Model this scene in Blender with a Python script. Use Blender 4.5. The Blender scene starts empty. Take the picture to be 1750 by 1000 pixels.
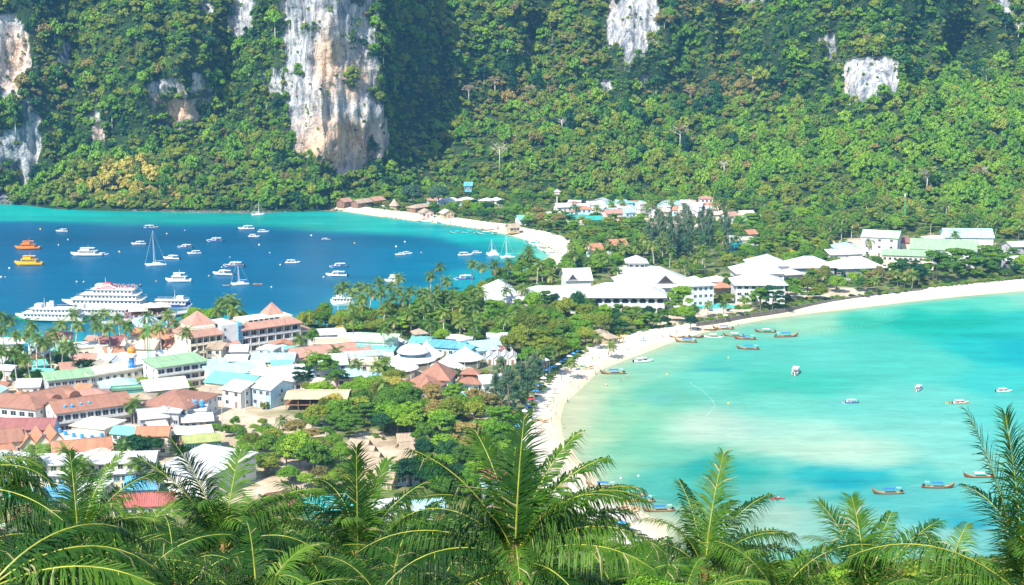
import bpy, math, random
import numpy as np
from mathutils import Vector, Matrix
random.seed(7); RNG = np.random.default_rng(7)
R = math.radians
SC = bpy.context.scene

# ------------------------------------------------------------------ camera, sky, sun, exposure
CAM_H, FPX, HORIZ = 140.0, 2800.0, -10.0            # photo is 1750 x 1000 pixels
PITCH = math.atan((500 - HORIZ) / FPX)
cam = bpy.data.objects.new('camera', bpy.data.cameras.new('camera'))
SC.collection.objects.link(cam); SC.camera = cam
cam.location = (0, 0, CAM_H); cam.rotation_euler = (R(90) - PITCH, 0, 0)
cam.data.sensor_width = 36; cam.data.lens = 36 * FPX / 1750
cam.data.clip_start = 0.5; cam.data.clip_end = 6000

SUN_AZ, SUN_EL = math.atan2(-0.56, -0.83), R(47)   # azimuth measured from +Y towards +X
world = bpy.data.worlds.new('World'); SC.world = world; world.use_nodes = True
wn = world.node_tree.nodes; bg = wn['Background']
sky = wn.new('ShaderNodeTexSky'); sky.sky_type = 'NISHITA'; sky.sun_disc = False
sky.sun_elevation = SUN_EL; sky.sun_rotation = SUN_AZ; sky.air_density = 1.2; sky.dust_density = 0.6
world.node_tree.links.new(sky.outputs[0], bg.inputs[0]); bg.inputs[1].default_value = 0.15
sl = bpy.data.lights.new('sun', 'SUN'); sl.energy = 5.0; sl.angle = R(0.53); sl.color = (1, 0.94, 0.84)
so = bpy.data.objects.new('sun', sl); SC.collection.objects.link(so)
sdir = Vector((math.sin(SUN_AZ) * math.cos(SUN_EL), math.cos(SUN_AZ) * math.cos(SUN_EL), math.sin(SUN_EL)))
so.rotation_euler = sdir.to_track_quat('Z', 'Y').to_euler(); so.location = (-300, -200, 600)
SC.view_settings.view_transform = 'Standard'; SC.view_settings.look = 'None'
SC.view_settings.exposure = 0.78; SC.view_settings.gamma = 1
SC.render.engine = 'CYCLES'
SC.cycles.max_bounces = 5; SC.cycles.diffuse_bounces = 2; SC.cycles.glossy_bounces = 2
SC.cycles.transmission_bounces = 3; SC.cycles.volume_bounces = 1; SC.cycles.transparent_max_bounces = 4
SC.cycles.use_denoising = True

# ------------------------------------------------------------------ places: photo pixel -> point of the ground
cp, sp_ = math.cos(PITCH), math.sin(PITCH)
def ray(px, py):
    u = (np.asarray(px, float) - 875) / FPX; v = (500 - np.asarray(py, float)) / FPX
    dy = cp + v * sp_; dz = -sp_ + v * cp
    return u / dy, dz / dy
def W(px, py, z=2.0):
    a, b = ray(px, py); t = (z - CAM_H) / b
    return Vector((float(a * t), float(t), z))
def AT(px, py, Z):
    a, b = ray(px, py); return Vector((float(a * Z), Z, float(CAM_H + b * Z)))
def PX(x, y, z):
    x = np.asarray(x, float); dz = np.asarray(z, float) - CAM_H
    f = y * cp - dz * sp_; up = y * sp_ + dz * cp
    return 875 + FPX * x / f, 500 - FPX * up / f
def pxm(px, py, z=2.0):                              # pixels per metre there
    return FPX / (W(px, py, z).y * cp + (CAM_H - z) * sp_)

# ------------------------------------------------------------------ noise
def _h(ix, iy, iz, s):
    n = (ix.astype(np.int64) * 374761393 + iy.astype(np.int64) * 668265263 + iz.astype(np.int64) * 2147483647 + s * 1442695041) & 0xffffffff
    n = ((n ^ (n >> 13)) * 1274126177) & 0xffffffff
    n = ((n ^ (n >> 16)) * 2246822519) & 0xffffffff
    return (n & 0xffffff) / float(0xffffff)
def vn(x, y, z=0.0, s=0):
    x, y, z = np.broadcast_arrays(np.asarray(x, float), np.asarray(y, float), np.asarray(z, float))
    ix, iy, iz = np.floor(x), np.floor(y), np.floor(z)
    fx, fy, fz = x - ix, y - iy, z - iz
    fx, fy, fz = [f * f * (3 - 2 * f) for f in (fx, fy, fz)]
    r = 0
    for a in (0, 1):
        for b in (0, 1):
            for c in (0, 1):
                r = r + _h(ix + a, iy + b, iz + c, s) * (fx if a else 1 - fx) * (fy if b else 1 - fy) * (fz if c else 1 - fz)
    return r * 2 - 1
def fbm(x, y, z=0.0, o=4, s=0):
    r, a = 0, 0.5
    for i in range(o):
        r = r + a * vn(np.asarray(x) * 2**i, np.asarray(y) * 2**i, np.asarray(z) * 2**i, s + i); a *= .5
    return r
def inpoly(x, y, poly):
    x = np.asarray(x, float); y = np.asarray(y, float); c = np.zeros(x.shape, bool); n = len(poly)
    for i in range(n):
        x1, y1 = poly[i]; x2, y2 = poly[(i + 1) % n]
        if y1 == y2: continue
        k = ((y1 > y) != (y2 > y)) & (x < (x2 - x1) * (y - y1) / (y2 - y1) + x1); c ^= k
    return c
def polydist(x, y, pts, closed=True):
    d = np.full(np.shape(x), 1e9); n = len(pts)
    for i in range(n if closed else n - 1):
        x1, y1 = pts[i]; x2, y2 = pts[(i + 1) % n]; dx, dy = x2 - x1, y2 - y1
        t = np.clip(((x - x1) * dx + (y - y1) * dy) / (dx * dx + dy * dy + 1e-9), 0, 1)
        d = np.minimum(d, np.hypot(x - x1 - t * dx, y - y1 - t * dy))
    return d
def sm(a, b, x):
    t = np.clip((x - a) / (b - a), 0, 1); return t * t * (3 - 2 * t)

# ------------------------------------------------------------------ object helpers
COL = SC.collection
def tag(o, label=None, cat=None, group=None, kind=None):
    if label: o['label'] = label
    if cat: o['category'] = cat
    if group: o['group'] = group
    if kind: o['kind'] = kind
    return o
THINGS = []
def thing(name, label, cat, loc=(0, 0, 0), rz=0, group=None, scale=1):
    o = bpy.data.objects.new(name, None); COL.objects.link(o)
    o.location = loc; o.rotation_euler = (0, 0, rz); o.scale = (scale,) * 3
    tag(o, label, cat, group); THINGS.append(o); return o
def inst(name, me, parent=None, loc=(0, 0, 0), rot=(0, 0, 0), scale=1):
    o = bpy.data.objects.new(name, me); COL.objects.link(o)
    if parent: o.parent = parent
    o.location = loc; o.rotation_euler = rot
    o.scale = scale if hasattr(scale, '__len__') else (scale,) * 3
    return o
def np_mesh(name, v, f, mats, smooth=False, mi=None):
    me = bpy.data.meshes.new(name)
    v = np.asarray(v, dtype=np.float32); 
    if isinstance(f, np.ndarray):
        k = f.shape[1]; me.vertices.add(len(v)); me.vertices.foreach_set('co', v.ravel())
        me.loops.add(f.size); me.loops.foreach_set('vertex_index', f.ravel().astype(np.int32))
        me.polygons.add(len(f)); me.polygons.foreach_set('loop_start', np.arange(0, f.size, k, dtype=np.int32))
        me.update(calc_edges=True)
    else:
        me.from_pydata([tuple(map(float, p)) for p in v], [], f)
    for m in (mats if isinstance(mats, (list, tuple)) else [mats]): me.materials.append(m)
    if mi is not None: me.polygons.foreach_set('material_index', np.asarray(mi, dtype=np.int32))
    if smooth: me.polygons.foreach_set('use_smooth', np.ones(len(me.polygons), bool))
    me.update(); return me
class MB:
    def __init__(s): s.v, s.f, s.m, s.k = [], [], [], 0
    def add(s, vs, fs):
        b = len(s.v); s.v += [tuple(p) for p in vs]; s.f += [tuple(i + b for i in f) for f in fs]; s.m += [s.k] * len(fs); return s
    def box(s, x0, x1, y0, y1, z0, z1):
        return s.add([(x0,y0,z0),(x1,y0,z0),(x1,y1,z0),(x0,y1,z0),(x0,y0,z1),(x1,y0,z1),(x1,y1,z1),(x0,y1,z1)],
                     [(0,3,2,1),(4,5,6,7),(0,1,5,4),(1,2,6,5),(2,3,7,6),(3,0,4,7)])
    def tube(s, pts, rad, n=6, cap=True):
        pts = [Vector(p) for p in pts]; rad = rad if hasattr(rad, '__len__') else [rad] * len(pts); vs = []
        for i, p in enumerate(pts):
            t = (pts[min(i + 1, len(pts) - 1)] - pts[max(i - 1, 0)]).normalized()
            a = t.cross(Vector((0, 0, 1)) if abs(t.z) < .95 else Vector((1, 0, 0))).normalized(); b = t.cross(a)
            for j in range(n):
                q = 2 * math.pi * j / n; vs.append(p + (a * math.cos(q) + b * math.sin(q)) * rad[i])
        fs = [(i*n + j, i*n + (j+1) % n, (i+1)*n + (j+1) % n, (i+1)*n + j) for i in range(len(pts) - 1) for j in range(n)]
        if cap: fs += [tuple(range(n))[::-1], tuple((len(pts)-1)*n + j for j in range(n))]
        return s.add(vs, fs)
    def lathe(s, prof, n=16, c=(0, 0)):
        vs = [(c[0] + r * math.cos(2*math.pi*j/n), c[1] + r * math.sin(2*math.pi*j/n), z) for r, z in prof for j in range(n)]
        fs = [(i*n + j, i*n + (j+1) % n, (i+1)*n + (j+1) % n, (i+1)*n + j) for i in range(len(prof) - 1) for j in range(n)]
        fs += [tuple(range(n))[::-1], tuple((len(prof)-1)*n + j for j in range(n))]
        return s.add(vs, fs)
    def extr(s, prof, x0, x1):                        # profile in (y,z) extruded along x
        n = len(prof); vs = [(x0, y, z) for y, z in prof] + [(x1, y, z) for y, z in prof]
        return s.add(vs, [tuple(range(n)), tuple(range(2*n - 1, n - 1, -1))] + [(i, i + n, (i+1) % n + n, (i+1) % n) for i in range(n)])
    def mesh(s, name, mats, smooth=False): return np_mesh(name, s.v, s.f, mats, smooth, s.m)
    def build(s, name, mats, parent=None, smooth=False, **k): return inst(name, s.mesh(name, mats, smooth), parent, **k)

# ------------------------------------------------------------------ materials
def lin(r, g, b):
    f = lambda c: (c / 255 / 12.92) if c <= 10 else ((c / 255 + .055) / 1.055) ** 2.4
    return (f(r), f(g), f(b), 1)
_M = {}
def newmat(name, rough=.7, spec=.3):
    m = bpy.data.materials.new(name); m.use_nodes = True; nt = m.node_tree; b = nt.nodes['Principled BSDF']
    b.inputs['Roughness'].default_value = rough; b.inputs['Specular IOR Level'].default_value = spec
    return m, nt, b
def ramp(nt, fac, stops):
    r = nt.nodes.new('ShaderNodeValToRGB'); e = r.color_ramp.elements
    while len(e) < len(stops): e.new(.5)
    for i, (p, c) in enumerate(stops): e[i].position = p; e[i].color = c if len(c) == 4 else (*c, 1)
    nt.links.new(fac, r.inputs[0]); return r.outputs[0]
def noise(nt, scale, detail=3, vec=None, rough=.55, coord='Object'):
    n = nt.nodes.new('ShaderNodeTexNoise'); n.inputs['Scale'].default_value = scale; n.inputs['Detail'].default_value = detail
    n.inputs['Roughness'].default_value = rough
    if vec is None:
        t = nt.nodes.new('ShaderNodeTexCoord'); vec = t.outputs[coord]
    nt.links.new(vec, n.inputs['Vector']); return n.outputs['Fac']
def mapping(nt, scale, coord='Object', rot=(0, 0, 0)):
    t = nt.nodes.new('ShaderNodeTexCoord'); m = nt.nodes.new('ShaderNodeMapping')
    m.inputs['Scale'].default_value = scale; m.inputs['Rotation'].default_value = rot
    nt.links.new(t.outputs[coord], m.inputs[0]); return m.outputs[0]
def mix(nt, fac, a, b, mode='MIX'):
    n = nt.nodes.new('ShaderNodeMix'); n.data_type = 'RGBA'; n.blend_type = mode
    for s, v in ((n.inputs[0], fac), (n.inputs[6], a), (n.inputs[7], b)):
        if hasattr(v, 'is_linked') or hasattr(v, 'links'): nt.links.new(v, s)
        else: s.default_value = v
    return n.outputs[2]
def math_(nt, op, a, b=0.0, clamp=False):
    n = nt.nodes.new('ShaderNodeMath'); n.operation = op; n.use_clamp = clamp
    for s, v in ((n.inputs[0], a), (n.inputs[1], b)):
        if hasattr(v, 'links'): nt.links.new(v, s)
        else: s.default_value = v
    return n.outputs[0]
def bump(nt, b, h, dist=.1, strength=.5):
    n = nt.nodes.new('ShaderNodeBump'); n.inputs['Distance'].default_value = dist; n.inputs['Strength'].default_value = strength
    nt.links.new(h, n.inputs['Height']); nt.links.new(n.outputs[0], b.inputs['Normal'])
def paint(name, c, rough=.6, var=.18, scale=.6, spec=.3, dirt=None):
    """a surface of one colour with weathering"""
    if name in _M: return _M[name]
    m, nt, b = newmat(name, rough, spec)
    f = noise(nt, scale, 5, rough=.65)
    lo = tuple(x * (1 - var) for x in c[:3]); hi = tuple(min(1, x * (1 + var * .5)) for x in c[:3])
    col = ramp(nt, f, [(.3, lo), (.65, hi)])
    if dirt:
        g = ramp(nt, noise(nt, 1, 4, mapping(nt, (1.2, 1.2, .25))), [(.52, (0,)*3), (.75, (1,)*3)])
        g2 = nt.nodes.new('ShaderNodeMath'); g2.operation = 'MULTIPLY'; g2.inputs[1].default_value = .45; nt.links.new(g, g2.inputs[0])
        col = mix(nt, g2.outputs[0], col, (*dirt, 1))
    nt.links.new(col, b.inputs['Base Color']); _M[name] = m; return m
def roofmat(name, c, tile=False, rough=.6):
    if name in _M: return _M[name]
    m, nt, b = newmat(name, rough, .25 if tile else .4)
    f = noise(nt, .35, 6, rough=.7)
    base = ramp(nt, f, [(.28, tuple(x * .66 for x in c)), (.5, c), (.75, tuple(min(1, x * 1.18) for x in c))])
    pan = noise(nt, 1, 1, mapping(nt, (.9, .12, .12)))                     # sheet-by-sheet difference
    rust = ramp(nt, noise(nt, 1, 6, mapping(nt, (.5, .16, .16)), .75), [(.50, (0,)*3), (.66, (1,)*3)])
    base = mix(nt, math_(nt, 'MULTIPLY', rust, .42), base, (.20, .15, .12, 1))
    base = mix(nt, .35, base, ramp(nt, pan, [(.35, tuple(x * .75 for x in c)), (.65, tuple(min(1, x * 1.2) for x in c))]))
    nt.links.new(base, b.inputs['Base Color'])
    w = nt.nodes.new('ShaderNodeTexWave'); w.wave_type = 'BANDS'; w.bands_direction = 'X'
    w.inputs['Scale'].default_value = .7 if tile else .5; nt.links.new(mapping(nt, (1, 1, 1)), w.inputs[0])
    bump(nt, b, w.outputs['Fac'], .12, .6)
    _M[name] = m; return m
def leafmat(name, stops, rough=.55, trans=.25, noise_scale=.35):
    """foliage: hue differs from tree to tree (Object Info) and from bough to bough (noise)"""
    if name in _M: return _M[name]
    m, nt, b = newmat(name, rough, .25)
    oi = nt.nodes.new('ShaderNodeObjectInfo')
    f = noise(nt, noise_scale, 3)
    f2 = math_(nt, 'ADD', math_(nt, 'MULTIPLY', oi.outputs['Random'], .62), math_(nt, 'MULTIPLY', math_(nt, 'SUBTRACT', f, .31), 1.0), True)
    col = ramp(nt, f2, [(i / (len(stops) - 1), s) for i, s in enumerate(stops)])
    nt.links.new(col, b.inputs['Base Color'])
    tr = nt.nodes.new('ShaderNodeBsdfTranslucent'); nt.links.new(mix(nt, 1, col, (1, 1.0, .45, 1), 'MULTIPLY'), tr.inputs[0])
    ms = nt.nodes.new('ShaderNodeMixShader'); ms.inputs[0].default_value = trans
    nt.links.new(b.outputs[0], ms.inputs[1]); nt.links.new(tr.outputs[0], ms.inputs[2])
    nt.links.new(ms.outputs[0], nt.nodes['Material Output'].inputs[0]); _M[name] = m; return m
WHITE = paint('white_paint', (.68, .68, .66), .5, .1)
PLASTER = {k: paint(k + '_plaster', c, .8, .12, .5, .2, d) for k, c, d in (
    ('white', (.62, .62, .60), (.35, .34, .31)), ('cream', (.74, .66, .50), (.36, .3, .2)), ('grey', (.42, .43, .44), (.2, .2, .2)),
    ('blue', (.42, .62, .74), (.2, .3, .36)), ('green', (.08, .3, .24), (.04, .12, .1)), ('pink', (.7, .5, .44), (.3, .2, .2)),
    ('brown', (.22, .13, .08), (.1, .06, .04)), ('bamboo', (.5, .38, .22), (.25, .18, .1)), ('cyan', (.1, .42, .62), (.05, .2, .3)))}
ROOF = {k: roofmat(k + '_roof', c, t) for k, c, t in (
    ('brown', (.33, .165, .11), 1), ('dustybrown', (.44, .24, .18), 1), ('terracotta', (.46, .21, .12), 1), ('maroon', (.30, .12, .11), 1),
    ('white', (.56, .57, .58), 0), ('grey', (.44, .46, .47), 0), ('palegrey', (.66, .68, .68), 0), ('teal', (.16, .48, .42), 0), ('darkteal', (.03, .34, .27), 0),
    ('paleteal', (.36, .66, .62), 0), ('green', (.26, .42, .24), 0), ('palegreen', (.46, .66, .42), 0), ('lightblue', (.36, .58, .64), 0), ('blue', (.12, .38, .58), 0),
    ('cream', (.72, .68, .54), 0), ('beige', (.60, .50, .40), 0), ('thatch', (.40, .31, .22), 1), ('straw', (.62, .47, .29), 1), ('moss', (.38, .42, .14), 0),
    ('cyan', (.05, .46, .50), 0), ('red', (.38, .11, .09), 0))}
GLASS = paint('dark_window_glass', (.03, .05, .07), .15, .4, .3, .6)
BLUEGLASS = paint('blue_window_glass', (.06, .16, .24), .15, .4, .3, .6)
FRAME = paint('window_frame_paint', (.6, .58, .54), .5, .1)
DARK = paint('dark_recess_paint', (.05, .045, .04), .8, .3)
WOOD = paint('weathered_wood', (.26, .15, .08), .7, .35, 3)
BARK = paint('grey_bark', (.20, .165, .13), .9, .35, 2)
PALEBARK = paint('pale_bark', (.55, .50, .44), .9, .25, 2)
CONC = paint('worn_concrete', (.48, .47, .44), .85, .2, .4, .2, (.25, .24, .22))
TANKB = paint('blue_tank_plastic', (.06, .30, .62), .35, .12)
ORANGE = paint('orange_paint', (.75, .24, .03), .4, .15)
YEL = paint('yellow_paint', (.78, .42, .02), .4, .15)
RED = paint('red_paint', (.55, .04, .05), .4, .15)
BLUE = paint('blue_tarpaulin', (.03, .16, .62), .5, .3, 1.5)
GREENP = paint('green_paint', (.03, .42, .13), .4, .15)
STEEL = paint('grey_steel', (.35, .36, .37), .4, .15)
BLACK = paint('black_rubber', (.02, .02, .022), .6, .2)
SHRUB = [(.018, .060, .012), (.045, .125, .015), (.10, .20, .02)]
L = {
 'dark': leafmat('dark_green_leaves', [(.010, .055, .026), (.022, .10, .030), (.06, .17, .03)]),
 'mid': leafmat('mid_green_leaves', [(.035, .12, .014), (.10, .22, .018), (.20, .34, .02)]),
 'bright': leafmat('bright_green_leaves', [(.08, .23, .014), (.17, .34, .018), (.29, .44, .025)]),
 'olive': leafmat('olive_green_leaves', [(.09, .14, .018), (.20, .26, .026), (.32, .38, .035)]),
 'tan': leafmat('dry_brownish_leaves', [(.14, .14, .04), (.28, .24, .07), (.42, .30, .10)]),
 'gold': leafmat('straw_yellow_leaves', [(.32, .30, .05), (.52, .44, .08), (.62, .52, .12)]),
 'yellow': leafmat('yellow_flowering_leaves', [(.42, .34, .01), (.62, .48, .01), (.70, .55, .02)]),
 'casuarina': leafmat('grey_green_needles', [(.04, .10, .06), (.08, .17, .08), (.15, .24, .10)]),
 'palm': leafmat('palm_leaflets', [(.04, .12, .018), (.11, .21, .026), (.24, .33, .07)], .4, .3, .8),
 'palmdry': leafmat('sunburnt_palm_leaflets', [(.10, .14, .03), (.22, .22, .06), (.38, .32, .12)], .5, .2, .8),
}
# ================================================================== THE SETTING: coastlines
def wl(pts, z=0.0): return [tuple(W(a, b, z).xy) for a, b in pts]
BAY_L = wl([(-900, 352), (-300, 349), (0, 349), (70, 351), (180, 359), (300, 363), (450, 364), (560, 359), (585, 361), (640, 369), (700, 377), (760, 383), (820, 392),
         (870, 402), (905, 412), (932, 425), (940, 437), (915, 452), (880, 470), (840, 488), (795, 505), (765, 520), (725, 532), (670, 543), (600, 555), (520, 556), (430, 552), (340, 548),
         (290, 562), (240, 582), (190, 596), (130, 606), (60, 612), (0, 622), (-200, 650), (-700, 700), (-1500, 700)])
BAY_R = wl([(2300, 470), (1950, 483), (1750, 497), (1650, 506), (1560, 515), (1480, 525), (1400, 534), (1320, 544), (1250, 557), (1190, 572), (1141, 588), (1100, 604), (1063, 618),
         (1025, 633), (1008, 650), (990, 668), (966, 688), (958, 716), (962, 745), (985, 780), (1025, 825), (1073, 858), (1103, 878), (1138, 893), (1143, 926), (1165, 960), (1220, 1010),
         (1400, 1080), (1900, 1180), (3500, 1180), (3500, 470)])
INLAND_R = wl([(2300, 450), (1950, 465), (1750, 478), (1640, 488), (1577, 494), (1523, 503), (1420, 514), (1341, 529), (1220, 548), (1180, 553), (1120, 563), (1080, 571), (1050, 580), (1017, 587),
         (992, 608), (942, 641), (934, 656), (917, 676), (911, 698), (886, 721), (872, 750), (880, 790), (930, 830), (1000, 870), (1060, 905), (1090, 940), (1100, 990), (1100, 1100)], 2)
FARBEACH = wl([(570, 352), (600, 351), (660, 359), (730, 366), (800, 375), (870, 384), (930, 396), (965, 405), (978, 415), (975, 432), (960, 452)], 2)
def sea_dist(x, y):                                  # >0 on land
    a = polydist(x, y, BAY_L) * np.where(inpoly(x, y, BAY_L), -1, 1)
    b = polydist(x, y, BAY_R) * np.where(inpoly(x, y, BAY_R), -1, 1)
    return np.minimum(a, b)
INL = INLAND_R + [(-900, 330), (-900, 1300), (900, 1300)]
def beach_mask(x, y):
    inside = inpoly(x, y, [tuple(p) for p in INLAND_R] + [(-1200, 300), (-1200, 1500), (1500, 1500)])
    b = np.where(inside, 0.0, 1.0)
    d = polydist(x, y, INLAND_R, False)
    b = np.maximum(b, 1 - sm(0, 5, d))
    # beach of the far bay: land between its waterline and the palm line
    poly = FARBEACH + wl([(940, 470), (900, 452), (915, 430), (905, 412), (870, 402), (820, 392), (760, 383), (700, 377), (640, 369), (585, 361), (565, 357)])
    fb = inpoly(x, y, poly); b = np.where(fb, 1.0, b)
    b = np.maximum(b, 1 - sm(0, 4, polydist(x, y, FARBEACH, False)))
    return b
def grid(x0, x1, y0, y1, st):
    xs = np.arange(x0, x1 + .1, st); ys = np.arange(y0, y1 + .1, st); X, Y = np.meshgrid(xs, ys)
    nx, ny = len(xs), len(ys); i = np.arange(nx * ny).reshape(ny, nx)
    f = np.stack([i[:-1, :-1], i[:-1, 1:], i[1:, 1:], i[1:, :-1]], -1).reshape(-1, 4)
    return X.ravel(), Y.ravel(), f
# ---- land
X, Y, F = grid(-420, 620, 300, 1240, 3.2)
D = sea_dist(X, Y)
Zl = np.where(D > 0, 2.1 * sm(-4, 16, D) - 2.1 * sm(-4, 16, 0), D * .12 - .02)
Zl = np.where(D > 0, Zl + .25 * fbm(X / 25, Y / 25, 0, 3, 5) * sm(10, 25, D), np.maximum(Zl, -4))
me = np_mesh('ground', np.stack([X, Y, Zl], 1), F, [], True)
BM = beach_mask(X, Y)
a = me.attributes.new('beach', 'FLOAT', 'POINT'); a.data.foreach_set('value', BM.astype(np.float32))
a = me.attributes.new('shore', 'FLOAT', 'POINT'); a.data.foreach_set('value', D.astype(np.float32))
# bare ground: town sand, building plots
gpx, gpy = PX(X, Y, Zl)
town = np.maximum.reduce([1 - sm(.8, 1.2, np.hypot((gpx - cx) / rx, (gpy - cy) / ry)) for cx, cy, rx, ry in
     ((150, 660, 330, 130), (480, 640, 230, 60), (450, 740, 110, 35), (470, 810, 90, 30), (640, 780, 55, 45), (700, 650, 90, 40), (830, 690, 40, 30), (1150, 520, 60, 40), (1050, 370, 80, 12), (1150, 385, 60, 8), (1480, 420, 70, 16), (1240, 530, 50, 12), (1400, 500, 90, 10), (380, 800, 200, 60))])
a = me.attributes.new('town', 'FLOAT', 'POINT'); a.data.foreach_set('value', town.astype(np.float32))
def attr(nt, n):
    q = nt.nodes.new('ShaderNodeAttribute'); q.attribute_name = n; return q
m, nt, b = newmat('ground_surface', .9, .15)
green = ramp(nt, noise(nt, .12, 5), [(.35, (.045, .085, .02)), (.55, (.11, .15, .035)), (.7, (.24, .20, .10))])
soil = ramp(nt, noise(nt, .09, 6, rough=.7), [(.3, (.30, .22, .14)), (.5, (.52, .42, .30)), (.68, (.66, .60, .50))])
sand = ramp(nt, noise(nt, .3, 5, rough=.7), [(.3, (.52, .45, .36)), (.6, (.64, .59, .51))])
g1 = mix(nt, math_(nt, 'ADD', attr(nt, 'town').outputs['Fac'], math_(nt, 'MULTIPLY', math_(nt, 'SUBTRACT', noise(nt, .07, 4), .5), 1.2), True), green, soil)
wet = ramp(nt, attr(nt, 'shore').outputs['Fac'], [(.0, (.50, .42, .28)), (1, (.50, .42, .28))])
shore = nt.nodes.new('ShaderNodeMapRange'); shore.inputs[1].default_value = 0; shore.inputs[2].default_value = 9
nt.links.new(math_(nt, 'ADD', attr(nt, 'shore').outputs['Fac'], math_(nt, 'MULTIPLY', math_(nt, 'SUBTRACT', noise(nt, .08, 3), .5), 8)), shore.inputs[0])
spk = ramp(nt, noise(nt, 1.6, 6, rough=.8), [(.34, (.62, .58, .52)), (.44, (1, 1, 1))])
sand = mix(nt, 1, sand, spk, 'MULTIPLY')
s2 = mix(nt, shore.outputs[0], (.56, .46, .30, 1), sand)
bm_ = math_(nt, 'ADD', attr(nt, 'beach').outputs['Fac'], math_(nt, 'MULTIPLY', math_(nt, 'SUBTRACT', noise(nt, .25, 4), .5), .5), True)
nt.links.new(mix(nt, ramp(nt, bm_, [(.4, (0,)*3), (.62, (1,)*3)]), g1, s2), b.inputs['Base Color'])
bump(nt, b, noise(nt, 1.2, 4), .3, .4)
me.materials.append(m); tag(inst('ground', me), kind='structure')

# ---- water: one sheet at sea level, its colour is the depth and the sea floor under it
DEEP = [  # px, py, sRGB of that stretch of water, reach
 (-150,365,18,200,190),(60,364,18,205,195),(180,370,20,205,195),(300,372,25,205,195),(430,376,28,200,190),(540,372,40,200,190),(640,380,40,215,200),(700,388,30,205,200),(760,393,25,200,200),(820,403,20,200,195),(870,418,50,222,205),(905,430,110,235,210),
 (870,440,0,190,195),(835,425,0,185,195)]
BOUND = ([-900, 0, 100, 200, 300, 440, 520, 600, 700, 760, 820, 850, 880, 960], [374, 377, 380, 383, 384, 386, 392, 397, 402, 410, 426, 440, 462, 520])
SH_R = [(1010,655,205,238,195),(1050,645,160,230,195),(1100,628,150,232,205),(1150,600,160,235,205),(1200,590,135,228,200),(1300,562,130,230,205),(1330,550,175,238,205),(1400,545,165,238,208),(1500,532,110,235,212),(1600,520,90,230,208),(1700,510,110,238,215),(1745,502,150,240,220),
 (1560,545,20,208,190),(1480,548,60,215,190),(1640,552,20,212,200),(1740,560,40,215,212),(1740,600,0,200,215),(1680,600,30,212,215),(1700,650,70,225,222),(1600,620,95,228,216),(1500,590,90,225,212),(1400,600,105,228,215),(1300,600,100,225,210),(1250,620,95,222,205),(1320,650,85,218,198),(1400,660,80,222,205),(1200,650,115,225,205),(1120,672,115,216,188),(1060,690,150,226,188),
 (985,690,225,240,205),(975,730,225,240,205),(1010,740,195,234,192),(1050,730,165,228,188),(1100,735,135,222,185),(1150,740,170,235,205),(1195,735,215,246,228),(1250,740,195,243,226),(1320,735,165,238,222),(1400,745,175,242,224),(1460,775,205,246,226),(1400,775,195,243,220),(1340,765,175,236,210),(1500,785,170,240,222),(1250,765,140,222,195),(1150,780,122,214,188),(1050,790,150,222,186),(1100,765,130,218,186),
 (1200,800,40,190,182),(1270,807,60,198,186),(1150,815,90,205,188),(1340,795,120,220,205),(1380,806,50,200,205),(1440,812,20,188,200),(1490,812,40,195,205),(1560,812,95,218,212),(1650,790,145,234,222),(1730,760,110,228,225),(1600,740,140,236,226),(1500,720,130,234,222),(1600,690,120,232,222),(1450,690,120,230,218),(1350,690,125,230,212),(1720,700,100,228,222),
 (1130,835,85,198,185),(1190,850,70,190,180),(1260,845,100,202,192),(1330,835,110,208,198),(1400,850,120,212,202),(1480,840,90,205,205),(1560,850,100,210,208),(1680,830,120,225,218),(1640,880,80,205,212),(1250,885,165,212,192),(1330,880,175,222,205),(1420,890,150,220,208),(1330,925,170,222,208),(1180,880,160,210,185),(1150,905,200,225,190),(1240,940,130,205,188),(1380,950,130,215,205),(1480,950,120,212,205),(1600,930,160,228,220),(1700,930,120,215,215),(1400,1000,110,205,195),(1700,990,110,205,200)]
PATCH = [(1350,843,26,4,(10,170,172)),(1440,849,26,3,(30,175,178)),(1430,843,0.1,.1,(0,0,0)),(1640,895,50,6,(15,165,195)),(1440,826,60,8,(0,178,198)),(1540,803,55,4,(30,190,200)),(1240,806,90,8,(30,186,176)),(1180,812,40,6,(50,190,176)),(1230,632,50,2,(60,190,205)),(1120,680,40,8,(120,215,205)),(1620,552,120,9,(0,200,182)),(1700,575,70,6,(0,196,190)),(1350,656,80,10,(70,212,190)),(1660,898,40,5,(10,160,195))]
X, Y, F = grid(-1000, 900, 330, 1560, 5.0)
px_, py_ = PX(X, Y, 0 * X)
seaD = -sea_dist(X, Y)
rgb = np.zeros((len(X), 3))
isL = (px_ < 960) & (py_ < 640) & ~((px_ > 945) & (py_ > 560)) & ~inpoly(X, Y, BAY_R)
def idw(pts, qx, qy, sx=1.0, sy=2.6, p=3.0, r=22):
    num = 0; den = 0
    for t in pts:
        d2 = ((qx - t[0]) * sx) ** 2 + ((qy - t[1]) * sy) ** 2 + r * r
        w = d2 ** -p; num = num + w[:, None] * np.array(t[2:5]); den = den + w
    return num / den[:, None]
wx = px_ + 16 * fbm(X / 40, Y / 40, 0, 3, 11); wy = py_ + 4.5 * fbm(X / 45, Y / 45, 3, 3, 12)
cR = idw(SH_R, wx, wy)
for cx, cy, rx, ry, c in PATCH:
    e = 1 - sm(.45, 1.25, np.hypot((wx - cx) / rx, (wy - cy) / ry)); cR = cR * (1 - e[:, None] * .85) + np.array(c) * e[:, None] * .85
edge = np.interp(px_, [1120, 1160, 1210, 1260, 1330, 1400, 1480, 1560, 1800], [742, 746, 752, 768, 779, 796, 801, 808, 812]) + 5 * fbm(X / 18, Y / 18, 5, 3, 14)
topy = np.interp(px_, [1120, 1200, 1330, 1450, 1800], [738, 722, 704, 712, 740])
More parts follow.
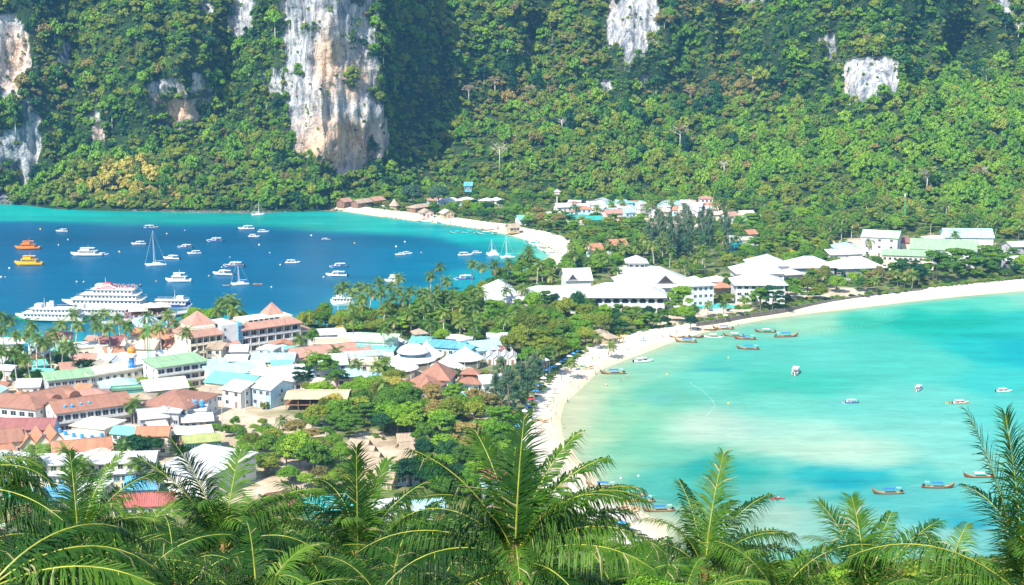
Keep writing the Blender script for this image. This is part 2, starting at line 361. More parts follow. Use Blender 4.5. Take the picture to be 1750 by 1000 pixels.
bar = sm(0, 1, (py_ - topy + 18) / (edge - topy + 10)) * (1 - sm(-2, 5, py_ - edge)) * sm(1125, 1190, px_) * (1 - sm(1480, 1640, px_))
cR = cR * (1 - .62 * bar[:, None]) + np.array((206, 246, 226)) * .62 * bar[:, None]
near = 1 - sm(0, 9, seaD); cR = cR * (1 - .75 * near[:, None]) + np.array((226, 232, 196)) * .75 * near[:, None]
cs = idw(DEEP, wx, wy, 1, 3)
st = fbm(X / 60, Y / 14, 1, 4, 21)[:, None]
cs = cs * (1 + .16 * st)
deep = np.stack([np.interp(py_, [385, 410, 470, 560, 600], [4, 4, 3, 4, 20]), np.interp(py_, [385, 408, 425, 470, 540, 600], [118, 106, 118, 124, 132, 170]), np.interp(py_, [385, 408, 430, 540, 600], [166, 152, 168, 174, 186])], 1)
rgt = sm(420, 800, px_)[:, None]; deep = deep * (1 - rgt) + (deep + np.array((0, 24, 14))) * rgt
deep *= (1 + .07 * fbm(X / 70, Y / 30, 2, 4, 22)[:, None])
bnd = np.interp(wx, *BOUND)
k = sm(-7, 7, wy - bnd)[:, None]
cL = cs * (1 - k) + deep * k
nearL = (1 - sm(3, 34, seaD)) * sm(455, 470, py_)         # shallows on the town side of the bay
nearL = np.maximum(nearL, (1 - sm(.5, 1.15, np.hypot((wx - 700) / 160, (wy - 520) / 34))) * .75)
nearL = np.maximum(nearL, (1 - sm(.5, 1.1, np.hypot((wx - 820) / 70, (wy - 478) / 26))) * .85)
nearL = np.maximum(nearL, (1 - sm(.6, 1.1, np.hypot((wx - 60) / 200, (wy - 592) / 32))) * .9)[:, None]
cL = cL * (1 - nearL) + np.array((26, 192, 205)) * nearL
v = (1 - sm(0, 7, seaD)) * sm(560, 580, px_); cL = cL * (1 - .7 * v[:, None]) + np.array((190, 232, 205)) * .7 * v[:, None]
rgb = np.where(isL[:, None], cL, cR * np.array((1.02, 1.0, .955)))
rgb = np.clip(rgb, 0, 255) / 255
lr = np.where(rgb <= .04045, rgb / 12.92, ((rgb + .055) / 1.055) ** 2.4)
me = np_mesh('sea', np.stack([X, Y, X * 0], 1), F, [], True)
ca = me.color_attributes.new('depth_tint', 'FLOAT_COLOR', 'POINT')
ca.data.foreach_set('color', np.concatenate([lr, np.ones((len(lr), 1))], 1).astype(np.float32).ravel())
m, nt, b = newmat('sea_water', .35, .05)
WATER_K = .455
tint = attr(nt, 'depth_tint').outputs['Color']
fine = noise(nt, 1, 4, mapping(nt, (.035, .12, .1)), .6)
fine2 = noise(nt, 1, 5, mapping(nt, (.16, .5, .1)), .65)
k1 = ramp(nt, fine, [(.3, (.86, .86, .86)), (.7, (1.1, 1.1, 1.1))]); k2 = ramp(nt, fine2, [(.28, (.78, .86, .88)), (.5, (1, 1, 1)), (.74, (1.12, 1.08, 1.06))])
c = mix(nt, 1, tint, k1, 'MULTIPLY'); c = mix(nt, 1, c, k2, 'MULTIPLY'); c = mix(nt, 1, c, (WATER_K, WATER_K, WATER_K, 1), 'MULTIPLY')
nt.links.new(c, b.inputs['Base Color'])
bump(nt, b, noise(nt, 1, 3, mapping(nt, (.35, .6, .3)), .6), .35, .35)
me.materials.append(m); tag(inst('sea', me), kind='structure')

# ------------------------------------------------------------------ mountains behind the isthmus
MX = [-700,-200,   0,  60, 130, 260, 330, 400, 470, 480, 560, 660, 680, 760, 850, 900, 1000,1100,1200,1300,1440,1530,1600,1700,1760,2000,2500]
YF = [ 345, 346, 346, 349, 354, 359, 360, 361, 361, 361, 357, 345, 343, 332, 338, 345, 344, 342, 346, 356, 370, 374, 380, 386, 390, 400, 420]
Y1 = [ 300, 318, 335, 318, 280, 212, 215, 208, 235, 250, 296, 285, 250, 215, 185, 168, 162, 168, 182, 176, 176, 172, 150, 105,  75,  30,  20]
SLA= [  34,  40,  60,  50,  36,  32,  32,  32,  34,  34,  34,  34,  33,  31,  28,  27,  26,  26,  26,  26,  25,  25,  25,  25,  25,  25,  25]
CLA= [  66,  70,  76,  70,  64,  66,  66,  66,  72,  82,  84,  82,  68,  64,  62,  62,  64,  66,  62,  62,  70,  68,  62,  60,  58,  58,  58]
colpx = np.concatenate([np.arange(-620, -30, 14), np.arange(-30, 1782, 2.7), np.arange(1782, 2400, 14)])
yf, y1, sla, cla = [np.interp(colpx, MX, q) for q in (YF, Y1, SLA, CLA)]
y1 = y1 + 9 * fbm(colpx / 55, 0 * colpx, 0, 3, 31) * sm(0, 60, np.abs(colpx - 575) - 60)
ua, kf = ray(colpx, yf); Zf = (0.5 - CAM_H) / kf
_, k1_ = ray(colpx, y1); ta = np.tan(np.radians(sla)); Z1 = (CAM_H + ta * Zf) / (-k1_ + ta); z1 = CAM_H + k1_ * Z1
NT_, NC_ = 56, 104
tt = np.concatenate([np.linspace(0, 1, NT_), np.linspace(0, 1, NC_ + 1)[1:]]); isC = np.arange(len(tt)) >= NT_
TOP = 205.0
Zb = np.zeros((len(tt), len(colpx))); zb = np.zeros_like(Zb)
for i, t in enumerate(tt):
    if not isC[i]: Zb[i] = Zf + (Z1 - Zf) * t; zb[i] = .5 + (z1 - .5) * t ** 1.12
    else: zb[i] = z1 + (TOP - z1) * t; Zb[i] = Z1 + (zb[i] - z1) / np.tan(np.radians(cla)) 
Xb = ua[None, :] * (Z1 + 20)[None, :] * np.ones_like(Zb)
cf = np.clip(np.where(isC[:, None], 1, tt[:, None] ** 1.0) * np.ones_like(Zb), 0, 1)
pxs = np.broadcast_to(colpx[None, :], Zb.shape); _, pys = PX(Xb, Zb, zb)
RELIEF = [(20,120,70,140,-26),(200,200,90,150,-16),(300,110,95,120,-34),(120,60,50,70,22),(415,140,26,140,14),(575,150,92,260,-20),(640,180,40,120,-4),(735,110,22,150,-16),(775,160,16,90,-10),(705,200,18,80,-8),(440,90,20,110,-14),(1215,110,16,80,-10),(800,60,40,50,-16),(870,60,30,70,-16),(915,110,34,75,48),(980,70,50,70,-20),(1090,50,80,90,-26),(1180,100,34,60,12),(1250,70,36,70,24),
          (1340,70,50,70,-16),(1410,100,24,50,14),(1485,130,62,70,-30),(1560,90,32,60,20),(1640,100,42,60,34),(1700,40,40,60,-10),(1080,270,70,50,8),(1020,230,50,50,-12),(1500,270,120,60,-8),(1650,330,60,60,10),(1230,250,80,60,6),(150,330,80,40,-5),(400,300,80,40,-6),(350,250,30,60,10)]
dZ = np.zeros_like(Zb)
for cx, cy, rx, ry, d in RELIEF: dZ += .72 * d * np.exp(-(np.abs((pxs - cx) / rx) ** 2.6 + np.abs((pys - cy) / ry) ** 2.6))
rdg = lambda a: 1 - np.abs(a) * 2
big = fbm(Xb / 85, zb / 120, 0, 3, 41); med = rdg(fbm(Xb / 34 + .3 * fbm(Xb/30, zb/30, 0, 2, 9), zb / 95, 0, 3, 42)); sml = fbm(Xb / 11, zb / 16, Zb / 40, 3, 43)
TPX = fbm(Xb / 50, Zb / 50, 0, 3, 44)
gul = rdg(fbm(Xb / 48 + zb / 55, zb / 160, 3, 3, 45))
dZ += cf * (-9 * (gul - .5) * (1 - .6 * isC[:, None]) - 22 * big - 13 * (med - .5) - 4 * sml) 
pxs, pys = PX(Xb, Zb + dZ, zb)
POLY = [[(474,-40),(480,60),(483,150),(488,215),(503,252),(540,272),(585,300),(612,298),(642,285),(668,255),(665,200),(642,160),(648,100),(640,60),(664,-40)],
 [(1040,-40),(1040,78),(1060,82),(1068,122),(1080,122),(1086,88),(1100,98),(1112,72),(1126,78),(1128,30),(1112,-40)],[(1432,112),(1436,168),(1465,184),(1494,180),(1508,160),(1538,176),(1534,104),(1508,92),(1470,98)],
 [(250,146),(260,196),(318,226),(336,206),(334,168),(296,134)],[(-60,240),(-60,346),(34,346),(62,300),(74,235),(48,195),(18,225)],[(-60,20),(20,20),(50,60),(58,100),(40,150),(20,185),(-60,190)],
 [(388,-40),(446,-40),(432,60),(412,96),(392,52)],[(148,150),(166,156),(178,268),(160,275),(150,230)],[(322,118),(366,150),(372,188),(330,180)],[(448,112),(478,112),(478,168),(450,164)],
 [(318,-40),(384,-40),(372,24),(338,36)],[(1096,128),(1112,128),(1108,158),(1100,156)],[(1690,-40),(1740,-40),(1738,34),(1704,22)],[(1180,-40),(1330,-40),(1300,6),(1230,14)],[(1398,62),(1424,60),(1428,112),(1408,116)],
 [(895,60),(908,60),(906,118),(897,120)],[(930,55),(945,50),(944,78),(934,80)],[(1028,140),(1046,138),(1044,158),(1030,158)],[(30,150),(60,160),(66,215),(40,215)],[(100,60),(122,70),(118,120),(104,110)]]
qx = pxs + 13 * fbm(Xb / 9, zb / 14, 0, 3, 51); qy = pys + 12 * fbm(Xb / 9, zb / 9, 7, 3, 52)
rock = np.zeros_like(Zb)
for p in POLY: rock = np.maximum(rock, inpoly(qx, qy, p).astype(float))
rock *= 1 - .9 * (fbm(Xb / 12, zb / 9, 2, 4, 53) > .30) * (np.hypot((pxs - 560) / 60, (pys - 220) / 90) > 1) * (np.hypot((pxs - 1485) / 60, (pys - 140) / 50) > 1) * (np.hypot((pxs - 1085) / 50, (pys - 50) / 60) > 1)
main = inpoly(pxs, pys, POLY[0])
dZ += rock * (1.6 * rdg(fbm(Xb / 4.2, zb / 22, 8, 4, 57)) + 3.6 * fbm(Xb / 2.6, zb / 34, 0, 3, 54) + 3.2 * rdg(fbm(Xb / 9, zb / 40, 3, 3, 55)) - 2.2 * fbm(Xb / 7, zb / 5, 1, 3, 56))
dZ += main * 9 * np.exp(-((pxs - 603) / 15) ** 2) * np.exp(-((pys - 235) / 40) ** 2)     # hollow at the foot of the big cliff
YY = Zb + dZ; XX = Xb.copy()
# close the top backwards
XX = np.vstack([XX, XX[-1] * 1.1, XX[-1] * 1.5]); YY = np.vstack([YY, YY[-1] + 60, YY[-1] + 420]); ZZ = np.vstack([zb, zb[-1] + 14, zb[-1] + 20]); 
ZZ[0] = -3; ZZ[:NT_] += (1.6 * TPX[:NT_] * tt[:NT_, None])
rockA = np.vstack([rock, rock[-1] * 0, rock[-1] * 0])
nr, nc = XX.shape; ii = np.arange(nr * nc).reshape(nr, nc)
F = np.stack([ii[:-1, :-1], ii[:-1, 1:], ii[1:, 1:], ii[1:, :-1]], -1).reshape(-1, 4)
me = np_mesh('mountain', np.stack([XX, YY, ZZ], -1).reshape(-1, 3), F, [], True)
at = me.attributes.new('rock', 'FLOAT', 'POINT'); at.data.foreach_set('value', rockA.ravel().astype(np.float32))
warm = np.zeros_like(Zb)
for cx, cy, rx, ry, a_ in ((575, 240, 80, 46, 1.2), (562, 110, 26, 70, 1.2), (545, 265, 60, 30, 1.2), (600, 130, 26, 50, .9), (300, 190, 44, 30, 1.2), (20, 100, 30, 60, .9), (1040, 20, 12, 30, .5), (1445, 150, 8, 30, .5), (165, 240, 12, 30, .8)):
    warm = np.maximum(warm, a_ * np.exp(-((pxs + 8 * sml - cx) / rx) ** 2 - ((pys - cy) / ry) ** 2))
at = me.attributes.new('iron_stain', 'FLOAT', 'POINT'); at.data.foreach_set('value', np.vstack([warm, warm[:1] * 0, warm[:1] * 0]).ravel().astype(np.float32))
m, nt, b = newmat('limestone_and_soil', .9, .15)
stripe = noise(nt, 1, 6, mapping(nt, (.28, .28, .025)), .65)
blot = noise(nt, .07, 5, rough=.7)
rk = ramp(nt, stripe, [(.30, (.09, .12, .16)), (.43, (.27, .29, .31)), (.55, (.48, .47, .45)), (.75, (.66, .63, .57))])
st2 = math_(nt, 'ADD', attr(nt, 'iron_stain').outputs['Fac'], math_(nt, 'MULTIPLY', math_(nt, 'SUBTRACT', blot, .55), 1.6), True)
warmc = ramp(nt, noise(nt, .25, 5, rough=.7), [(.3, (.44, .22, .11)), (.5, (.66, .42, .25)), (.7, (.72, .60, .46))])
rk = mix(nt, math_(nt, 'MULTIPLY', st2, .85), rk, warmc)
crack = ramp(nt, noise(nt, 1, 7, mapping(nt, (.5, .5, .12)), .75), [(.36, (.35, .38, .42)), (.46, (1, 1, 1))])
rk = mix(nt, 1, rk, crack, 'MULTIPLY')
dk = ramp(nt, noise(nt, 1, 5, mapping(nt, (.09, .09, .05)), .7), [(.36, (.42, .46, .52)), (.5, (1, 1, 1))])
rk = mix(nt, 1, rk, dk, 'MULTIPLY')
sol = ramp(nt, noise(nt, .06, 5), [(.3, (.012, .035, .012)), (.55, (.028, .06, .018)), (.75, (.08, .08, .035))])
nt.links.new(mix(nt, attr(nt, 'rock').outputs['Fac'], sol, rk), b.inputs['Base Color'])
bump(nt, b, math_(nt, 'ADD', stripe, noise(nt, .5, 5)), 2.2, .8)
me.materials.append(m); tag(inst('mountain', me), kind='structure')

# ------------------------------------------------------------------ hillside below the viewpoint
X, Y, F = grid(-260, 300, -60, 400, 5)
def hillz(x, y):
    e = 372 + 14 * np.sin(np.asarray(x) / 60.0)
    t = np.clip((e - y) / 345.0, -.05, 1.3)
    return np.where(t > 0, 125 * t ** 1.06, -2.5 + 0 * t) + 1.8 * fbm(np.asarray(x) / 22, np.asarray(y) / 22, 0, 3, 61) * np.clip(t * 4, 0, 1)
me = np_mesh('hillside', np.stack([X, Y, hillz(X, Y)], 1), F, [], True)
m, nt, b = newmat('hillside_soil', .95, .1)
nt.links.new(ramp(nt, noise(nt, .3, 5), [(.3, (.025, .05, .012)), (.55, (.06, .10, .02)), (.72, (.16, .12, .06))]), b.inputs['Base Color'])
me.materials.append(m); tag(inst('hillside', me), kind='structure')
# ================================================================== VEGETATION: crowns, palms
ICO = None
def ico():
    global ICO
    if ICO is None:
        g = (1 + 5 ** .5) / 2
        v = np.array([(-1,g,0),(1,g,0),(-1,-g,0),(1,-g,0),(0,-1,g),(0,1,g),(0,-1,-g),(0,1,-g),(g,0,-1),(g,0,1),(-g,0,-1),(-g,0,1)], float)
        v /= np.linalg.norm(v[0])
        f = np.array([(0,11,5),(0,5,1),(0,1,7),(0,7,10),(0,10,11),(1,5,9),(5,11,4),(11,10,2),(10,7,6),(7,1,8),(3,9,4),(3,4,2),(3,2,6),(3,6,8),(3,8,9),(4,9,5),(2,4,11),(6,2,10),(8,6,7),(9,8,1)])
        ICO = (v, f)
    return ICO
def crown_mesh(name, seed, nb=26, nl=46, leaf=.075, kind='round', mat=None):
    """unit crown (radius ~1, base at z=0): boughs, each a shell of leaf clumps round a leafy core"""
    r = np.random.default_rng(seed); V = []; Fc = []; n = 0
    iv, if_ = ico()
    for i in range(nb):
        if kind == 'round':
            a = r.uniform(0, 6.283); e = math.asin(r.uniform(-.25, 1)); rr = r.uniform(.45, .78)
            c = np.array([math.cos(a) * math.cos(e) * rr, math.sin(a) * math.cos(e) * rr, .62 + math.sin(e) * rr * .8]); br = r.uniform(.17, .33)
        elif kind == 'tall':
            a = r.uniform(0, 6.283); h = r.uniform(0, 1); rr = r.uniform(.2, .55) * math.sin(math.pi * (.18 + .75 * h))
            c = np.array([math.cos(a) * rr, math.sin(a) * rr, .25 + h * 2.1]); br = r.uniform(.22, .36)
        elif kind == 'flat':                        # layered, umbrella-like (sea almond, rain tree)
            lv = r.integers(0, 3); a = r.uniform(0, 6.283); rr = math.sqrt(r.uniform(.02, 1)) * (1.0 - .22 * lv)
            c = np.array([math.cos(a) * rr, math.sin(a) * rr, .30 + .30 * lv + .06 * r.normal()]); br = r.uniform(.20, .30)
        elif kind == 'needle':
            a = r.uniform(0, 6.283); h = r.uniform(0, 1) ** .9; rr = math.sin(math.pi * (.12 + .86 * h)) * .62 * r.uniform(.3, 1.1) + .04
            c = np.array([math.cos(a) * rr, math.sin(a) * rr, .15 + h * 3.0]); br = r.uniform(.15, .26)
        sq = .45 if kind == 'flat' else (1.25 if kind == 'needle' else .85)
        core = iv * br * .58 * np.array([1, 1, sq]) * r.uniform(.8, 1.15, (12, 1)) + c
        V.append(core); Fc.append(np.column_stack([if_ , if_[:, 2]]) + n); n += 12
        k = nl; d = r.normal(size=(k, 3)); d[:, 2] = np.abs(d[:, 2]) * .9 + d[:, 2] * .25; d /= np.linalg.norm(d, axis=1)[:, None]
        p = c + d * br * r.uniform(.60, 1.22, (k, 1)) ** .8 * np.array([1, 1, sq])
        nn = d + r.normal(size=(k, 3)) * .5; nn /= np.linalg.norm(nn, axis=1)[:, None]
        t1 = np.cross(nn, r.normal(size=(k, 3))); t1 /= np.linalg.norm(t1, axis=1)[:, None]; t2 = np.cross(nn, t1)
        if kind == 'needle': t1 = t1 * .3 + np.array([0, 0, -.5]); t2 = t2 * .5
        s = leaf * r.uniform(.6, 1.35, (k, 1))
        q = np.stack([p - t1*s - t2*s*.2, p + t2*s*.85, p + t1*s, p - t2*s*.75], 1).reshape(-1, 3)
        V.append(q); Fc.append(np.arange(4 * k).reshape(k, 4) + n); n += 4 * k
    V = np.vstack(V); faces = []
    out = []
    for A in Fc:
        if len(A) == 20: out += [tuple(x[:3]) for x in A.tolist()]
        else: out += [tuple(x) for x in A.tolist()]
    return np_mesh(name, V, out, mat, False)
def trunk_mesh(name, h, r0, r1, lean=.05, seed=0, mat=None, forks=3, spread=.5):
    r = random.Random(seed); m_ = MB()
    pts = [(lean * h * (i / 4) ** 2 * math.cos(seed), lean * h * (i / 4) ** 2 * math.sin(seed), h * i / 4) for i in range(5)]
    m_.tube([(0, 0, -.6)] + pts, [r0 * 1.3] + [r0 + (r1 - r0) * i / 4 for i in range(5)], 6)
    for k in range(forks):
        a = 6.283 * k / forks + r.random(); b = pts[3]
        m_.tube([b, (b[0] + math.cos(a) * spread * .5, b[1] + math.sin(a) * spread * .5, b[2] + h * .25), (b[0] + math.cos(a) * spread, b[1] + math.sin(a) * spread, b[2] + h * .5)], [r1 * .8, r1 * .55, r1 * .25], 4)
    return m_.mesh(name, [mat or BARK], True)

def frond_arrays(Lf, el, droop, n, Ll, w, hang=.6, seed=0, roll=0.0, fwd=1.0, twist=0.0):
    """one palm leaf along +x: arching midrib with two rows of tapering leaflets. returns verts, faces, material index"""
    r = np.random.default_rng(seed); ns = 15
    s = np.linspace(0, 1, ns); ang = np.radians(el) - np.radians(droop) * s ** 1.35
    P = np.zeros((ns, 3))
    for i in range(1, ns):
        a = (ang[i] + ang[i-1]) / 2; P[i] = P[i-1] + np.array([math.cos(a), twist * s[i] * .3, math.sin(a)]) * Lf / (ns - 1)
    T = np.gradient(P, axis=0); T /= np.linalg.norm(T, axis=1)[:, None]
    V, Fq, M = [], [], []
    rr = .030 * Lf / 4.5 * (1 - .85 * s) + .006
    side = np.cross(T, [0, 0, 1.0]); side /= np.linalg.norm(side, axis=1)[:, None]; up = np.cross(side, T)
    for i in range(ns):
        V += [P[i] + side[i] * rr[i], P[i] + up[i] * rr[i] * .8, P[i] - side[i] * rr[i], P[i] - up[i] * rr[i] * .8]
    for i in range(ns - 1):
        for j in range(4): Fq.append((i*4 + j, i*4 + (j+1) % 4, i*4 + 4 + (j+1) % 4, i*4 + 4 + j)); M.append(1)
    b = len(V)
    for k in range(n):
        q = .13 + .87 * (k + .5) / n
        p = np.array([np.interp(q, s, P[:, j]) for j in range(3)]); t = np.array([np.interp(q, s, T[:, j]) for j in range(3)])
        sd = np.cross(t, [0, 0, 1.0]); sd /= np.linalg.norm(sd); u = np.cross(sd, t)
        ln = Ll * (math.sin(math.pi * min(1, (.12 + .80 * q) ** .8)) * .8 + .25) * r.uniform(.86, 1.08)
        fw = (.25 + .75 * q ** 2) * fwd
        for sg in (-1, 1):
            if r.random() < .05: continue
            d = sd * sg * math.cos(roll * sg) + u * (.30 - .1 * q + math.sin(roll * sg)) + t * fw + r.normal(size=3) * .10
            d /= np.linalg.norm(d)
            h1, h2 = hang * r.uniform(.5, 1.2), hang * r.uniform(.8, 1.7)
            m1 = p + d * ln * .45 - np.array([0, 0, 1]) * ln * .12 * h1
            d2 = d - np.array([0, 0, 1]) * h2; d2 /= np.linalg.norm(d2)
            m2 = m1 + d2 * ln * .55
            wv = np.cross(d, u * .8 + sd * .2); wv /= np.linalg.norm(wv) + 1e-6; wv = wv * w * .5
            V += [p - wv * .7, p + wv * .7, m1 + wv, m1 - wv, m2]
            dm = 2 if r.random() < .025 else 0; Fq += [(b, b+1, b+2, b+3), (b+3, b+2, b+4)]; M += [dm, dm]; b += 5
    return V, Fq, M
def palm_crown(name, seed, nf, n, Ll, w, Lf, mats, el0=78, el1=-38):
    r = random.Random(seed); V, Fq, M = [], [], []
    for i in range(nf):
        q = i / (nf - 1); az = i * 2.39996 + r.random() * .4; el = el0 + (el1 - el0) * q ** .95 + r.uniform(-8, 8)
        v, f, m_ = frond_arrays(Lf * r.uniform(.85, 1.05) * (.8 if q > .85 else 1), el, 62 + 30 * r.random() - (35 if q > .7 else 0), n, Ll, w, .8, seed * 100 + i, r.uniform(-.2, .2))
        ca_, sa_ = math.cos(az), math.sin(az); b = len(V)
        V += [(x[0]*ca_ - x[1]*sa_, x[0]*sa_ + x[1]*ca_, x[2]) for x in v]; Fq += [tuple(a + b for a in g) for g in f]
        M += [(2 if (q > .82 and x == 0) else x) for x in m_]
    m_ = MB(); m_.v = V; m_.f = Fq; m_.m = M
    for k in range(5):
        a = k * 1.3; c = (math.cos(a) * .28, math.sin(a) * .28, -.35); m_.k = 3; m_.lathe([(.02, c[2]-.16), (.14, c[2]-.08), (.15, c[2]+.04), (.03, c[2]+.15)], 6, c)
    return m_.mesh(name, mats)
RACHIS = paint('yellow_green_midrib', (.42, .40, .06), .5, .25)
COCO = paint('coconut_husk', (.30, .26, .07), .6, .3)
PALMM = [L['palm'], RACHIS, L['palmdry'], COCO]
PALMC = [palm_crown('palm_crown_mesh', 10 + i, 19, 17, 1.05, .17, 3.6, PALMM) for i in range(5)]
def palm_trunk(name, h, seed, r0=.21, r1=.13, lean=.08):
    m_ = MB(); n = 9; a = seed * 2.1; pts = []
    for i in range(n):
        q = i / (n - 1); o = lean * h * q ** 1.6; pts.append((o * math.cos(a), o * math.sin(a), -.8 + (h + .8) * q))
    m_.tube(pts, [r0 * (1.5 if i == 0 else 1) + (r1 - r0) * i / (n - 1) for i in range(n)], 7)
    return m_.mesh(name, [PALEBARK if seed % 2 else BARK], True), pts[-1]
PALMT = [palm_trunk('palm_trunk_mesh', 10.0, i, lean=.03 + .035 * (i % 4)) for i in range(6)]

LANDM = []                                             # (px, py, phrase) things a label can lean on
PEND = []                                              # things whose label needs a place and an ordinal
def pend(o, px, py, look, cat, group=None, plural=None): PEND.append((o, px, py, look, cat, group)); o['category'] = cat; return o
def make_palm(px, py_crown, H, kind=0, sc=1.0, look='tall coconut palm', group='coconut palms on the isthmus', base=None, gz=2.0):
    """py_crown: pixel of the crown's heart; H trunk height in metres"""
    p = W(px, py_crown, gz + H); p.z = gz
    ti = random.randrange(6); ci = random.randrange(5); me_t, top = PALMT[ti]; k = H / 10
    rz = random.uniform(0, 6.28)
    ox, oy = top[0] * k, top[1] * k
    loc = (p.x - (ox * math.cos(rz) - oy * math.sin(rz)), p.y - (ox * math.sin(rz) + oy * math.cos(rz)), gz)
    t = thing('coconut_palm', None, 'palm tree', loc, rz, group)
    inst('trunk', me_t, t, scale=(k, k, k))
    sc *= 1.2; inst('crown', PALMC[ci], t, (ox, oy, H), (random.uniform(-.12, .12), random.uniform(-.12, .12), random.uniform(0, 6.28)), sc)
    pend(t, px, py_crown, look, 'palm tree', group); return t

# crown meshes per leaf colour, shared by everything
CR = {}
def crowns(col, kind='round'):
    k = (col, kind)
    if k not in CR:
        par = {'round': (46, 105, .046), 'flat': (34, 110, .05), 'tall': (26, 80, .06), 'needle': (60, 80, .06)}[kind]
        CR[k] = [crown_mesh(f'{col}_{kind}_crown_mesh', 7 * i + len(CR) * 31, *par, kind, [L[col]]) for i in range(3 if kind == 'round' else 2)]
    return CR[k]
TRK = [trunk_mesh('tree_trunk_mesh', 1.0, .035, .022, .06, i, None, 3, .28) for i in range(3)]
LOOKS = {'dark': 'dark green broadleaf tree', 'mid': 'mid green broadleaf tree', 'bright': 'bright green broadleaf tree', 'olive': 'olive green leafy tree', 'tan': 'dry brownish tree',
         'gold': 'straw yellow leafy tree', 'yellow': 'yellow flowering tree', 'casuarina': 'feathery grey green casuarina'}
def make_tree(px, py_base, rad, H, col='mid', kind='round', gz=2.0, group=None, look=None, P=None):
    """rad crown radius, H whole height (m); base pixel on the ground"""
    p = P if P is not None else W(px, py_base, gz)
    t = thing('casuarina_tree' if kind == 'needle' else 'broadleaf_tree', None, 'tree', (p.x, p.y, p.z), random.uniform(0, 6.28), group)
    unit = {'round': 1.55, 'flat': 1.15, 'tall': 2.6, 'needle': 3.4}[kind]
    ch = H * {'round': .82, 'flat': .62, 'tall': .9, 'needle': .93}[kind]; zs = ch / unit
    inst('trunk', random.choice(TRK), t, scale=(H * .75, H * .75, H * (.62 if kind != 'needle' else .9)))
    inst('crown', random.choice(crowns(col, kind)), t, (0, 0, H - ch), (random.uniform(-.06, .06), random.uniform(-.06, .06), random.uniform(0, 6)), (rad, rad * random.uniform(.85, 1.1), zs))
    if look is None:
        look = LOOKS[col]
        if kind == 'flat': look = look.replace('broadleaf tree', 'flat crowned tree').replace('leafy tree', 'flat crowned tree')
    gx, gy = PX(p.x, p.y, p.z + H * .6)
    pend(t, float(gx), float(gy), look, 'tree', group); return t

# ------------------------------------------------------------------ geometry-node scatter for the uncountable
def scatter(name, pts, scl, rot, idx, objs, kind='stuff', label=None):
    me = bpy.data.meshes.new(name); me.vertices.add(len(pts)); me.vertices.foreach_set('co', np.asarray(pts, np.float32).ravel())
    for an, ty, key, d in (('scl', 'FLOAT_VECTOR', 'vector', scl), ('rot', 'FLOAT_VECTOR', 'vector', rot), ('pick', 'INT', 'value', idx)):
        a_ = me.attributes.new(an, ty, 'POINT'); a_.data.foreach_set(key, np.asarray(d, np.float32 if ty != 'INT' else np.int32).ravel())
    me.update(); o = inst(name, me); tag(o, label, None, None, kind)
    col = bpy.data.collections.new(name + '_kinds')
    for i, (n_, m_) in enumerate(objs):
        ob = bpy.data.objects.new(f'kind_{i:03d}', m_); col.objects.link(ob)
    ng = bpy.data.node_groups.new(name + '_scatter', 'GeometryNodeTree')
    ng.interface.new_socket('Geometry', in_out='INPUT', socket_type='NodeSocketGeometry'); ng.interface.new_socket('Geometry', in_out='OUTPUT', socket_type='NodeSocketGeometry')
    N = ng.nodes; gi = N.new('NodeGroupInput'); go = N.new('NodeGroupOutput'); ip = N.new('GeometryNodeInstanceOnPoints'); ci = N.new('GeometryNodeCollectionInfo')
    ci.inputs['Collection'].default_value = col; ci.inputs['Separate Children'].default_value = True; ci.inputs['Reset Children'].default_value = True
    ip.inputs['Pick Instance'].default_value = True
    def na(nm, ty):
        q = N.new('GeometryNodeInputNamedAttribute'); q.data_type = ty; q.inputs['Name'].default_value = nm; return q.outputs[0]
    er = N.new('FunctionNodeEulerToRotation'); ng.links.new(na('rot', 'FLOAT_VECTOR'), er.inputs[0])
    ng.links.new(gi.outputs[0], ip.inputs['Points']); ng.links.new(ci.outputs[0], ip.inputs['Instance']); ng.links.new(na('pick', 'INT'), ip.inputs['Instance Index'])
    ng.links.new(er.outputs[0], ip.inputs['Rotation']); ng.links.new(na('scl', 'FLOAT_VECTOR'), ip.inputs['Scale']); ng.links.new(ip.outputs[0], go.inputs[0])
    md = o.modifiers.new('scatter', 'NODES'); md.node_group = ng; return o

# ------------------------------------------------------------------ forest on the mountain
FCOL = ['dark', 'mid', 'bright', 'olive', 'tan', 'gold']
FM = []
for c_ in FCOL:
    for i in range(2): FM.append((c_, crown_mesh(f'forest_{c_}_crown_mesh', 300 + 10 * i + FCOL.index(c_), 20, 56, .085, 'round' if i == 0 else 'round', [L[c_]])))
for c_ in ('dark', 'mid'): FM.append((c_, crown_mesh(f'forest_{c_}_tall_mesh', 400 + len(c_), 18, 50, .085, 'tall', [L[c_]])))
Pm = np.stack([XX, YY, ZZ], -1)
P00, P01, P10 = Pm[:-1, :-1], Pm[:-1, 1:], Pm[1:, :-1]
cr = np.cross(P01 - P00, P10 - P00); area = np.linalg.norm(cr, axis=-1); nrm = cr / (area[..., None] + 1e-9)
rk_c = rockA[:-1, :-1]
area_w = area.copy(); area_w[-3:] = 0
vis = (pxs[:-1, :-1] > -160) & (pxs[:-1, :-1] < 1910)
fullvis = np.zeros_like(area_w, bool); fullvis[:vis.shape[0]] = vis[:, :]
area_w *= np.where(fullvis, 1, .25)
pw = (area_w / area_w.sum()).ravel()
NF = 34000
pick = RNG.choice(pw.size, NF, p=pw); r_, c_ = np.unravel_index(pick, area_w.shape)
fu, fv = RNG.random((2, NF))
fp = P00[r_, c_] + (P01 - P00)[r_, c_] * fu[:, None] + (P10 - P00)[r_, c_] * fv[:, None]
fn = nrm[r_, c_]; fn *= np.sign(fn[:, 2:3] + 1e-6); steep = 1 - np.abs(fn[:, 2])
frk = rk_c[r_, c_]
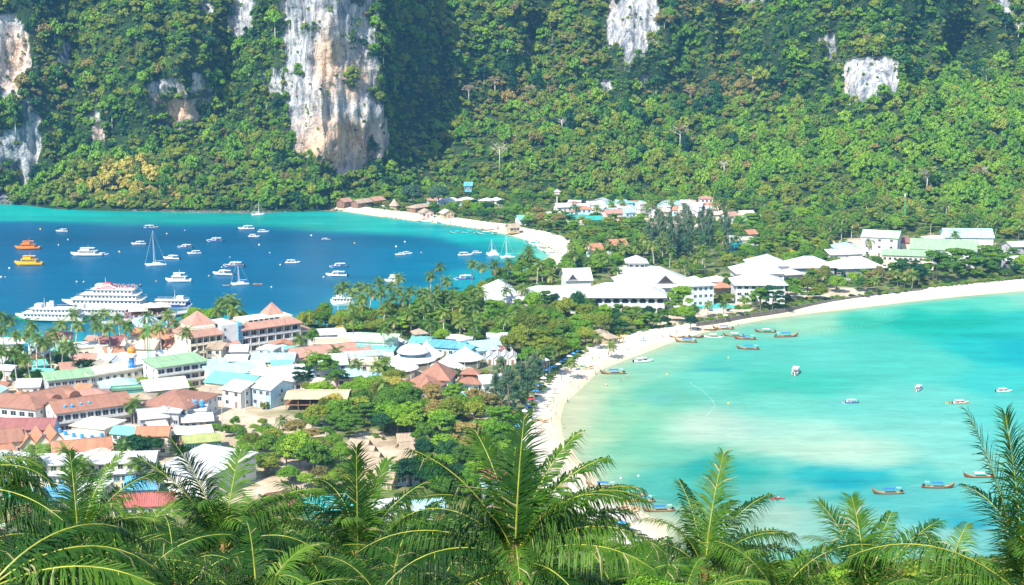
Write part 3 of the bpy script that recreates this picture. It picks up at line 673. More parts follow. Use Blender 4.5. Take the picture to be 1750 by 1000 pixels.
okp = (frk < .4) | (RNG.random(NF) < .07)
okp &= fp[:, 2] > 1.2
fp, steep, frk = fp[okp], steep[okp], frk[okp]; n_ = len(fp)
fx, fy = PX(fp[:, 0], fp[:, 1], fp[:, 2])
size = np.where(frk > .4, RNG.uniform(.8, 1.7, n_), RNG.lognormal(math.log(2.25), .50, n_) * np.clip(1.28 - .62 * steep, .5, 1.2)); size = np.clip(size, .7, 6.5)
size *= np.clip(1.0 + .75 * fbm(fp[:, 0] / 26, (fp[:, 1] + fp[:, 2]) / 26, 0, 2, 73), .55, 1.6) * np.where(RNG.random(n_) < .05, 1.5, 1)
size = np.clip(size, .6, 7.2)
size *= np.where((fy > 250) & (fx > 560) & (fx < 1000), .8, 1)
val = fbm(fp[:, 0] / 38, fp[:, 1] / 38 + fp[:, 2] / 30, 0, 3, 71) * .9 + RNG.normal(0, .26, n_)
val += np.interp(fy, [0, 150, 260, 350], [-.12, -.06, .10, .12]) + .16 * sm(1150, 1600, fx) * sm(120, 240, fy) - .12 * sm(620, 760, fx) * (1 - sm(860, 960, fx)) * (1 - sm(180, 260, fy))
val += .24; pk = np.where(val < -.12, 0, np.where(val < .24, 1, np.where(val < .62, 2, 3)))
ol = RNG.random(n_) < .16; pk = np.where(RNG.random(n_) < .035, 4, pk); pk = np.where(ol, 3, pk)
for cx, cy, rx, ry, q, k in ((215, 322, 78, 34, 5, .72), (880, 165, 110, 28, 4, .5), (1000, 60, 70, 60, 3, .55), (1220, 150, 90, 40, 4, .48), (1480, 95, 40, 20, 3, .7), (960, 90, 60, 50, 4, .3), (1100, 290, 120, 25, 3, .5), (60, 110, 60, 80, 4, .35), (230, 60, 110, 60, 3, .35),
                             (840, 150, 60, 40, 3, .4), (1650, 200, 110, 60, 2, .5), (1560, 260, 160, 60, 2, .45), (1700, 40, 80, 40, 3, .4), (1300, 260, 200, 60, 2, .25), (1150, 10, 150, 30, 4, .4), (360, 60, 40, 60, 3, .4), (900, 10, 120, 25, 3, .4), (1620, 330, 120, 40, 2, .3)):
    inside = (np.hypot((fx - cx) / rx, (fy - cy) / ry) < 1 + .4 * RNG.normal(size=n_) * .6) & (RNG.random(n_) < k); pk = np.where(inside, q, pk)
tall = RNG.random(n_) < .24
pi_ = pk * 2 + RNG.integers(0, 2, n_); pi_ = np.where(tall & (pk < 2), 12 + np.clip(pk, 0, 1), pi_)
sclv = np.stack([size, size * RNG.uniform(.85, 1.15, n_), size * RNG.uniform(.95, 1.6, n_) * np.where(tall, .8, 1)], 1)
rotv = np.stack([RNG.uniform(-.15, .15, n_), RNG.uniform(-.15, .15, n_), RNG.uniform(0, 6.28, n_)], 1)
fpz = fp.copy(); fpz[:, 2] -= size * .35; fpz[:, 1] -= size * .15
# the three hundred largest in view are trees of their own
infr = (fx > 0) & (fx < 1750) & (fy > 5) & (fy < 400) & (frk < .4)
order = np.argsort(-(size / fp[:, 1]) * infr)[:300]
rest = np.ones(n_, bool); rest[order] = False
scatter('mountain_forest', fpz[rest], sclv[rest], rotv[rest], pi_[rest], FM, label='dense tropical forest covering the mountain slopes')
def forest_place(x, y):
    if x < 250: side = 'at far left'
    elif x < 480: side = 'left of big cliff'
    elif x < 700: side = 'beside big cliff'
    elif x < 1000: side = 'between the two cliffs'
    elif x < 1380: side = 'right of streaky cliff'
    elif x < 1560: side = 'around small white cliff'
    else: side = 'right of small white cliff'
    return ('high slope ' if y < 150 else 'low slope ' if y > 260 else 'middle slope ') + side
FPL = {}
FT = [trunk_mesh('forest_trunk_mesh', 1.0, .05, .03, .03, 5, PALEBARK, 2, .2)]
for i in order:
    x, y = float(fx[i]), float(fy[i]); cname = FM[pi_[i]][0]
    look = {'dark': 'dark green', 'mid': 'mid green', 'bright': 'bright green', 'olive': 'olive', 'tan': 'dry brownish', 'gold': 'straw yellow'}[cname] + ' tree'
    t = thing('forest_tree', None, 'tree', tuple(fpz[i]), float(rotv[i, 2]), 'forest trees on the mountain')
    pend(t, x, y, look, 'tree', 'forest trees on the mountain'); FPL[t.name] = forest_place(x, y)
    inst('crown', FM[pi_[i]][1], t, scale=tuple(sclv[i])); inst('trunk', FT[0], t, (0, 0, -size[i] * .5), scale=(size[i], size[i], size[i] * 1.1))
# shoreline rocks under the cliffs
rkpts = []; rks = []
for i in range(260):
    x = RNG.uniform(-60, 572); y = np.interp(x, [c[0] for c in ((-60, 0), (0, 0), (70, 0), (180, 0), (300, 0), (450, 0), (560, 0))], [349, 349, 351, 359, 363, 364, 359]); p = W(x, y - RNG.uniform(0, 1.5), 0); rkpts.append((p.x, p.y, -.2)); rks.append(RNG.uniform(.6, 2.2))
rkm = crown_mesh  # (rocks use a plain faceted mesh)
iv, if_ = ico(); ROCKM = paint('dark_wet_rock', (.13, .11, .10), .8, .5, .8)
rocks = [('rock', np_mesh('shore_rock_mesh', iv * np.random.default_rng(i).uniform(.6, 1.2, (12, 1)) * np.array([1.3, 1, .8]), [tuple(f) for f in if_.tolist()], [ROCKM])) for i in range(3)]
rks = np.array(rks); scatter('shore_rocks', np.array(rkpts), np.stack([rks] * 3, 1), np.stack([rks * 0, rks * 0, rks * 9], 1), RNG.integers(0, 3, len(rks)), rocks, label='dark wet rocks along the foot of the mountain')
# bare pale giants standing clear of the canopy
def bare_tree(px, py_base, H, seed, col, Zd=None, look='bare pale tree with spreading twigs'):
    d = np.hypot(fx - px, fy - py_base) ; i = int(np.argmin(d)); p = Vector(fp[i])
    r = random.Random(seed); t = thing('emergent_tree', None, 'tree', tuple(p), 0, 'pale emergent trees on the mountain')
    mt = MB(); mt.tube([(0, 0, -3), (.3, 0, H * .5), (.1, .2, H * .78)], [.5, .36, .26], 6); mt.build('trunk', [PALEBARK], t, True)
    m_ = MB()
    for k in range(11):
        a = k * 2.4 + r.random(); b = Vector((.1, .2, H * (.55 + .022 * k))); e = Vector((math.cos(a), math.sin(a), r.uniform(.25, .6))) * H * .30
        c1 = b + e * .55 + Vector((0, 0, H * .03)); m_.tube([b, c1, b + e + Vector((0, 0, H * .06))], [.17, .11, .05], 4)
        for j in range(4):
            q = c1 + Vector((r.uniform(-1, 1), r.uniform(-1, 1), r.uniform(.3, 1))) * H * .10; m_.tube([c1, q], [.08, .03], 3)
    m_.build('branches', [PALEBARK], t)
    if col: inst('crown', crown_mesh('sparse_crown_mesh', seed, 22, 26, .07, 'flat', [L[col]]), t, (0, 0, H * .62), (0, 0, 0), (H * .34, H * .34, H * .30))
    pend(t, px, py_base - H * 1.2, look, 'tree', 'pale emergent trees on the mountain')
for a_ in ((855, 296, 24, 1, None), (803, 178, 15, 2, 'tan'), (1162, 262, 22, 3, 'tan'), (1288, 155, 17, 4, 'bright'), (1685, 160, 20, 5, 'mid'), (1580, 335, 20, 6, 'olive'), (1738, 80, 16, 7, None), (955, 230, 12, 8, None), (845, 170, 18, 9, 'tan'), (1180, 180, 16, 10, 'tan'), (1205, 182, 15, 11, 'olive'), (905, 175, 12, 12, 'tan'), (1240, 300, 14, 13, None), (1670, 325, 17, 14, 'tan')):
    bare_tree(a_[0], a_[1], a_[2], a_[3], a_[4], look='bare pale tree with white trunk' if a_[4] is None else 'tall tree with pale trunk and flat sparse crown')
# ================================================================== BUILDINGS
FOOT = []                                              # footprints (cx, cy, rz, hw, hd): trees keep out
WMESH = {}
def window_mesh(w, h, glass='dark', style='frame'):
    k = (round(w, 1), round(h, 1), glass, style)
    if k not in WMESH:
        m_ = MB(); t = .09; g = 1
        m_.k = 0
        if style == 'arch':
            n = 8; pr = [(-w/2, 0), (w/2, 0)] + [(w/2 * math.cos(math.pi * i / n), h * .55 + h * .45 * math.sin(math.pi * i / n)) for i in range(n + 1)]
            m_.add([(x * 1.12, -.05, z * 1.05) for x, z in pr] + [(x * 1.12, .03, z * 1.05) for x, z in pr], [tuple(range(len(pr)))[::-1]] + [(i, (i+1) % len(pr), (i+1) % len(pr) + len(pr), i + len(pr)) for i in range(len(pr))])
            m_.k = 1; m_.add([(x, -.09, z + .05) for x, z in pr], [tuple(range(len(pr)))[::-1]])
        else:
            m_.box(-w/2 - t, -w/2, -.07, .03, -t, h + t); m_.box(w/2, w/2 + t, -.07, .03, -t, h + t); m_.box(-w/2, w/2, -.07, .03, h, h + t); m_.box(-w/2, w/2, -.12, .03, -t, 0)
            if w > .8: m_.box(-.03, .03, -.06, -.02, 0, h)
            m_.k = 1; m_.add([(-w/2, -.03, 0), (w/2, -.03, 0), (w/2, -.03, h), (-w/2, -.03, h)], [(0, 1, 2, 3)])
        WMESH[k] = m_.mesh('window_mesh', [FRAME if glass != 'white' else WHITE, BLUEGLASS if glass == 'blue' else GLASS])
    return WMESH[k]
_dm = {}
def door_mesh(col):
    if col not in _dm:
        m_ = MB(); m_.box(-.5, .5, -.06, .03, 0, 2.05); m_.k = 1; m_.box(-.62, -.5, -.1, .03, 0, 2.15); m_.box(.5, .62, -.1, .03, 0, 2.15); m_.box(-.5, .5, -.1, .03, 2.05, 2.15); _dm[col] = m_.mesh('door_mesh', [WOOD, FRAME])
    return _dm[col]
def roof_build(t, kind, w, d, h, rc, rise, over, wallm):
    """roof in local coords: x along facade, y into depth (0..d), base height h"""
    m_ = MB(); o = over; th = .18
    rm = [ROOF[rc], ROOF.get(rc), wallm]
    if kind == 'gable':                                # ridge along x
        k = rise / (d / 2)
        prof = [(-o, -o * k), (d/2, rise), (d + o, -o * k), (d + o, -o * k + th), (d/2, rise + th), (-o, -o * k + th)]
        m_.extr([(y, h + z) for y, z in prof], -w/2 - o, w/2 + o); ro = m_.build('roof', rm, t)
        rc_ = MB(); rc_.box(-w/2 - o - .02, w/2 + o + .02, d/2 - .16, d/2 + .16, h + rise + th - .04, h + rise + th + .06); rc_.build('ridge_cap', rm, ro)
        g = [[(x, 0, h), (x, d, h), (x, d/2, h + rise - .02)] for x in (-w/2, w/2)]
    elif kind == 'gablex':                             # ridge along y, gable end to the front
        k = rise / (w / 2)
        prof = [(-w/2 - o, -o * k), (0, rise), (w/2 + o, -o * k), (w/2 + o, -o * k + th), (0, rise + th), (-w/2 - o, -o * k + th)]
        n = 6; vs = [(x, -o, h + z) for x, z in prof] + [(x, d + o, h + z) for x, z in prof]
        m_.add(vs, [tuple(range(n))[::-1], tuple(range(n, 2*n))] + [(i, (i+1) % n, (i+1) % n + n, i + n) for i in range(n)]); ro = m_.build('roof', rm, t)
        rc_ = MB(); rc_.box(-.16, .16, -o - .02, d + o + .02, h + rise + th - .04, h + rise + th + .06); rc_.build('ridge_cap', rm, ro)
    elif kind in ('hip', 'pyramid'):
        s = min(w, d) / 2 if kind == 'hip' else None
        if kind == 'pyramid': r0, r1 = (0, d/2), (0, d/2)
        elif w >= d: r0, r1 = (-w/2 + s, d/2), (w/2 - s, d/2)
        else: r0, r1 = (0, s), (0, d - s)
        e = [(-w/2 - o, -o), (w/2 + o, -o), (w/2 + o, d + o), (-w/2 - o, d + o)]
        vs = [(x, y, h - .12) for x, y in e] + [(x, y, h + .12) for x, y in e]
        if kind == 'pyramid' or abs(w - d) < .2:
            vs += [(0, d/2, h + rise)]; fs = [(4, 5, 8), (5, 6, 8), (6, 7, 8), (7, 4, 8)]
        elif w >= d: vs += [(r0[0], r0[1], h + rise), (r1[0], r1[1], h + rise)]; fs = [(4, 5, 9, 8), (5, 6, 9), (6, 7, 8, 9), (7, 4, 8)]
        else: vs += [(0, r0[1], h + rise), (0, r1[1], h + rise)]; fs = [(4, 5, 8), (5, 6, 9, 8), (6, 7, 9), (7, 4, 8, 9)]
        m_.add(vs, [(0, 3, 2, 1), (0, 1, 5, 4), (1, 2, 6, 5), (2, 3, 7, 6), (3, 0, 4, 7)] + fs); ro = m_.build('roof', rm, t)
        if kind == 'hip' and abs(w - d) > .5:
            a, b = vs[8], vs[9]; rc_ = MB(); rc_.tube([(a[0], a[1], a[2] + .03), (b[0], b[1], b[2] + .03)], .12, 5); rc_.build('ridge_cap', rm, ro)
    elif kind == 'shed':
        m_.add([(-w/2 - o, -o, h), (w/2 + o, -o, h), (w/2 + o, d + o, h + rise), (-w/2 - o, d + o, h + rise), (-w/2 - o, -o, h + th), (w/2 + o, -o, h + th), (w/2 + o, d + o, h + rise + th), (-w/2 - o, d + o, h + rise + th)],
               [(0, 3, 2, 1), (4, 5, 6, 7), (0, 1, 5, 4), (1, 2, 6, 5), (2, 3, 7, 6), (3, 0, 4, 7)]); ro = m_.build('roof', rm, t)
        for i in range(int(w / 3)):
            rc_ = MB(); x = -w/2 + (i + .8) * 3; rc_.add([(x - .05, -o, h + th), (x + .05, -o, h + th), (x + .05, d + o, h + rise + th), (x - .05, d + o, h + rise + th), (x - .05, -o, h + th + .09), (x + .05, -o, h + th + .09), (x + .05, d + o, h + rise + th + .09), (x - .05, d + o, h + rise + th + .09)],
                [(4, 5, 6, 7), (0, 1, 5, 4), (1, 2, 6, 5), (2, 3, 7, 6), (3, 0, 4, 7)]); rc_.build('batten', rm, ro)
    elif kind == 'flat':
        m_.box(-w/2 - o * .4, w/2 + o * .4, -o * .4, d + o * .4, h, h + .25); ro = m_.build('roof', rm, t)
        for a in ((-w/2 - o*.4 , w/2 + o*.4, -o*.4 - .02, -o*.4 + .16), (-w/2 - o*.4, w/2 + o*.4, d + o*.4 - .16, d + o*.4 + .02), (-w/2 - o*.4 - .02, -w/2 - o*.4 + .14, -o*.4 + .17, d + o*.4 - .17), (w/2 + o*.4 - .14, w/2 + o*.4 + .02, -o*.4 + .17, d + o*.4 - .17)):
            p_ = MB(); p_.box(*a, h + .252, h + .7); p_.build('parapet', [wallm], ro)
    elif kind == 'barrel':
        n = 8; pts = [(d/2 - (d/2 + o) * math.cos(math.pi * i / n), rise * math.sin(math.pi * i / n)) for i in range(n + 1)]
        prof = pts + [(y, z - .15) for y, z in pts[::-1]]
        m_.extr([(y, h + z + .1) for y, z in prof], -w/2 - o, w/2 + o); ro = m_.build('roof', rm, t)
    return ro
def house(look, ax, ay, bx, by, depth, h, roof='gable', rc='brown', wc='white', floors=1, nw=4, sw=2, rise=2.0, over=.7, gz=2.0, name='house', cat='building', group=None,
          glass='dark', style='frame', ww=1.3, wh=1.2, balcony=False, doors=1, openfront=False, label=None, rz_add=0):
    """(ax,ay)-(bx,by): the two ends of the eave line of the wall towards the viewer, in photo pixels; depth, height in metres"""
    A = W(ax, ay, gz + h); B = W(bx, by, gz + h); w = (B - A).xy.length; rz = math.atan2(B.y - A.y, B.x - A.x); mid = (A + B) / 2
    t = thing(name, None, cat, (mid.x, mid.y, gz), rz, group); wm = PLASTER[wc]
    c, s = math.cos(rz), math.sin(rz)
    FOOT.append((mid.x - s * depth / 2, mid.y + c * depth / 2, rz, w / 2 + 1, depth / 2 + 1))
    d = depth; m_ = MB()
    if openfront:                                      # posts carry the roof, low wall behind
        m_.box(-w/2, w/2, d * .55, d, -.8, h)
    else: m_.box(-w/2, w/2, 0, d, -.8, h)
    if roof == 'gable' and not openfront:
        for x0, x1 in ((-w/2, -w/2 + .2), (w/2 - .2, w/2)): m_.add([(x0, 0, h), (x0, d, h), (x0, d/2, h + rise), (x1, 0, h), (x1, d, h), (x1, d/2, h + rise)], [(0, 2, 1), (3, 4, 5), (0, 3, 5, 2), (1, 2, 5, 4)])
    if roof == 'gablex' and not openfront:
        for y0, y1 in ((0, .2), (d - .2, d)): m_.add([(-w/2, y0, h), (w/2, y0, h), (0, y0, h + rise), (-w/2, y1, h), (w/2, y1, h), (0, y1, h + rise)], [(0, 1, 2), (3, 5, 4), (0, 2, 5, 3), (1, 4, 5, 2)])
    m_.build('wall', [wm], t)
    ro = roof_build(t, roof, w, d, h, rc, rise, over, wm)
    fh = h / floors
    if openfront:
        k = max(2, int(w / 3.5))
        for i in range(k + 1):
            p_ = MB(); x = -w/2 + .15 + (w - .3) * i / k; p_.box(x - .1, x + .1, .05, .25, -.5, h - .1); p_.build('post', [WHITE if wc == 'white' else WOOD], t)
        gx, gy = PX(mid.x, mid.y, gz + h / 2); pend(t, float(gx), float(gy), look, cat, group)
        return t
    for f in range(floors):
        z = f * fh + fh * .34
        if balcony:
            b_ = MB(); b_.box(-w/2 - .05, w/2 + .05, -1.25, -.003, f * fh + fh - .12 - (fh - .15 if f else fh - .15), f * fh + .16) if f else None
            if f: b_.build('balcony_slab', [wm], t); r_ = MB(); r_.box(-w/2, w/2, -1.25, -1.17, f * fh + .162, f * fh + .95); r_.build('balcony_rail', [wm], t)
        for i in range(nw):
            x = -w/2 + w * (i + .5) / nw
            if f == 0 and doors and i == nw // 2:
                inst('door', door_mesh(0), t, (x, 0, .0)); continue
            www = min(ww, w / nw * .72); inst('window', window_mesh(www, min(wh, fh * .6), glass, style), t, (x, 0, z if not balcony else f * fh + fh * .2))
        for i in range(sw):
            y = d * (i + .5) / sw; inst('window', window_mesh(min(1.0, d / sw * .6), min(1.1, fh * .5), glass), t, (w/2, y, z), (0, 0, R(90)))
            if f == floors - 1 or True: inst('window', window_mesh(min(1.0, d / sw * .6), min(1.1, fh * .5), glass), t, (-w/2, y, z), (0, 0, R(-90)))
        if f:
            fb = MB(); fb.box(-w/2 - .06, w/2 + .06, -.06, -.002, f * fh - .1, f * fh + .1); fb.build('floor_band', [wm], t) if not balcony else None
    gx, gy = PX(mid.x, mid.y, gz + h / 2)
    if label: tag(t, label)
    else: pend(t, float(gx), float(gy), look, cat, group)
    return t
TANKM = None
def tank(px, py, z, look='blue plastic water tank', r=.62, hh=1.25):
    global TANKM
    if TANKM is None:
        m_ = MB(); m_.lathe([(.55, 0), (.62, .08), (.62, .5), (.59, .55), (.62, .6), (.62, 1.02), (.35, 1.22), (.16, 1.26)], 12); TANKM = m_.mesh('tank_mesh', [TANKB], False)
        m2 = MB(); m2.lathe([(.2, 1.262), (.2, 1.34), (.05, 1.38)], 8); tank.lid = m2.mesh('lid_mesh', [WHITE])
    p = W(px, py, z); t = thing('water_tank', None, 'water tank', p, 0, 'blue rooftop water tanks', r / .62)
    inst('body', TANKM, t); inst('lid', tank.lid, t); pend(t, px, py, look, 'water tank', 'blue rooftop water tanks'); return t

# ---- lower left: the terraces with brown roofs
T = house
T('long white two storey terrace with brown roof', 96, 706, 224, 689, 12, 7, 'gable', 'brown', 'white', 2, 10, 2, 2.6, balcony=True, ww=2.2, wh=1.7, name='terrace_building')
for i, (x, y) in enumerate(((111, 699), (123, 698), (138, 695), (152, 693), (171, 689), (191, 686), (204, 684))): tank(x, y, 9.4)
T('white building with brown hipped roof at the left edge', -45, 690, 60, 700, 13, 6.5, 'hip', 'brown', 'white', 2, 7, 2, 2.6, balcony=True, ww=2, wh=1.5, name='terrace_building')
t_ = T('brown roofed terrace with three curved dormers', 52, 691, 133, 675, 11, 6, 'gable', 'brown', 'white', 2, 6, 2, 2.4, glass='blue', name='terrace_building')
for i in range(3):
    m_ = MB(); w_ = 4.6; x = -7 + 7 * i; n = 8
    pr = [(x - 2.2 * math.cos(math.pi * k / n), 6.0 + 1.9 * math.sin(math.pi * k / n)) for k in range(n + 1)]
    vs = [(a, -1.2, z) for a, z in pr] + [(a, 4.8, z) for a, z in pr]; m_.add(vs, [tuple(range(n + 1))[::-1], tuple(range(n + 1, 2*n + 2))] + [(k, k + 1, k + n + 2, k + n + 1) for k in range(n)]); m_.build('dormer', [ROOF['brown']], t_)
T('low house with plain brown roof', 120, 683, 190, 677, 10, 5, 'hip', 'dustybrown', 'cream', 1, 5, 2, 2)
T('brown hip roofed hall with white walls', 240, 692, 318, 699, 21, 6, 'hip', 'brown', 'white', 2, 8, 6, 3, glass='blue', name='hall', ww=1, wh=1)
T('flat roofed white annex carrying large blue tanks', 313, 703, 352, 702, 6, 4.5, 'flat', 'white', 'white', 1, 3, 1)
for x in (322, 333, 345, 316): tank(x, 694 if x != 316 else 692, 7.2, 'large blue water tank', .95, 1.5)
T('grey metal roofed shed with dark open front', 240, 716, 287, 712, 9, 4.5, 'gable', 'grey', 'grey', 1, 3, 1, 2)
T('small house with dark roof edge', 272, 705, 305, 706, 9, 5.5, 'shed', 'grey', 'grey', 1, 3, 2, 1.2)
T('low hall with white arched roof', 313, 722, 362, 719, 8, 2.6, 'barrel', 'white', 'grey', 1, 4, 1, 1.4)
T('cream house with pale flat topped roof', 122, 727, 178, 733, 11, 4.6, 'hip', 'cream', 'cream', 1, 6, 3, 1.6, ww=.8, wh=.7)
T('grey house with green roof and dark window band', 82, 651, 161, 643, 9, 6.2, 'shed', 'green', 'grey', 2, 7, 2, 1.0, ww=2.2, wh=1.1)
T('long cream building with flat roof', 153, 645, 262, 627, 12, 6, 'flat', 'cream', 'cream', 2, 9, 2)
T('three storey white building with green and teal roof', 268, 629, 354, 617, 12, 9, 'shed', 'green', 'white', 3, 6, 2, .9, ww=2.4, wh=1.6, balcony=True, name='apartment_building')
T('open hall with light blue hipped roof', 176, 664, 235, 659, 10, 5, 'hip', 'lightblue', 'blue', 1, 5, 2, 2.2)
T('dark green walled shed', 192, 668, 249, 664, 4, 5.2, 'flat', 'green', 'green', 1, 0, 0, doors=0)
T('house with pale cream gabled roof', 250, 668, 320, 661, 11, 5, 'gable', 'cream', 'grey', 1, 5, 2, 2.4)
T('cream house with bright teal roof', 351, 652, 425, 660, 13, 5, 'gable', 'teal', 'cream', 1, 6, 2, 2.2)
T('white two storey house with corrugated grey side wall', 380, 664, 411, 669, 13, 6, 'gable', 'cream', 'white', 2, 2, 2, 1.8)
T('pale blue walled house with white roof', 430, 661, 462, 666, 12, 6.6, 'gable', 'white', 'blue', 2, 3, 1, 2)
T('wide hall with pale teal roof', 358, 643, 440, 634, 13, 5, 'gable', 'paleteal', 'cream', 1, 6, 2, 2.2)
T('low building with aqua roof near the hotel', 430, 618, 500, 618, 12, 4, 'gable', 'lightblue', 'cream', 1, 5, 1, 1.8)
T('small house with darker teal roof', 466, 629, 498, 628, 9, 4, 'gable', 'teal', 'cream', 1, 3, 1, 1.6)
T('tiny hut with orange roof', 486, 634, 512, 629, 7, 3.4, 'gable', 'terracotta', 'cream', 1, 2, 1, 1.2)
T('white roofed house in the middle of the town', 438, 647, 488, 641, 11, 4, 'gable', 'cream', 'white', 1, 4, 1, 2)
T('house with long white metal roof', 488, 641, 524, 638, 12, 4, 'gable', 'white', 'white', 1, 3, 1, 2)
T('low house with grey metal roof', 458, 655, 505, 650, 9, 4.4, 'gable', 'palegrey', 'grey', 1, 4, 1, 1.8)
T('blue white house with pale green roof', 536, 625, 593, 622, 12, 5.4, 'gable', 'palegreen', 'blue', 2, 4, 1, 2.6)
T('low pavilion with light blue roof and pink wall', 578, 645, 617, 641, 8, 4, 'gable', 'lightblue', 'pink', 1, 4, 1, 1.6, ww=1.6)
T('long brown roofed building right of the hotel', 503, 611, 612, 600, 10, 4.2, 'gable', 'dustybrown', 'white', 1, 8, 1, 2.4)
T('short brown roofed house', 606, 607, 638, 603, 8, 3.6, 'gable', 'dustybrown', 'white', 1, 3, 1, 1.6)
T('wide hall with two tier green roof', 599, 600, 670, 602, 7, 3.6, 'shed', 'teal', 'white', 1, 6, 1, 1.0)
T('pale green roofed hall above the teal one', 599, 583, 672, 586, 8, 5, 'shed', 'palegreen', 'white', 1, 6, 1, 1.6, gz=2.8)
T('flat roofed white block with yellowish roof', 536, 589, 600, 588, 10, 4.2, 'flat', 'straw', 'white', 1, 6, 1)
T('white walled low building behind the hotel', 528, 574, 590, 571, 8, 3.5, 'shed', 'white', 'white', 1, 5, 1, .8)
T('small grey roofed booth', 783, 583, 805, 583, 5, 3.6, 'shed', 'palegrey', 'grey', 1, 2, 1, .8)
for i in range(3): T('market roof striped white and blue', 668 + 11 * i, 591 - i, 678 + 11 * i, 590 - i, 9, 3.2, 'gablex', 'lightblue' if i % 2 else 'white', 'grey', 1, 1, 1, 1.0, over=.3, group='market roofs behind the white tents')
T('low shop with bright blue roof', 729, 592, 784, 596, 8, 3.4, 'shed', 'blue', 'blue', 1, 6, 1, 1.0)
T('low shop with teal roof', 700, 586, 734, 587, 7, 3.2, 'shed', 'teal', 'blue', 1, 3, 1, 1.0)
T('shop with deep blue roof', 800, 600, 822, 596, 8, 3.4, 'gablex', 'blue', 'blue', 1, 2, 1, 1.4)
T('open shop with light blue striped roof', 818, 600, 852, 597, 10, 3.4, 'shed', 'lightblue', 'blue', 1, 4, 1, 1.6)
T('little hut with maroon roof', 846, 601, 862, 600, 5, 2.8, 'shed', 'maroon', 'brown', 1, 2, 1, .8)
for i in range(4): T('low tent hall with white scalloped roof', 831 + 13 * i, 611 + (i % 2), 843 + 13 * i, 611 + (i % 2), 9, 2.8, 'gablex', 'white', 'white', 1, 1, 1, 1.0, over=.3, group='white scalloped tent roofs by the beach')
T('white roof shed at the beach edge', 917, 618, 936, 616, 10, 3, 'shed', 'white', 'grey', 1, 2, 1, .8)
T('flat white roofed hall left of the tents', 640, 610, 672, 609, 9, 3.6, 'flat', 'white', 'white', 1, 3, 1)
T('white low hall with wavy roof', 575, 613, 640, 610, 9, 3.4, 'barrel', 'white', 'white', 1, 5, 1, 1.2)
# ---- behind the brown terraces, towards the pier
T('brown gabled roof near the pier', 264, 587, 294, 592, 11, 4, 'gable', 'terracotta', 'white', 1, 3, 2, 2.6)
T('orange roofed house near the pier', 224, 573, 250, 574, 12, 4, 'gable', 'terracotta', 'cream', 1, 3, 1, 2)
T('second orange roofed house near the pier', 252, 574, 274, 576, 10, 4, 'gable', 'terracotta', 'cream', 1, 2, 1, 2)
T('maroon roofed row behind the palms', 174, 590, 214, 587, 9, 4, 'gable', 'maroon', 'cream', 1, 4, 1, 2)
T('orange and beige roofed shed', 184, 606, 212, 603, 9, 3.6, 'gable', 'terracotta', 'cream', 1, 3, 1, 1.6)
T('beige roofed shed', 160, 606, 186, 606, 9, 3.6, 'gable', 'beige', 'cream', 1, 3, 1, 1.6)
T('white flat roofed shop among the palms', 132, 596, 184, 592, 9, 4, 'flat', 'white', 'cream', 1, 5, 1)
T('wide pinkish roofed hall', 206, 594, 262, 596, 13, 4, 'gable', 'beige', 'cream', 1, 5, 1, 2.6)
T('pale green roofed house', 168, 618, 204, 617, 9, 4, 'gable', 'palegreen', 'cream', 1, 4, 1, 1.8)
T('grey gabled house', 180, 624, 200, 624, 8, 4, 'gablex', 'palegrey', 'grey', 1, 2, 1, 1.8)
T('grey roofed house with dark gable', 206, 617, 262, 615, 10, 4, 'gable', 'palegrey', 'cream', 1, 5, 1, 2)
T('low white roofed row left of the hotel', 264, 612, 322, 606, 9, 3.4, 'gable', 'palegrey', 'white', 1, 5, 1, 1.6)
T('beige roofed row below the hotel', 290, 600, 330, 604, 9, 3.6, 'gable', 'beige', 'white', 1, 4, 1, 1.6)
T('blue roofed workshop', 352, 626, 388, 622, 8, 3.6, 'gable', 'lightblue', 'grey', 1, 3, 1, 1.4)
T('white curved workshop roof', 385, 617, 420, 617, 8, 3, 'barrel', 'palegrey', 'grey', 1, 3, 1, 1.2)
T('teal roofed hut at the left edge', 48, 640, 82, 642, 8, 3.4, 'gable', 'teal', 'cyan', 1, 3, 1, 1.4)
T('grey roofed hut among the left palms', 48, 607, 72, 607, 9, 4, 'gablex', 'grey', 'brown', 1, 2, 1, 2)
T('white roofed shed among the left palms', 28, 661, 66, 660, 9, 3.4, 'gable', 'palegrey', 'white', 1, 3, 1, 1.6)
T('pale roofed shed behind the left palms', 0, 588, 40, 586, 9, 3.6, 'gable', 'white', 'cream', 1, 3, 1, 1.4)
T('teal walled hut', 58, 626, 80, 624, 6, 3, 'shed', 'teal', 'cyan', 1, 2, 1, .8)
# ---- bottom left
T('blue white house with maroon roof', -20, 733, 88, 733, 9, 5, 'gable', 'maroon', 'blue', 1, 9, 1, 2.2, glass='blue')
for i in range(3): T('orange roofed row with dark gables', 36 + 24 * i, 762 - 3 * i, 62 + 24 * i, 759 - 3 * i, 11, 3.6, 'gablex', 'terracotta', 'cream', 1, 2, 1, 2.6, over=.5, group='orange gabled roofs at lower left')
T('concrete terrace building carrying many blue tanks', 72, 762, 176, 748, 12, 3.0, 'flat', 'palegrey', 'grey', 1, 8, 2)
for i, (x, y) in enumerate(((76, 748), (90, 744), (102, 739), (112, 743), (126, 746), (140, 748), (157, 750), (174, 746), (88, 737))): tank(x, y, 5.4)
T('long orange roofed row', 92, 774, 190, 766, 9, 3.4, 'gable', 'terracotta', 'cream', 1, 8, 1, 2.2)
T('orange roof at the left edge', -30, 792, 34, 778, 12, 4, 'gable', 'terracotta', 'cream', 1, 5, 1, 2.4)
T('brown roof at the left edge', -30, 760, 40, 752, 12, 5, 'gable', 'brown', 'cream', 1, 5, 1, 2.4)
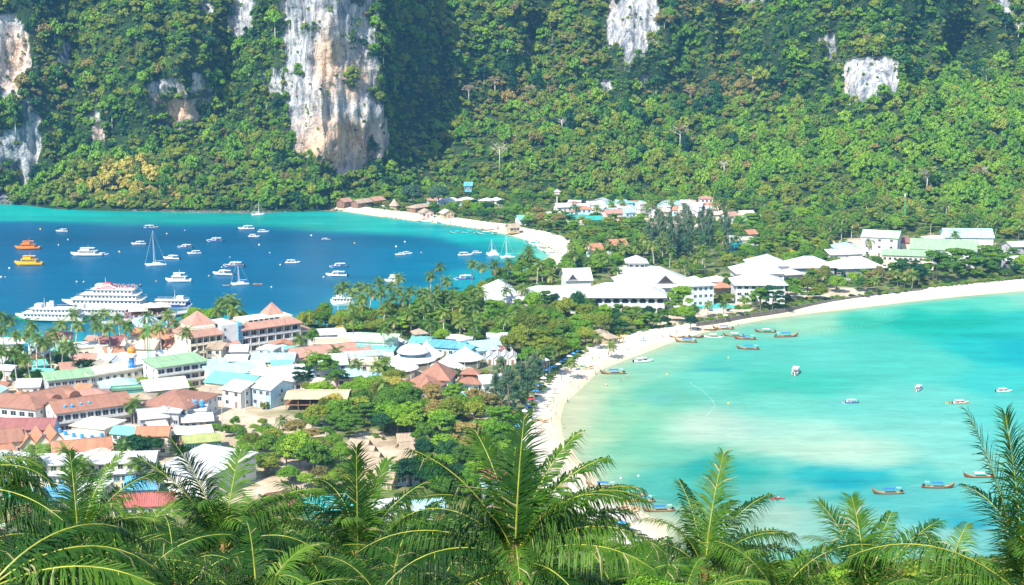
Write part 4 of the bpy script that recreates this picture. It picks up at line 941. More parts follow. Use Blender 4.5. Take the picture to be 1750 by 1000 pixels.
T('long grey white building with upper metal roof', 34, 795, 262, 789, 11, 8.6, 'gable', 'palegrey', 'cream', 3, 14, 2, 1.4, ww=1.4)
T('cream two storey front with metal lean-to roof', 40, 812, 112, 813, 9, 6, 'shed', 'white', 'cream', 2, 5, 1, 1.6, glass='blue', ww=1.7)
T('cream two storey wing with blue shutters', 164, 812, 262, 806, 9, 6, 'shed', 'palegrey', 'cream', 2, 7, 1, 1.6, glass='blue', ww=1.7)
T('large white metal roof sloping to the right', 262, 803, 352, 818, 23, 6.5, 'shed', 'white', 'white', 1, 6, 2, 1.5)
T('brown and blue hut beside the big dark tree', 262, 740, 290, 737, 8, 4.4, 'shed', 'beige', 'cyan', 1, 2, 1, 1.4)
T('beige roofed shed', 297, 741, 332, 742, 8, 3, 'gable', 'cream', 'brown', 1, 3, 1, 1.2)
T('orange roofed shed with brown wall', 330, 741, 362, 738, 8, 3.4, 'gable', 'beige', 'brown', 1, 3, 1, 1.2)
T('low shed covered in yellow green creeper', 318, 758, 378, 753, 6, 3, 'shed', 'moss', 'green', 1, 3, 1, .6)
T('house with blue awning roof', 86, 856, 124, 850, 8, 3.6, 'shed', 'blue', 'blue', 1, 3, 1, 1.4)
T('shop with sky blue awning roof', 214, 838, 268, 836, 8, 3.6, 'shed', 'blue', 'blue', 1, 5, 1, 1.6)
T('long red roofed row behind the front palms', 192, 866, 294, 862, 9, 3.4, 'gable', 'red', 'cream', 1, 7, 1, 2)
T('green corrugated roof at the left edge', 14, 856, 56, 850, 9, 4, 'gable', 'darkteal', 'white', 1, 3, 1, 1.6)
T('purplish roof at the left edge', 8, 888, 56, 880, 9, 4, 'gable', 'dustybrown', 'white', 1, 3, 1, 1.8)
# ---- centre
def posthouse():
    t = T('unfinished building of posts under a straw roof', 488, 682, 592, 682, 13, 4.2, 'gable', 'straw', 'bamboo', 1, 0, 0, .9, openfront=True, over=.5, name='post_building')
    m_ = MB(); m_.box(-11, 11, .2, 7, 1.9, 2.05); m_.build('floor_slab', [WOOD], t)
posthouse()
for i in range(6): T('thatched bungalow in the sloping row', 596 + 11 * i, 766 + 11 * i, 624 + 9 * i, 768 + 11 * i, 5.5, 2.6, 'gable', 'thatch', 'bamboo', 1, 2, 1, 2.2, over=.6, name='bungalow', cat='bungalow', group='thatched bungalows between the trees')
for a in ((682, 757, 706, 756), (690, 772, 707, 770), (676, 784, 706, 786)): T('thatched bungalow among the bushes', *a, 6, 2.4, 'gable', 'thatch', 'bamboo', 1, 2, 1, 2.0, over=.6, name='bungalow', cat='bungalow', group='thatched bungalows between the trees')
T('house with pale blue metal roof below the bungalows', 674, 812, 717, 808, 10, 3.4, 'gable', 'palegrey', 'blue', 1, 4, 1, 1.4)
T('red roofed house behind the central palm', 832, 822, 868, 818, 9, 5, 'gable', 'red', 'white', 1, 3, 1, 1.8)
T('blue white house with pale metal roof behind the central palm', 832, 843, 872, 840, 9, 4.6, 'gable', 'lightblue', 'white', 1, 4, 1, 1.4)
T('house with bright cyan roof behind the front palms', 535, 876, 604, 868, 13, 4, 'gable', 'cyan', 'green', 1, 5, 1, 2)
T('maroon roofed shed behind the front palms', 470, 866, 508, 860, 10, 3.6, 'gable', 'maroon', 'brown', 1, 3, 1, 2.2)
T('white sheds stacked behind the front palms', 640, 872, 690, 868, 9, 3.4, 'gable', 'palegrey', 'white', 1, 4, 1, 1.4)
T('small house with blue cloth on its terrace', 712, 872, 760, 868, 8, 3.4, 'gable', 'lightblue', 'white', 1, 4, 1, 1.4)
# ---- Thai style complex
t1 = T('brown tiled hall with white walls and pointed gable', 684, 660, 738, 666, 11, 4.8, 'hip', 'brown', 'white', 1, 6, 3, 3.6, over=1.0, name='temple_style_hall', wh=1.0, ww=.6)
T('higher brown tiled roof behind the pointed gable', 716, 648, 766, 650, 12, 6.2, 'hip', 'brown', 'white', 1, 4, 2, 5.0, over=1.0, name='temple_style_hall')
def gablet(t, x, y, z, w=3, d=3, rise=2.2, rc='brown'):
    m_ = MB(); pr = [(-w/2, 0), (0, rise), (w/2, 0)]
    m_.add([(x + a, y, z + b) for a, b in pr] + [(x + a, y + d, z + b) for a, b in pr], [(0, 2, 1), (3, 4, 5), (0, 1, 4, 3), (1, 2, 5, 4), (0, 3, 5, 2)])
    g = m_.build('gablet', [ROOF[rc]], t); p_ = MB(); p_.add([(x - w*.36, y - .02, z + .15), (x + w*.36, y - .02, z + .15), (x, y - .02, z + rise * .78)], [(0, 1, 2)]); p_.build('gable_panel', [DARK], g)
gablet(t1, -4, -.6, 5.0); gablet(t1, 4.6, -.6, 5.0)
t2 = T('brown pavilion with two tier hipped roof', 785, 655, 818, 656, 10, 3.6, 'hip', 'brown', 'white', 1, 4, 2, 2.4, over=1.2, name='pavilion')
m_ = MB(); m_.box(-2.6, 2.6, 2.6, 7.4, 4.6, 6.4); lan = m_.build('upper_wall', [PLASTER['brown']], t2); m_ = MB()
m_.add([(-3.6, 1.6, 6.4), (3.6, 1.6, 6.4), (3.6, 8.4, 6.4), (-3.6, 8.4, 6.4), (-.6, 5, 8.2), (.6, 5, 8.2)], [(0, 3, 2, 1), (0, 1, 5, 4), (1, 2, 5), (2, 3, 4, 5), (3, 0, 4)]); m_.build('upper_roof', [ROOF['brown']], t2)
T('white villa in the trees by the beach', 826, 655, 862, 652, 9, 4.4, 'gable', 'white', 'white', 1, 3, 2, 1.8)
def kiosk(px, py, R_, H, rise, look, wallh=None, tiers=1):
    p = W(px, py, 2); t = thing('tent_pavilion', None, 'tent', p, 0, 'white tent pavilions'); n = 16
    m_ = MB(); m_.lathe([(R_ * 1.08, H - .25), (R_ * 1.08, H)] + [(R_ * (1 - i / 7) ** 1.35 * 1.08 + .05, H + rise * (i / 7) ** 1.05) for i in range(1, 8)], n); m_.build('canopy', [WHITE], t)
    for i in range(8):
        a = 2 * math.pi * i / 8; q = MB(); q.tube([(R_ * math.cos(a), R_ * math.sin(a), -.5), (R_ * math.cos(a), R_ * math.sin(a), H - .1)], .12, 5); q.build('post', [WHITE], t)
    q = MB(); q.lathe([(R_ * .86, -.5), (R_ * .86, H * .5), (R_ * .84, H * .5)], n); q.build('counter', [PLASTER['cream']], t)
    if tiers == 2:
        q = MB(); q.lathe([(R_ * .62, H + rise * .35), (R_ * .62, H + rise * .35 + 1.4)], n); q.build('upper_wall', [BLUEGLASS], t)
        q = MB(); q.lathe([(R_ * .74, H + rise * .35 + 1.4), (R_ * .74, H + rise * .35 + 1.65), (R_ * .6, H + rise * .35 + 3), (R_ * .3, H + rise * .35 + 4.2), (.1, H + rise * .35 + 4.7)], n); q.build('upper_canopy', [WHITE], t)
    FOOT.append((p.x, p.y, 0, R_ + .5, R_ + .5)); pend(t, px, py - H * 4 - 10, look, 'tent', 'white tent pavilions')
kiosk(706, 628, 8.2, 3.4, 3.6, 'round white pavilion with two tier roof', tiers=2)
kiosk(729, 622, 6.2, 3.6, 5.6, 'white tent with tall pointed peak'); kiosk(795, 626, 6.6, 3.4, 4.8, 'white tent with tall pointed peak')
kiosk(764, 640, 5.8, 3.2, 4.4, 'white tent with low pointed peak'); kiosk(680, 643, 7.2, 3.4, 4.8, 'white tent with low pointed peak')
# ---- the four storey hotel
def hotel():
    A = W(414, 565, 11.4); B = W(513, 552, 11.4); rz = math.atan2(B.y - A.y, B.x - A.x); w = (B - A).length; mid = (A + B) / 2
    t = thing('hotel', 'four storey cream and white hotel with red brown mansard roof and pyramid peaks', 'hotel', (mid.x, mid.y, 2), rz)
    LANDM.append((440, 575, 'the four storey hotel')); FOOT.append((mid.x, mid.y + 8, rz, w / 2 + 14, 11))
    d = 14; cream = PLASTER['cream']; wh = PLASTER['white']
    def wing(x0, x1, y0, y1, bays, floors, fh, mat, roof=True, sides=True):
        h = floors * fh; n0 = MB(); n0.box(x0, x1, y0 + 1.3, y1, -1, h); n0.build('wall', [mat], t)
        bw = (x1 - x0) / bays
        for i in range(bays + 1):
            q = MB(); x = x0 + bw * i; q.box(x - .16, x + .16, y0, y0 + 1.298, -1, h - .02); q.build('pilaster', [mat], t)
        for f in range(floors + 1):
            q = MB(); q.box(x0 - .2, x1 + .2, y0 - .08, y0 + 1.297, f * fh - .14, f * fh + .14) ; q.build('floor_slab', [mat], t)
        for f in range(floors):
            for i in range(bays):
                x = x0 + bw * (i + .5); inst('window', window_mesh(bw * .62, fh * .66, 'dark'), t, (x, y0 + 1.3, f * fh + .3))
                q = MB(); q.box(x - bw * .40, x + bw * .40, y0 + .02, y0 + .08, f * fh + .142, f * fh + .85); q.build('balcony_rail', [mat], t)
        return h
    fh = 3.1
    h = wing(-w/2, w/2, 0, d, 7, 3, fh, wh)
    def mans(x0, x1, y0, y1, z, o=.9, rise=2.2, ins=1.9):
        q = MB(); e = [(x0 - o, y0 - o), (x1 + o, y0 - o), (x1 + o, y1 + o), (x0 - o, y1 + o)]; g = [(x0 + ins, y0 + ins), (x1 - ins, y0 + ins), (x1 - ins, y1 - ins), (x0 + ins, y1 - ins)]
        q.add([(a, b, z - .1) for a, b in e] + [(a, b, z + .1) for a, b in e] + [(a, b, z + rise) for a, b in g], [(3, 2, 1, 0), (0, 1, 5, 4), (1, 2, 6, 5), (2, 3, 7, 6), (3, 0, 4, 7), (4, 5, 9, 8), (5, 6, 10, 9), (6, 7, 11, 10), (7, 4, 8, 11), (8, 9, 10, 11)]); q.build('mansard_roof', [ROOF['dustybrown']], t)
        p_ = MB(); p_.box(x0 + ins + .3, x1 - ins - .3, y0 + ins + .3, y1 - ins - .3, z + rise + .01, z + rise + .9); p_.build('roof_deck', [PLASTER['cream']], t)
    mans(-w/2, w/2, 0, d, h + .2)
    for i in range(6):
        q = MB(); x = -w/2 + 4 + i * 2.3; q.box(x, x + 1.6, 2.1, 2.2, h + 2.6, h + 3.2); q.build('skylight', [GLASS], t)
    # blue glazed stair tower and white block left of the wing
    q = MB(); q.box(-w/2 - 1.9, -w/2 - .22, -.4, 4, -1, h + 3.4); st = q.build('stair_tower', [PLASTER['cyan']], t)
    for i in range(9):
        g = MB(); g.box(-w/2 - 1.8, -w/2 - .3, -.46, -.402, i * 1.35 - .5, i * 1.35 + .6); g.build('glazing', [BLUEGLASS], st)
    q = MB(); q.box(-w/2 - 9, -w/2 - 1.95, -.2, 13, -1, h + 3.2); q.build('stair_block', [wh], t)
    for f in range(4): inst('window', window_mesh(.8, 1.0), t, (-w/2 - 7.4, -.2, f * fh + .9))
    q = MB(); q.box(-w/2 - 9.4, -w/2 - 2, -4.6, -.21, -1, 3.6); q.build('porch_wall', [wh], t)
    q = MB(); q.add([(-w/2 - 10, -5.2, 3.6), (-w/2 - 1.8, -5.2, 3.6), (-w/2 - 1.8, -.22, 5.6), (-w/2 - 10, -.22, 5.6), (-w/2 - 10, -5.2, 3.8), (-w/2 - 1.8, -5.2, 3.8), (-w/2 - 1.8, -.22, 5.8), (-w/2 - 10, -.22, 5.8)], [(0, 3, 2, 1), (4, 5, 6, 7), (0, 1, 5, 4), (1, 2, 6, 5), (2, 3, 7, 6), (3, 0, 4, 7)]); q.build('porch_roof', [ROOF['dustybrown']], t)
    x0, x1 = -w/2 - 22.5, -w/2 - 9.2
    wing(x0, x1, -1.5, 13, 5, 3, fh, cream); mans(x0, x1, -1.5, 13, 3 * fh + .2, .7, 2.4, 1.6)
    for f in range(3):
        for i in range(3): inst('window', window_mesh(.9, 1.3), t, (x0, 2 + i * 3.8, f * fh + .7), (0, 0, R(-90)))
    def pyr(x, y, s, z, rise):
        q = MB(); q.box(x - s * .8, x + s * .8, y - s * .8, y + s * .8, z - 1.6, z); q.build('peak_base', [cream], t)
        q = MB(); q.add([(x - s, y - s, z), (x + s, y - s, z), (x + s, y + s, z), (x - s, y + s, z), (x, y, z + rise)], [(3, 2, 1, 0), (0, 1, 4), (1, 2, 4), (2, 3, 4), (3, 0, 4)]); q.build('peak_roof', [ROOF['dustybrown']], t)
    pyr((x0 + x1) / 2 + 1, 8, 5.6, h + 3.5, 5.0); pyr(w * .22, 10, 3.6, h + 3.3, 4.6)
    # stepped right end
    q = MB(); q.box(w/2 + .25, w/2 + 4.5, 1, 10, -1, 6.2); q.build('end_wall', [wh], t)
    q = MB(); q.box(w/2 + .3, w/2 + 5.2, .3, 10.6, 6.2, 6.6); q.build('end_roof', [ROOF['dustybrown']], t)
    for f in range(2): inst('window', window_mesh(2.2, 1.6), t, (w/2 + 2.4, 1, f * fh + .6))
hotel()
# ---- the white resort
T('long white resort wing with arched balconies', 1001, 508, 1136, 508, 17, 8.0, 'hip', 'white', 'white', 2, 9, 3, 5.0, over=1.6, style='arch', ww=3.0, wh=2.0, name='resort_wing', doors=0)
T('left wing of the white resort', 881, 512, 1000, 512, 17, 6.2, 'hip', 'white', 'white', 2, 9, 3, 4.6, over=1.4, name='resort_wing', ww=1.6)
t_ = T('red railed terrace block at the end of the white resort', 1100, 514, 1141, 512, 8, 6.0, 'shed', 'white', 'white', 2, 4, 2, .8, name='resort_terrace', ww=2, wh=1.6)
m_ = MB(); m_.box(-5, 5.6, -1.2, -1.1, .6, 1.7); m_.build('red_railing', [RED], t_)
t_ = T('gabled white house of the resort with dark gable', 968, 478, 1010, 477, 14, 8.5, 'gable', 'white', 'white', 1, 3, 1, 4.0, over=1, name='resort_house'); gablet(t_, -3, -1.2, 8.6, 5, 5, 3.2, 'white')
t_ = T('white resort house at the left end with sharp gable', 832, 500, 878, 499, 14, 7, 'hip', 'white', 'white', 1, 4, 2, 4.6, over=1, name='resort_house')
T('low white resort roof at the left end', 832, 516, 884, 515, 10, 5, 'gable', 'white', 'white', 1, 4, 2, 3, over=1, name='resort_house')
t_ = T('main white resort hall with large gable', 1066, 492, 1186, 490, 26, 9.0, 'hip', 'white', 'white', 2, 8, 3, 7.2, over=1.6, name='resort_hall', ww=2); gablet(t_, 3, .4, 10.6, 10, 8, 4.6, 'white')
t_ = T('right white resort block with dark windows', 1184, 489, 1220, 487, 16, 9.6, 'hip', 'white', 'white', 3, 4, 4, 2.6, over=1, name='resort_block')
T('small white lookout house with hipped roof', 1074, 449, 1103, 449, 9, 10.5, 'pyramid', 'white', 'white', 3, 3, 2, 3, over=1.5, name='lookout_house', gz=4)
T('white flat resort roof behind the large gable', 1062, 466, 1130, 465, 14, 8.5, 'hip', 'white', 'white', 2, 6, 2, 3, name='resort_house')
T('low pavilion with orange roof beside the pool', 1222, 492, 1250, 491, 8, 4, 'hip', 'terracotta', 'cream', 1, 3, 2, 2.0, over=1, name='pavilion', openfront=True)
T('small white roof behind the pool pavilion', 1212, 482, 1248, 480, 9, 4, 'hip', 'white', 'white', 1, 3, 2, 2.0)
# ---- villas
V_ = lambda *a, **k: T(*a, over=1.3, name='villa', cat='villa', group='white roofed villas by the right beach', **k)
V_('white roofed villa nearest the beach', 1258, 487, 1342, 487, 17, 8.6, 'hip', 'white', 'white', 3, 7, 3, 4.2, ww=1.8)
V_('white roofed villa with stepped roof', 1262, 468, 1340, 467, 18, 8.0, 'hip', 'white', 'white', 2, 6, 3, 4.8)
V_('white roofed villa behind the stepped one', 1290, 455, 1348, 454, 18, 8.5, 'hip', 'white', 'white', 2, 6, 3, 4.4)
V_('low white roofed villa', 1340, 470, 1372, 468, 12, 5, 'hip', 'white', 'white', 1, 3, 2, 2.4)
V_('wide white roofed villa with veranda', 1350, 458, 1426, 457, 17, 5.8, 'hip', 'white', 'grey', 1, 6, 3, 4.4, balcony=True, ww=2.4, wh=2)
V_('wide white roofed villa further right', 1436, 459, 1510, 457, 17, 5.8, 'hip', 'white', 'grey', 1, 6, 3, 4.4, balcony=True, ww=2.4, wh=2)
# ---- white block and green roofed school like buildings
T('tall plain white block with pale green roof', 1473, 404, 1534, 407, 18, 10.5, 'gable', 'palegreen', 'white', 3, 3, 2, 2.4, name='block')
T('low white house with blue roof', 1426, 424, 1466, 424, 10, 4.4, 'hip', 'lightblue', 'white', 1, 5, 2, 2.2)
T('long cream two storey building with green roof', 1508, 435, 1596, 438, 11, 7.6, 'gable', 'green', 'cream', 2, 10, 2, 2.0, name='school_building')
T('long white building with large green roof', 1556, 424, 1668, 429, 16, 8.6, 'gable', 'green', 'white', 2, 10, 2, 4.0, name='school_building')
T('white hall with pale green roof furthest back', 1616, 405, 1698, 406, 16, 8, 'gable', 'paleteal', 'white', 1, 7, 2, 3.6, name='school_building')
T('white low annex with blue tanks', 1594, 410, 1622, 408, 10, 6, 'flat', 'white', 'white', 1, 3, 1)
T('maroon roofed house behind the white block', 1534, 414, 1556, 414, 9, 6, 'gable', 'maroon', 'cream', 1, 2, 1, 2)
T('grey house at the right edge', 1730, 422, 1770, 420, 10, 6, 'gable', 'grey', 'grey', 2, 3, 1, 2)
T('bluish metal roof near the right edge', 1720, 447, 1764, 445, 10, 4, 'barrel', 'palegrey', 'grey', 1, 4, 1, 1.6)
# ---- village at the foot of the mountain
V2 = dict(group='village houses at the foot of the mountain')
for look, a in (('teal roofed house above the far beach', (888, 375, 912, 374, 9, 3.6, 'gable', 'teal', 'white')), ('grey roofed house above the far beach', (940, 369, 960, 368, 9, 3.6, 'gable', 'palegrey', 'white')),
    ('dark teal roofed house', (955, 372, 981, 373, 11, 4, 'hip', 'darkteal', 'white')), ('dark teal roofed house with white windows', (983, 373, 1008, 373, 10, 4, 'hip', 'darkteal', 'white')), ('long low teal roofed row', (1000, 376, 1031, 375, 7, 3.8, 'gable', 'darkteal', 'white')),
    ('white roofed house', (1005, 358, 1027, 358, 11, 4, 'gable', 'white', 'white')), ('beige roofed house', (1030, 357, 1052, 357, 10, 4, 'gable', 'cream', 'cream')), ('brown roofed two storey house', (1038, 365, 1064, 364, 9, 5.6, 'gable', 'dustybrown', 'pink')),
    ('pale roofed house with pink wall', (1056, 355, 1076, 354, 9, 4, 'gable', 'cream', 'pink')), ('light blue roofed house', (1070, 363, 1086, 362, 9, 4, 'gable', 'lightblue', 'blue')), ('white house with grey white roof on the slope', (1172, 352, 1198, 353, 10, 6, 'gable', 'white', 'white')),
    ('white narrow house', (1192, 362, 1203, 361, 7, 4, 'shed', 'white', 'white')), ('beige roofed row', (1207, 367, 1236, 366, 9, 3.6, 'gable', 'beige', 'cream')), ('small brown house', (1246, 369, 1261, 368, 8, 5, 'gable', 'dustybrown', 'cream')),
    ('beige roofed house', (1268, 367, 1290, 366, 8, 3.4, 'gable', 'cream', 'cream')), ('house with large dull green roof', (1266, 378, 1308, 374, 12, 4, 'gable', 'green', 'grey')), ('small beige roofed house', (1125, 362, 1143, 361, 8, 3.4, 'gable', 'beige', 'cream')),
    ('white roofed row', (953, 354, 978, 353, 8, 3.4, 'gable', 'white', 'white')), ('brown roofed restaurant', (734, 343, 762, 342, 9, 3.6, 'hip', 'dustybrown', 'blue')), ('grey white roofed hall', (754, 345, 790, 343, 9, 3.4, 'hip', 'palegrey', 'blue')),
    ('grey thatched roof', (710, 356, 742, 352, 8, 3, 'hip', 'thatch', 'brown')), ('white roofed cabin', (792, 343, 812, 341, 7, 3.2, 'hip', 'white', 'cream')), ('white roofed cabin', (832, 344, 846, 342, 7, 3.2, 'hip', 'white', 'cream')), ('white roofed cabin', (848, 343, 860, 342, 7, 3.2, 'hip', 'white', 'cream')),
    ('orange walled hut with grey roof', (722, 364, 741, 363, 7, 3, 'gablex', 'thatch', 'pink')), ('cream tent roofed hut', (758, 365, 776, 364, 7, 3, 'gablex', 'beige', 'bamboo')), ('brown roofed hut', (588, 345, 602, 343, 7, 3.4, 'gable', 'dustybrown', 'brown')), ('dark roofed hut', (612, 347, 636, 344, 7, 3, 'gable', 'thatch', 'brown')),
    ('brown gabled hut', (640, 343, 658, 341, 8, 3, 'gable', 'dustybrown', 'brown')), ('beach bar with grey roof', (872, 389, 888, 388, 6, 2.8, 'gable', 'thatch', 'bamboo')), ('blue box cabin', (794, 318, 806, 318, 6, 3, 'shed', 'blue', 'cyan')),
    ('steep orange roofed house', (1013, 427, 1031, 426, 9, 5, 'gable', 'terracotta', 'cream')), ('steep orange roofed house', (1045, 420, 1072, 419, 10, 5.6, 'gable', 'terracotta', 'white')), ('low blue walled hut', (1000, 441, 1022, 440, 6, 3, 'flat', 'white', 'cyan')),
    ('small white house behind the casuarinas', (1252, 408, 1268, 407, 8, 4, 'flat', 'white', 'white')), ('pale flat roofed house', (1262, 412, 1296, 410, 9, 4, 'flat', 'cream', 'white')), ('small orange roofed house', (1280, 400, 1294, 399, 7, 4, 'gable', 'terracotta', 'white')), ('low turquoise roofed hut', (1254, 423, 1274, 422, 6, 3, 'shed', 'cyan', 'cyan')),
    ('low dusty roofed building', (1420, 436, 1474, 434, 7, 3, 'shed', 'palegrey', 'white'))):
    x0, y0, x1, y1, d_, h_, rf, rc_, wc_ = a
    T(look, x0, y0, x1, y1, d_, h_, rf, rc_, wc_, 1, 3, 1, 2.6 if 'steep' in look else (1.8 if rf != 'flat' else .5), gz=2 if y0 > 330 else 16, **V2)
# conical thatched hut, beach restaurants
def cone_hut(px, py, R_, H, rise, look):
    p = W(px, py, 2); t = thing('thatched_hut', None, 'hut', p); FOOT.append((p.x, p.y, 0, R_, R_))
    m_ = MB(); m_.lathe([(R_, H), (R_ * .97, H + .3), (R_ * .55, H + rise * .45), (R_ * .2, H + rise * .85), (.1, H + rise)], 14); m_.build('roof', [ROOF['thatch']], t)
    m_ = MB(); m_.lathe([(R_ * .75, -.5), (R_ * .75, H + .1), (R_ * .7, H + .1)], 12); m_.build('wall', [PLASTER['bamboo']], t); pend(t, px, py - 10, look, 'hut')
cone_hut(674, 358, 3.6, 2.6, 4.4, 'conical thatched hut on the far beach')
T('beach restaurant with grey roof at the sand edge', 1012, 575, 1040, 575, 8, 2.8, 'hip', 'thatch', 'bamboo', 1, 3, 1, 2.2, name='beach_bar')
T('small thatched bar at the sand edge', 1040, 579, 1056, 577, 5, 2.4, 'hip', 'thatch', 'bamboo', 1, 2, 1, 1.6, name='beach_bar')
LANDM += [(160, 700, 'the long brown roofed terrace'), (300, 680, 'the brown hipped hall'), (620, 690, 'the post building with straw roof'), (700, 610, 'the white tents'), (725, 660, 'the brown pointed hall'), (1070, 500, 'the long white resort'),
          (940, 500, 'the left wing of the white resort'), (1300, 470, 'the white villas'), (1590, 430, 'the green roofed buildings'), (1040, 372, 'the village under the mountain'), (625, 780, 'the thatched bungalows'), (225, 740, 'the tank covered terrace'),
          (305, 790, 'the big white metal roof'), (150, 545, 'the ferries at the pier'), (950, 420, 'the far beach'), (680, 360, 'the conical hut'), (1500, 415, 'the tall white block'), (1180, 400, 'the casuarina grove'), (1010, 600, 'the beach restaurant'), (225, 630, 'the blue water tower'),
          (400, 650, 'the teal roofs'), (930, 660, 'the narrow part of the beach'), (1400, 510, 'the sea wall'), (20, 640, 'the left edge'), (620, 590, 'the wide green hall'), (120, 800, 'the long grey white building')]

# ---- water tower, mast, pole house, poles
def water_tower(px, py):
    p = W(px, py, 2); t = thing('water_tower', 'blue lattice water tower topped by an orange tank', 'water tower', p)
    m_ = MB()
    for a in ((-1.2, -1.2), (1.2, -1.2), (1.2, 1.2), (-1.2, 1.2)):
        q = MB(); q.tube([(a[0], a[1], -.5), (a[0] * .9, a[1] * .9, 10)], .13, 5); q.build('leg', [BLUE], t)
    for z in range(5):
        q = MB(); q.box(-1.25, 1.25, -1.28, -1.12, z * 2 + .8, z * 2 + 1.0); q.build('brace', [BLUE], t); q = MB(); q.tube([(-1.2, -1.2, z * 2), (1.2, -1.2, z * 2 + 2)], .07, 4); q.build('brace', [BLUE], t)
    q = MB(); q.lathe([(1.0, 0), (1.0, 9.8)], 10); q.build('pipe', [TANKB], t)
    q = MB(); q.lathe([(1.7, 10), (1.9, 10.3), (1.9, 11.2), (1.5, 11.6)], 14); q.build('platform', [PLASTER['cream']], t)
    q = MB(); q.lathe([(1.5, 11.62), (1.6, 12.6), (1.2, 13.5), (.3, 13.9)], 14); q.build('tank', [ORANGE], t)
water_tower(227, 657)
def mast(px, py, H, look, mat=GREENP, s=.8, group=None):
    p = W(px, py, 2); t = thing('lattice_mast', look, 'mast', p)
    for a in range(3):
        q = MB(); g = a * 2.094; q.tube([(s * math.cos(g), s * math.sin(g), -.5), (s * .4 * math.cos(g), s * .4 * math.sin(g), H)], .09, 4); q.build('leg', [mat], t)
    q = MB(); n = int(H / 1.6)
    for k in range(n):
        for a in range(3):
            g, g2 = a * 2.094, (a + 1) * 2.094; z = H * k / n; z2 = H * (k + 1) / n; r1 = s * (1 - .6 * z / H); r2 = s * (1 - .6 * z2 / H)
            q.tube([(r1 * math.cos(g), r1 * math.sin(g), z), (r2 * math.cos(g2), r2 * math.sin(g2), z2)], .045, 3)
    tag(q.build('lattice', [mat], t), kind='stuff')
    q = MB()
    for a in range(3):
        g = a * 2.094 + .5; qq = MB(); qq.box(.5 * math.cos(g) - .15, .5 * math.cos(g) + .15, .5 * math.sin(g) - .1, .5 * math.sin(g) + .1, H - 2.5, H - .6); qq.build('antenna', [WHITE], t)
mast(256, 651, 24, 'green lattice radio mast rising between the palms'); mast(1545, 385, 20, 'thin green lattice mast before the right forest')
def pole_house(px, py, H):
    p = W(px, py, 8); t = thing('lookout_hut', 'tiny pale hut on a tall stem at the forest edge', 'hut', p)
    q = MB(); q.tube([(0, 0, -4), (0, 0, H)], .35, 6); q.build('stem', [WHITE], t); q = MB(); q.box(-1.6, 1.6, -1.4, 1.4, H, H + 1.6); q.build('cabin', [PLASTER['pink']], t)
    q = MB(); q.add([(-2.2, -2, H + 1.6), (2.2, -2, H + 1.6), (2.2, 2, H + 1.6), (-2.2, 2, H + 1.6), (0, 0, H + 3.4)], [(3, 2, 1, 0), (0, 1, 4), (1, 2, 4), (2, 3, 4), (3, 0, 4)]); q.build('roof', [ROOF['white']], t)
pole_house(952, 341, 3.5)
t = T('open concrete tower frame carrying tanks', 1094, 350, 1108, 349, 5, 6, 'flat', 'white', 'white', 1, 3, 2, .5, gz=4, name='tank_tower', doors=0, label='white concrete frame with dark openings and a tank on top, above the village')
def pole(px, py, H=8, look='grey utility pole'):
    p = W(px, py, 2); t = thing('utility_pole', None, 'pole', p, random.random() * 3, 'utility poles in the town'); q = MB(); q.tube([(0, 0, -.6), (0, 0, H)], [.16, .1], 6); q.build('post', [CONC], t)
    q = MB(); q.box(-1, 1, -.06, .06, H - .8, H - .65); q.build('crossarm', [CONC], t); pend(t, px, py - H * 4, look, 'pole', 'utility poles in the town')
for x, y in ((140, 660), (250, 705), (330, 720), (420, 700), (455, 700), (505, 660), (620, 660), (560, 600), (300, 660), (360, 700), (630, 610), (40, 715), (830, 870), (848, 880), (380, 735), (1590, 405), (1455, 400), (1700, 440)): pole(x, y)
# ---- sea wall, pier
def strip(name, pts, z0, z1, w, mat, z=2.0):
    P = [W(a, b, z) for a, b in pts]; m_ = MB(); V = []
    for i, p in enumerate(P):
        d = (P[min(i+1, len(P)-1)] - P[max(i-1, 0)]); d.z = 0; d.normalize(); n = Vector((-d.y, d.x, 0)) * w / 2
        V += [(p.x - n.x, p.y - n.y, z0), (p.x + n.x, p.y + n.y, z0), (p.x + n.x, p.y + n.y, z1), (p.x - n.x, p.y - n.y, z1)]
    F_ = [(0, 1, 2, 3), tuple(len(V) - 4 + j for j in (3, 2, 1, 0))]
    for i in range(len(P) - 1):
        for j in range(4): F_.append((i*4 + j, i*4 + 4 + j, i*4 + 4 + (j+1) % 4, i*4 + (j+1) % 4))
    m_.add(V, F_); return m_.build(name, [mat])
o = strip('sea_wall', [(1190, 554), (1220, 549), (1280, 538), (1341, 529), (1380, 521), (1420, 514), (1455, 509), (1493, 504), (1535, 499), (1577, 495)], .8, 2.55, .7, paint('dark_stone_wall', (.17, .15, .13), .9, .5, 1.2)); tag(o, 'long low dark stone sea wall between gardens and right beach', 'wall'); THINGS.append(o)
t = thing('pier', 'concrete pier with walkway reaching the ferries', 'pier', W(270, 560, 0)); b0 = t.location
def pbox(nm, px0, py0, px1, py1, w, z0, z1, mat):
    a, b_ = W(px0, py0, 1.6), W(px1, py1, 1.6); d = (b_ - a); L_ = d.xy.length; rz = math.atan2(d.y, d.x); q = MB(); q.box(0, L_, -w/2, w/2, z0, z1); o = q.build(nm, [mat], t); o.location = (a.x - b0.x, a.y - b0.y, 0); o.rotation_euler = (0, 0, rz)
pbox('deck', 255, 575, 232, 535, 7, 1.2, 1.7, CONC); pbox('deck', 175, 552, 330, 531, 5, 1.25, 1.72, CONC)
for i in range(9): 
    q = MB(); p = W(185 + i * 17, 552 - i * 2.4, 0); q.tube([(p.x - b0.x, p.y - b0.y, -2), (p.x - b0.x, p.y - b0.y, 1.3)], .3, 6); q.build('pile', [CONC], t)
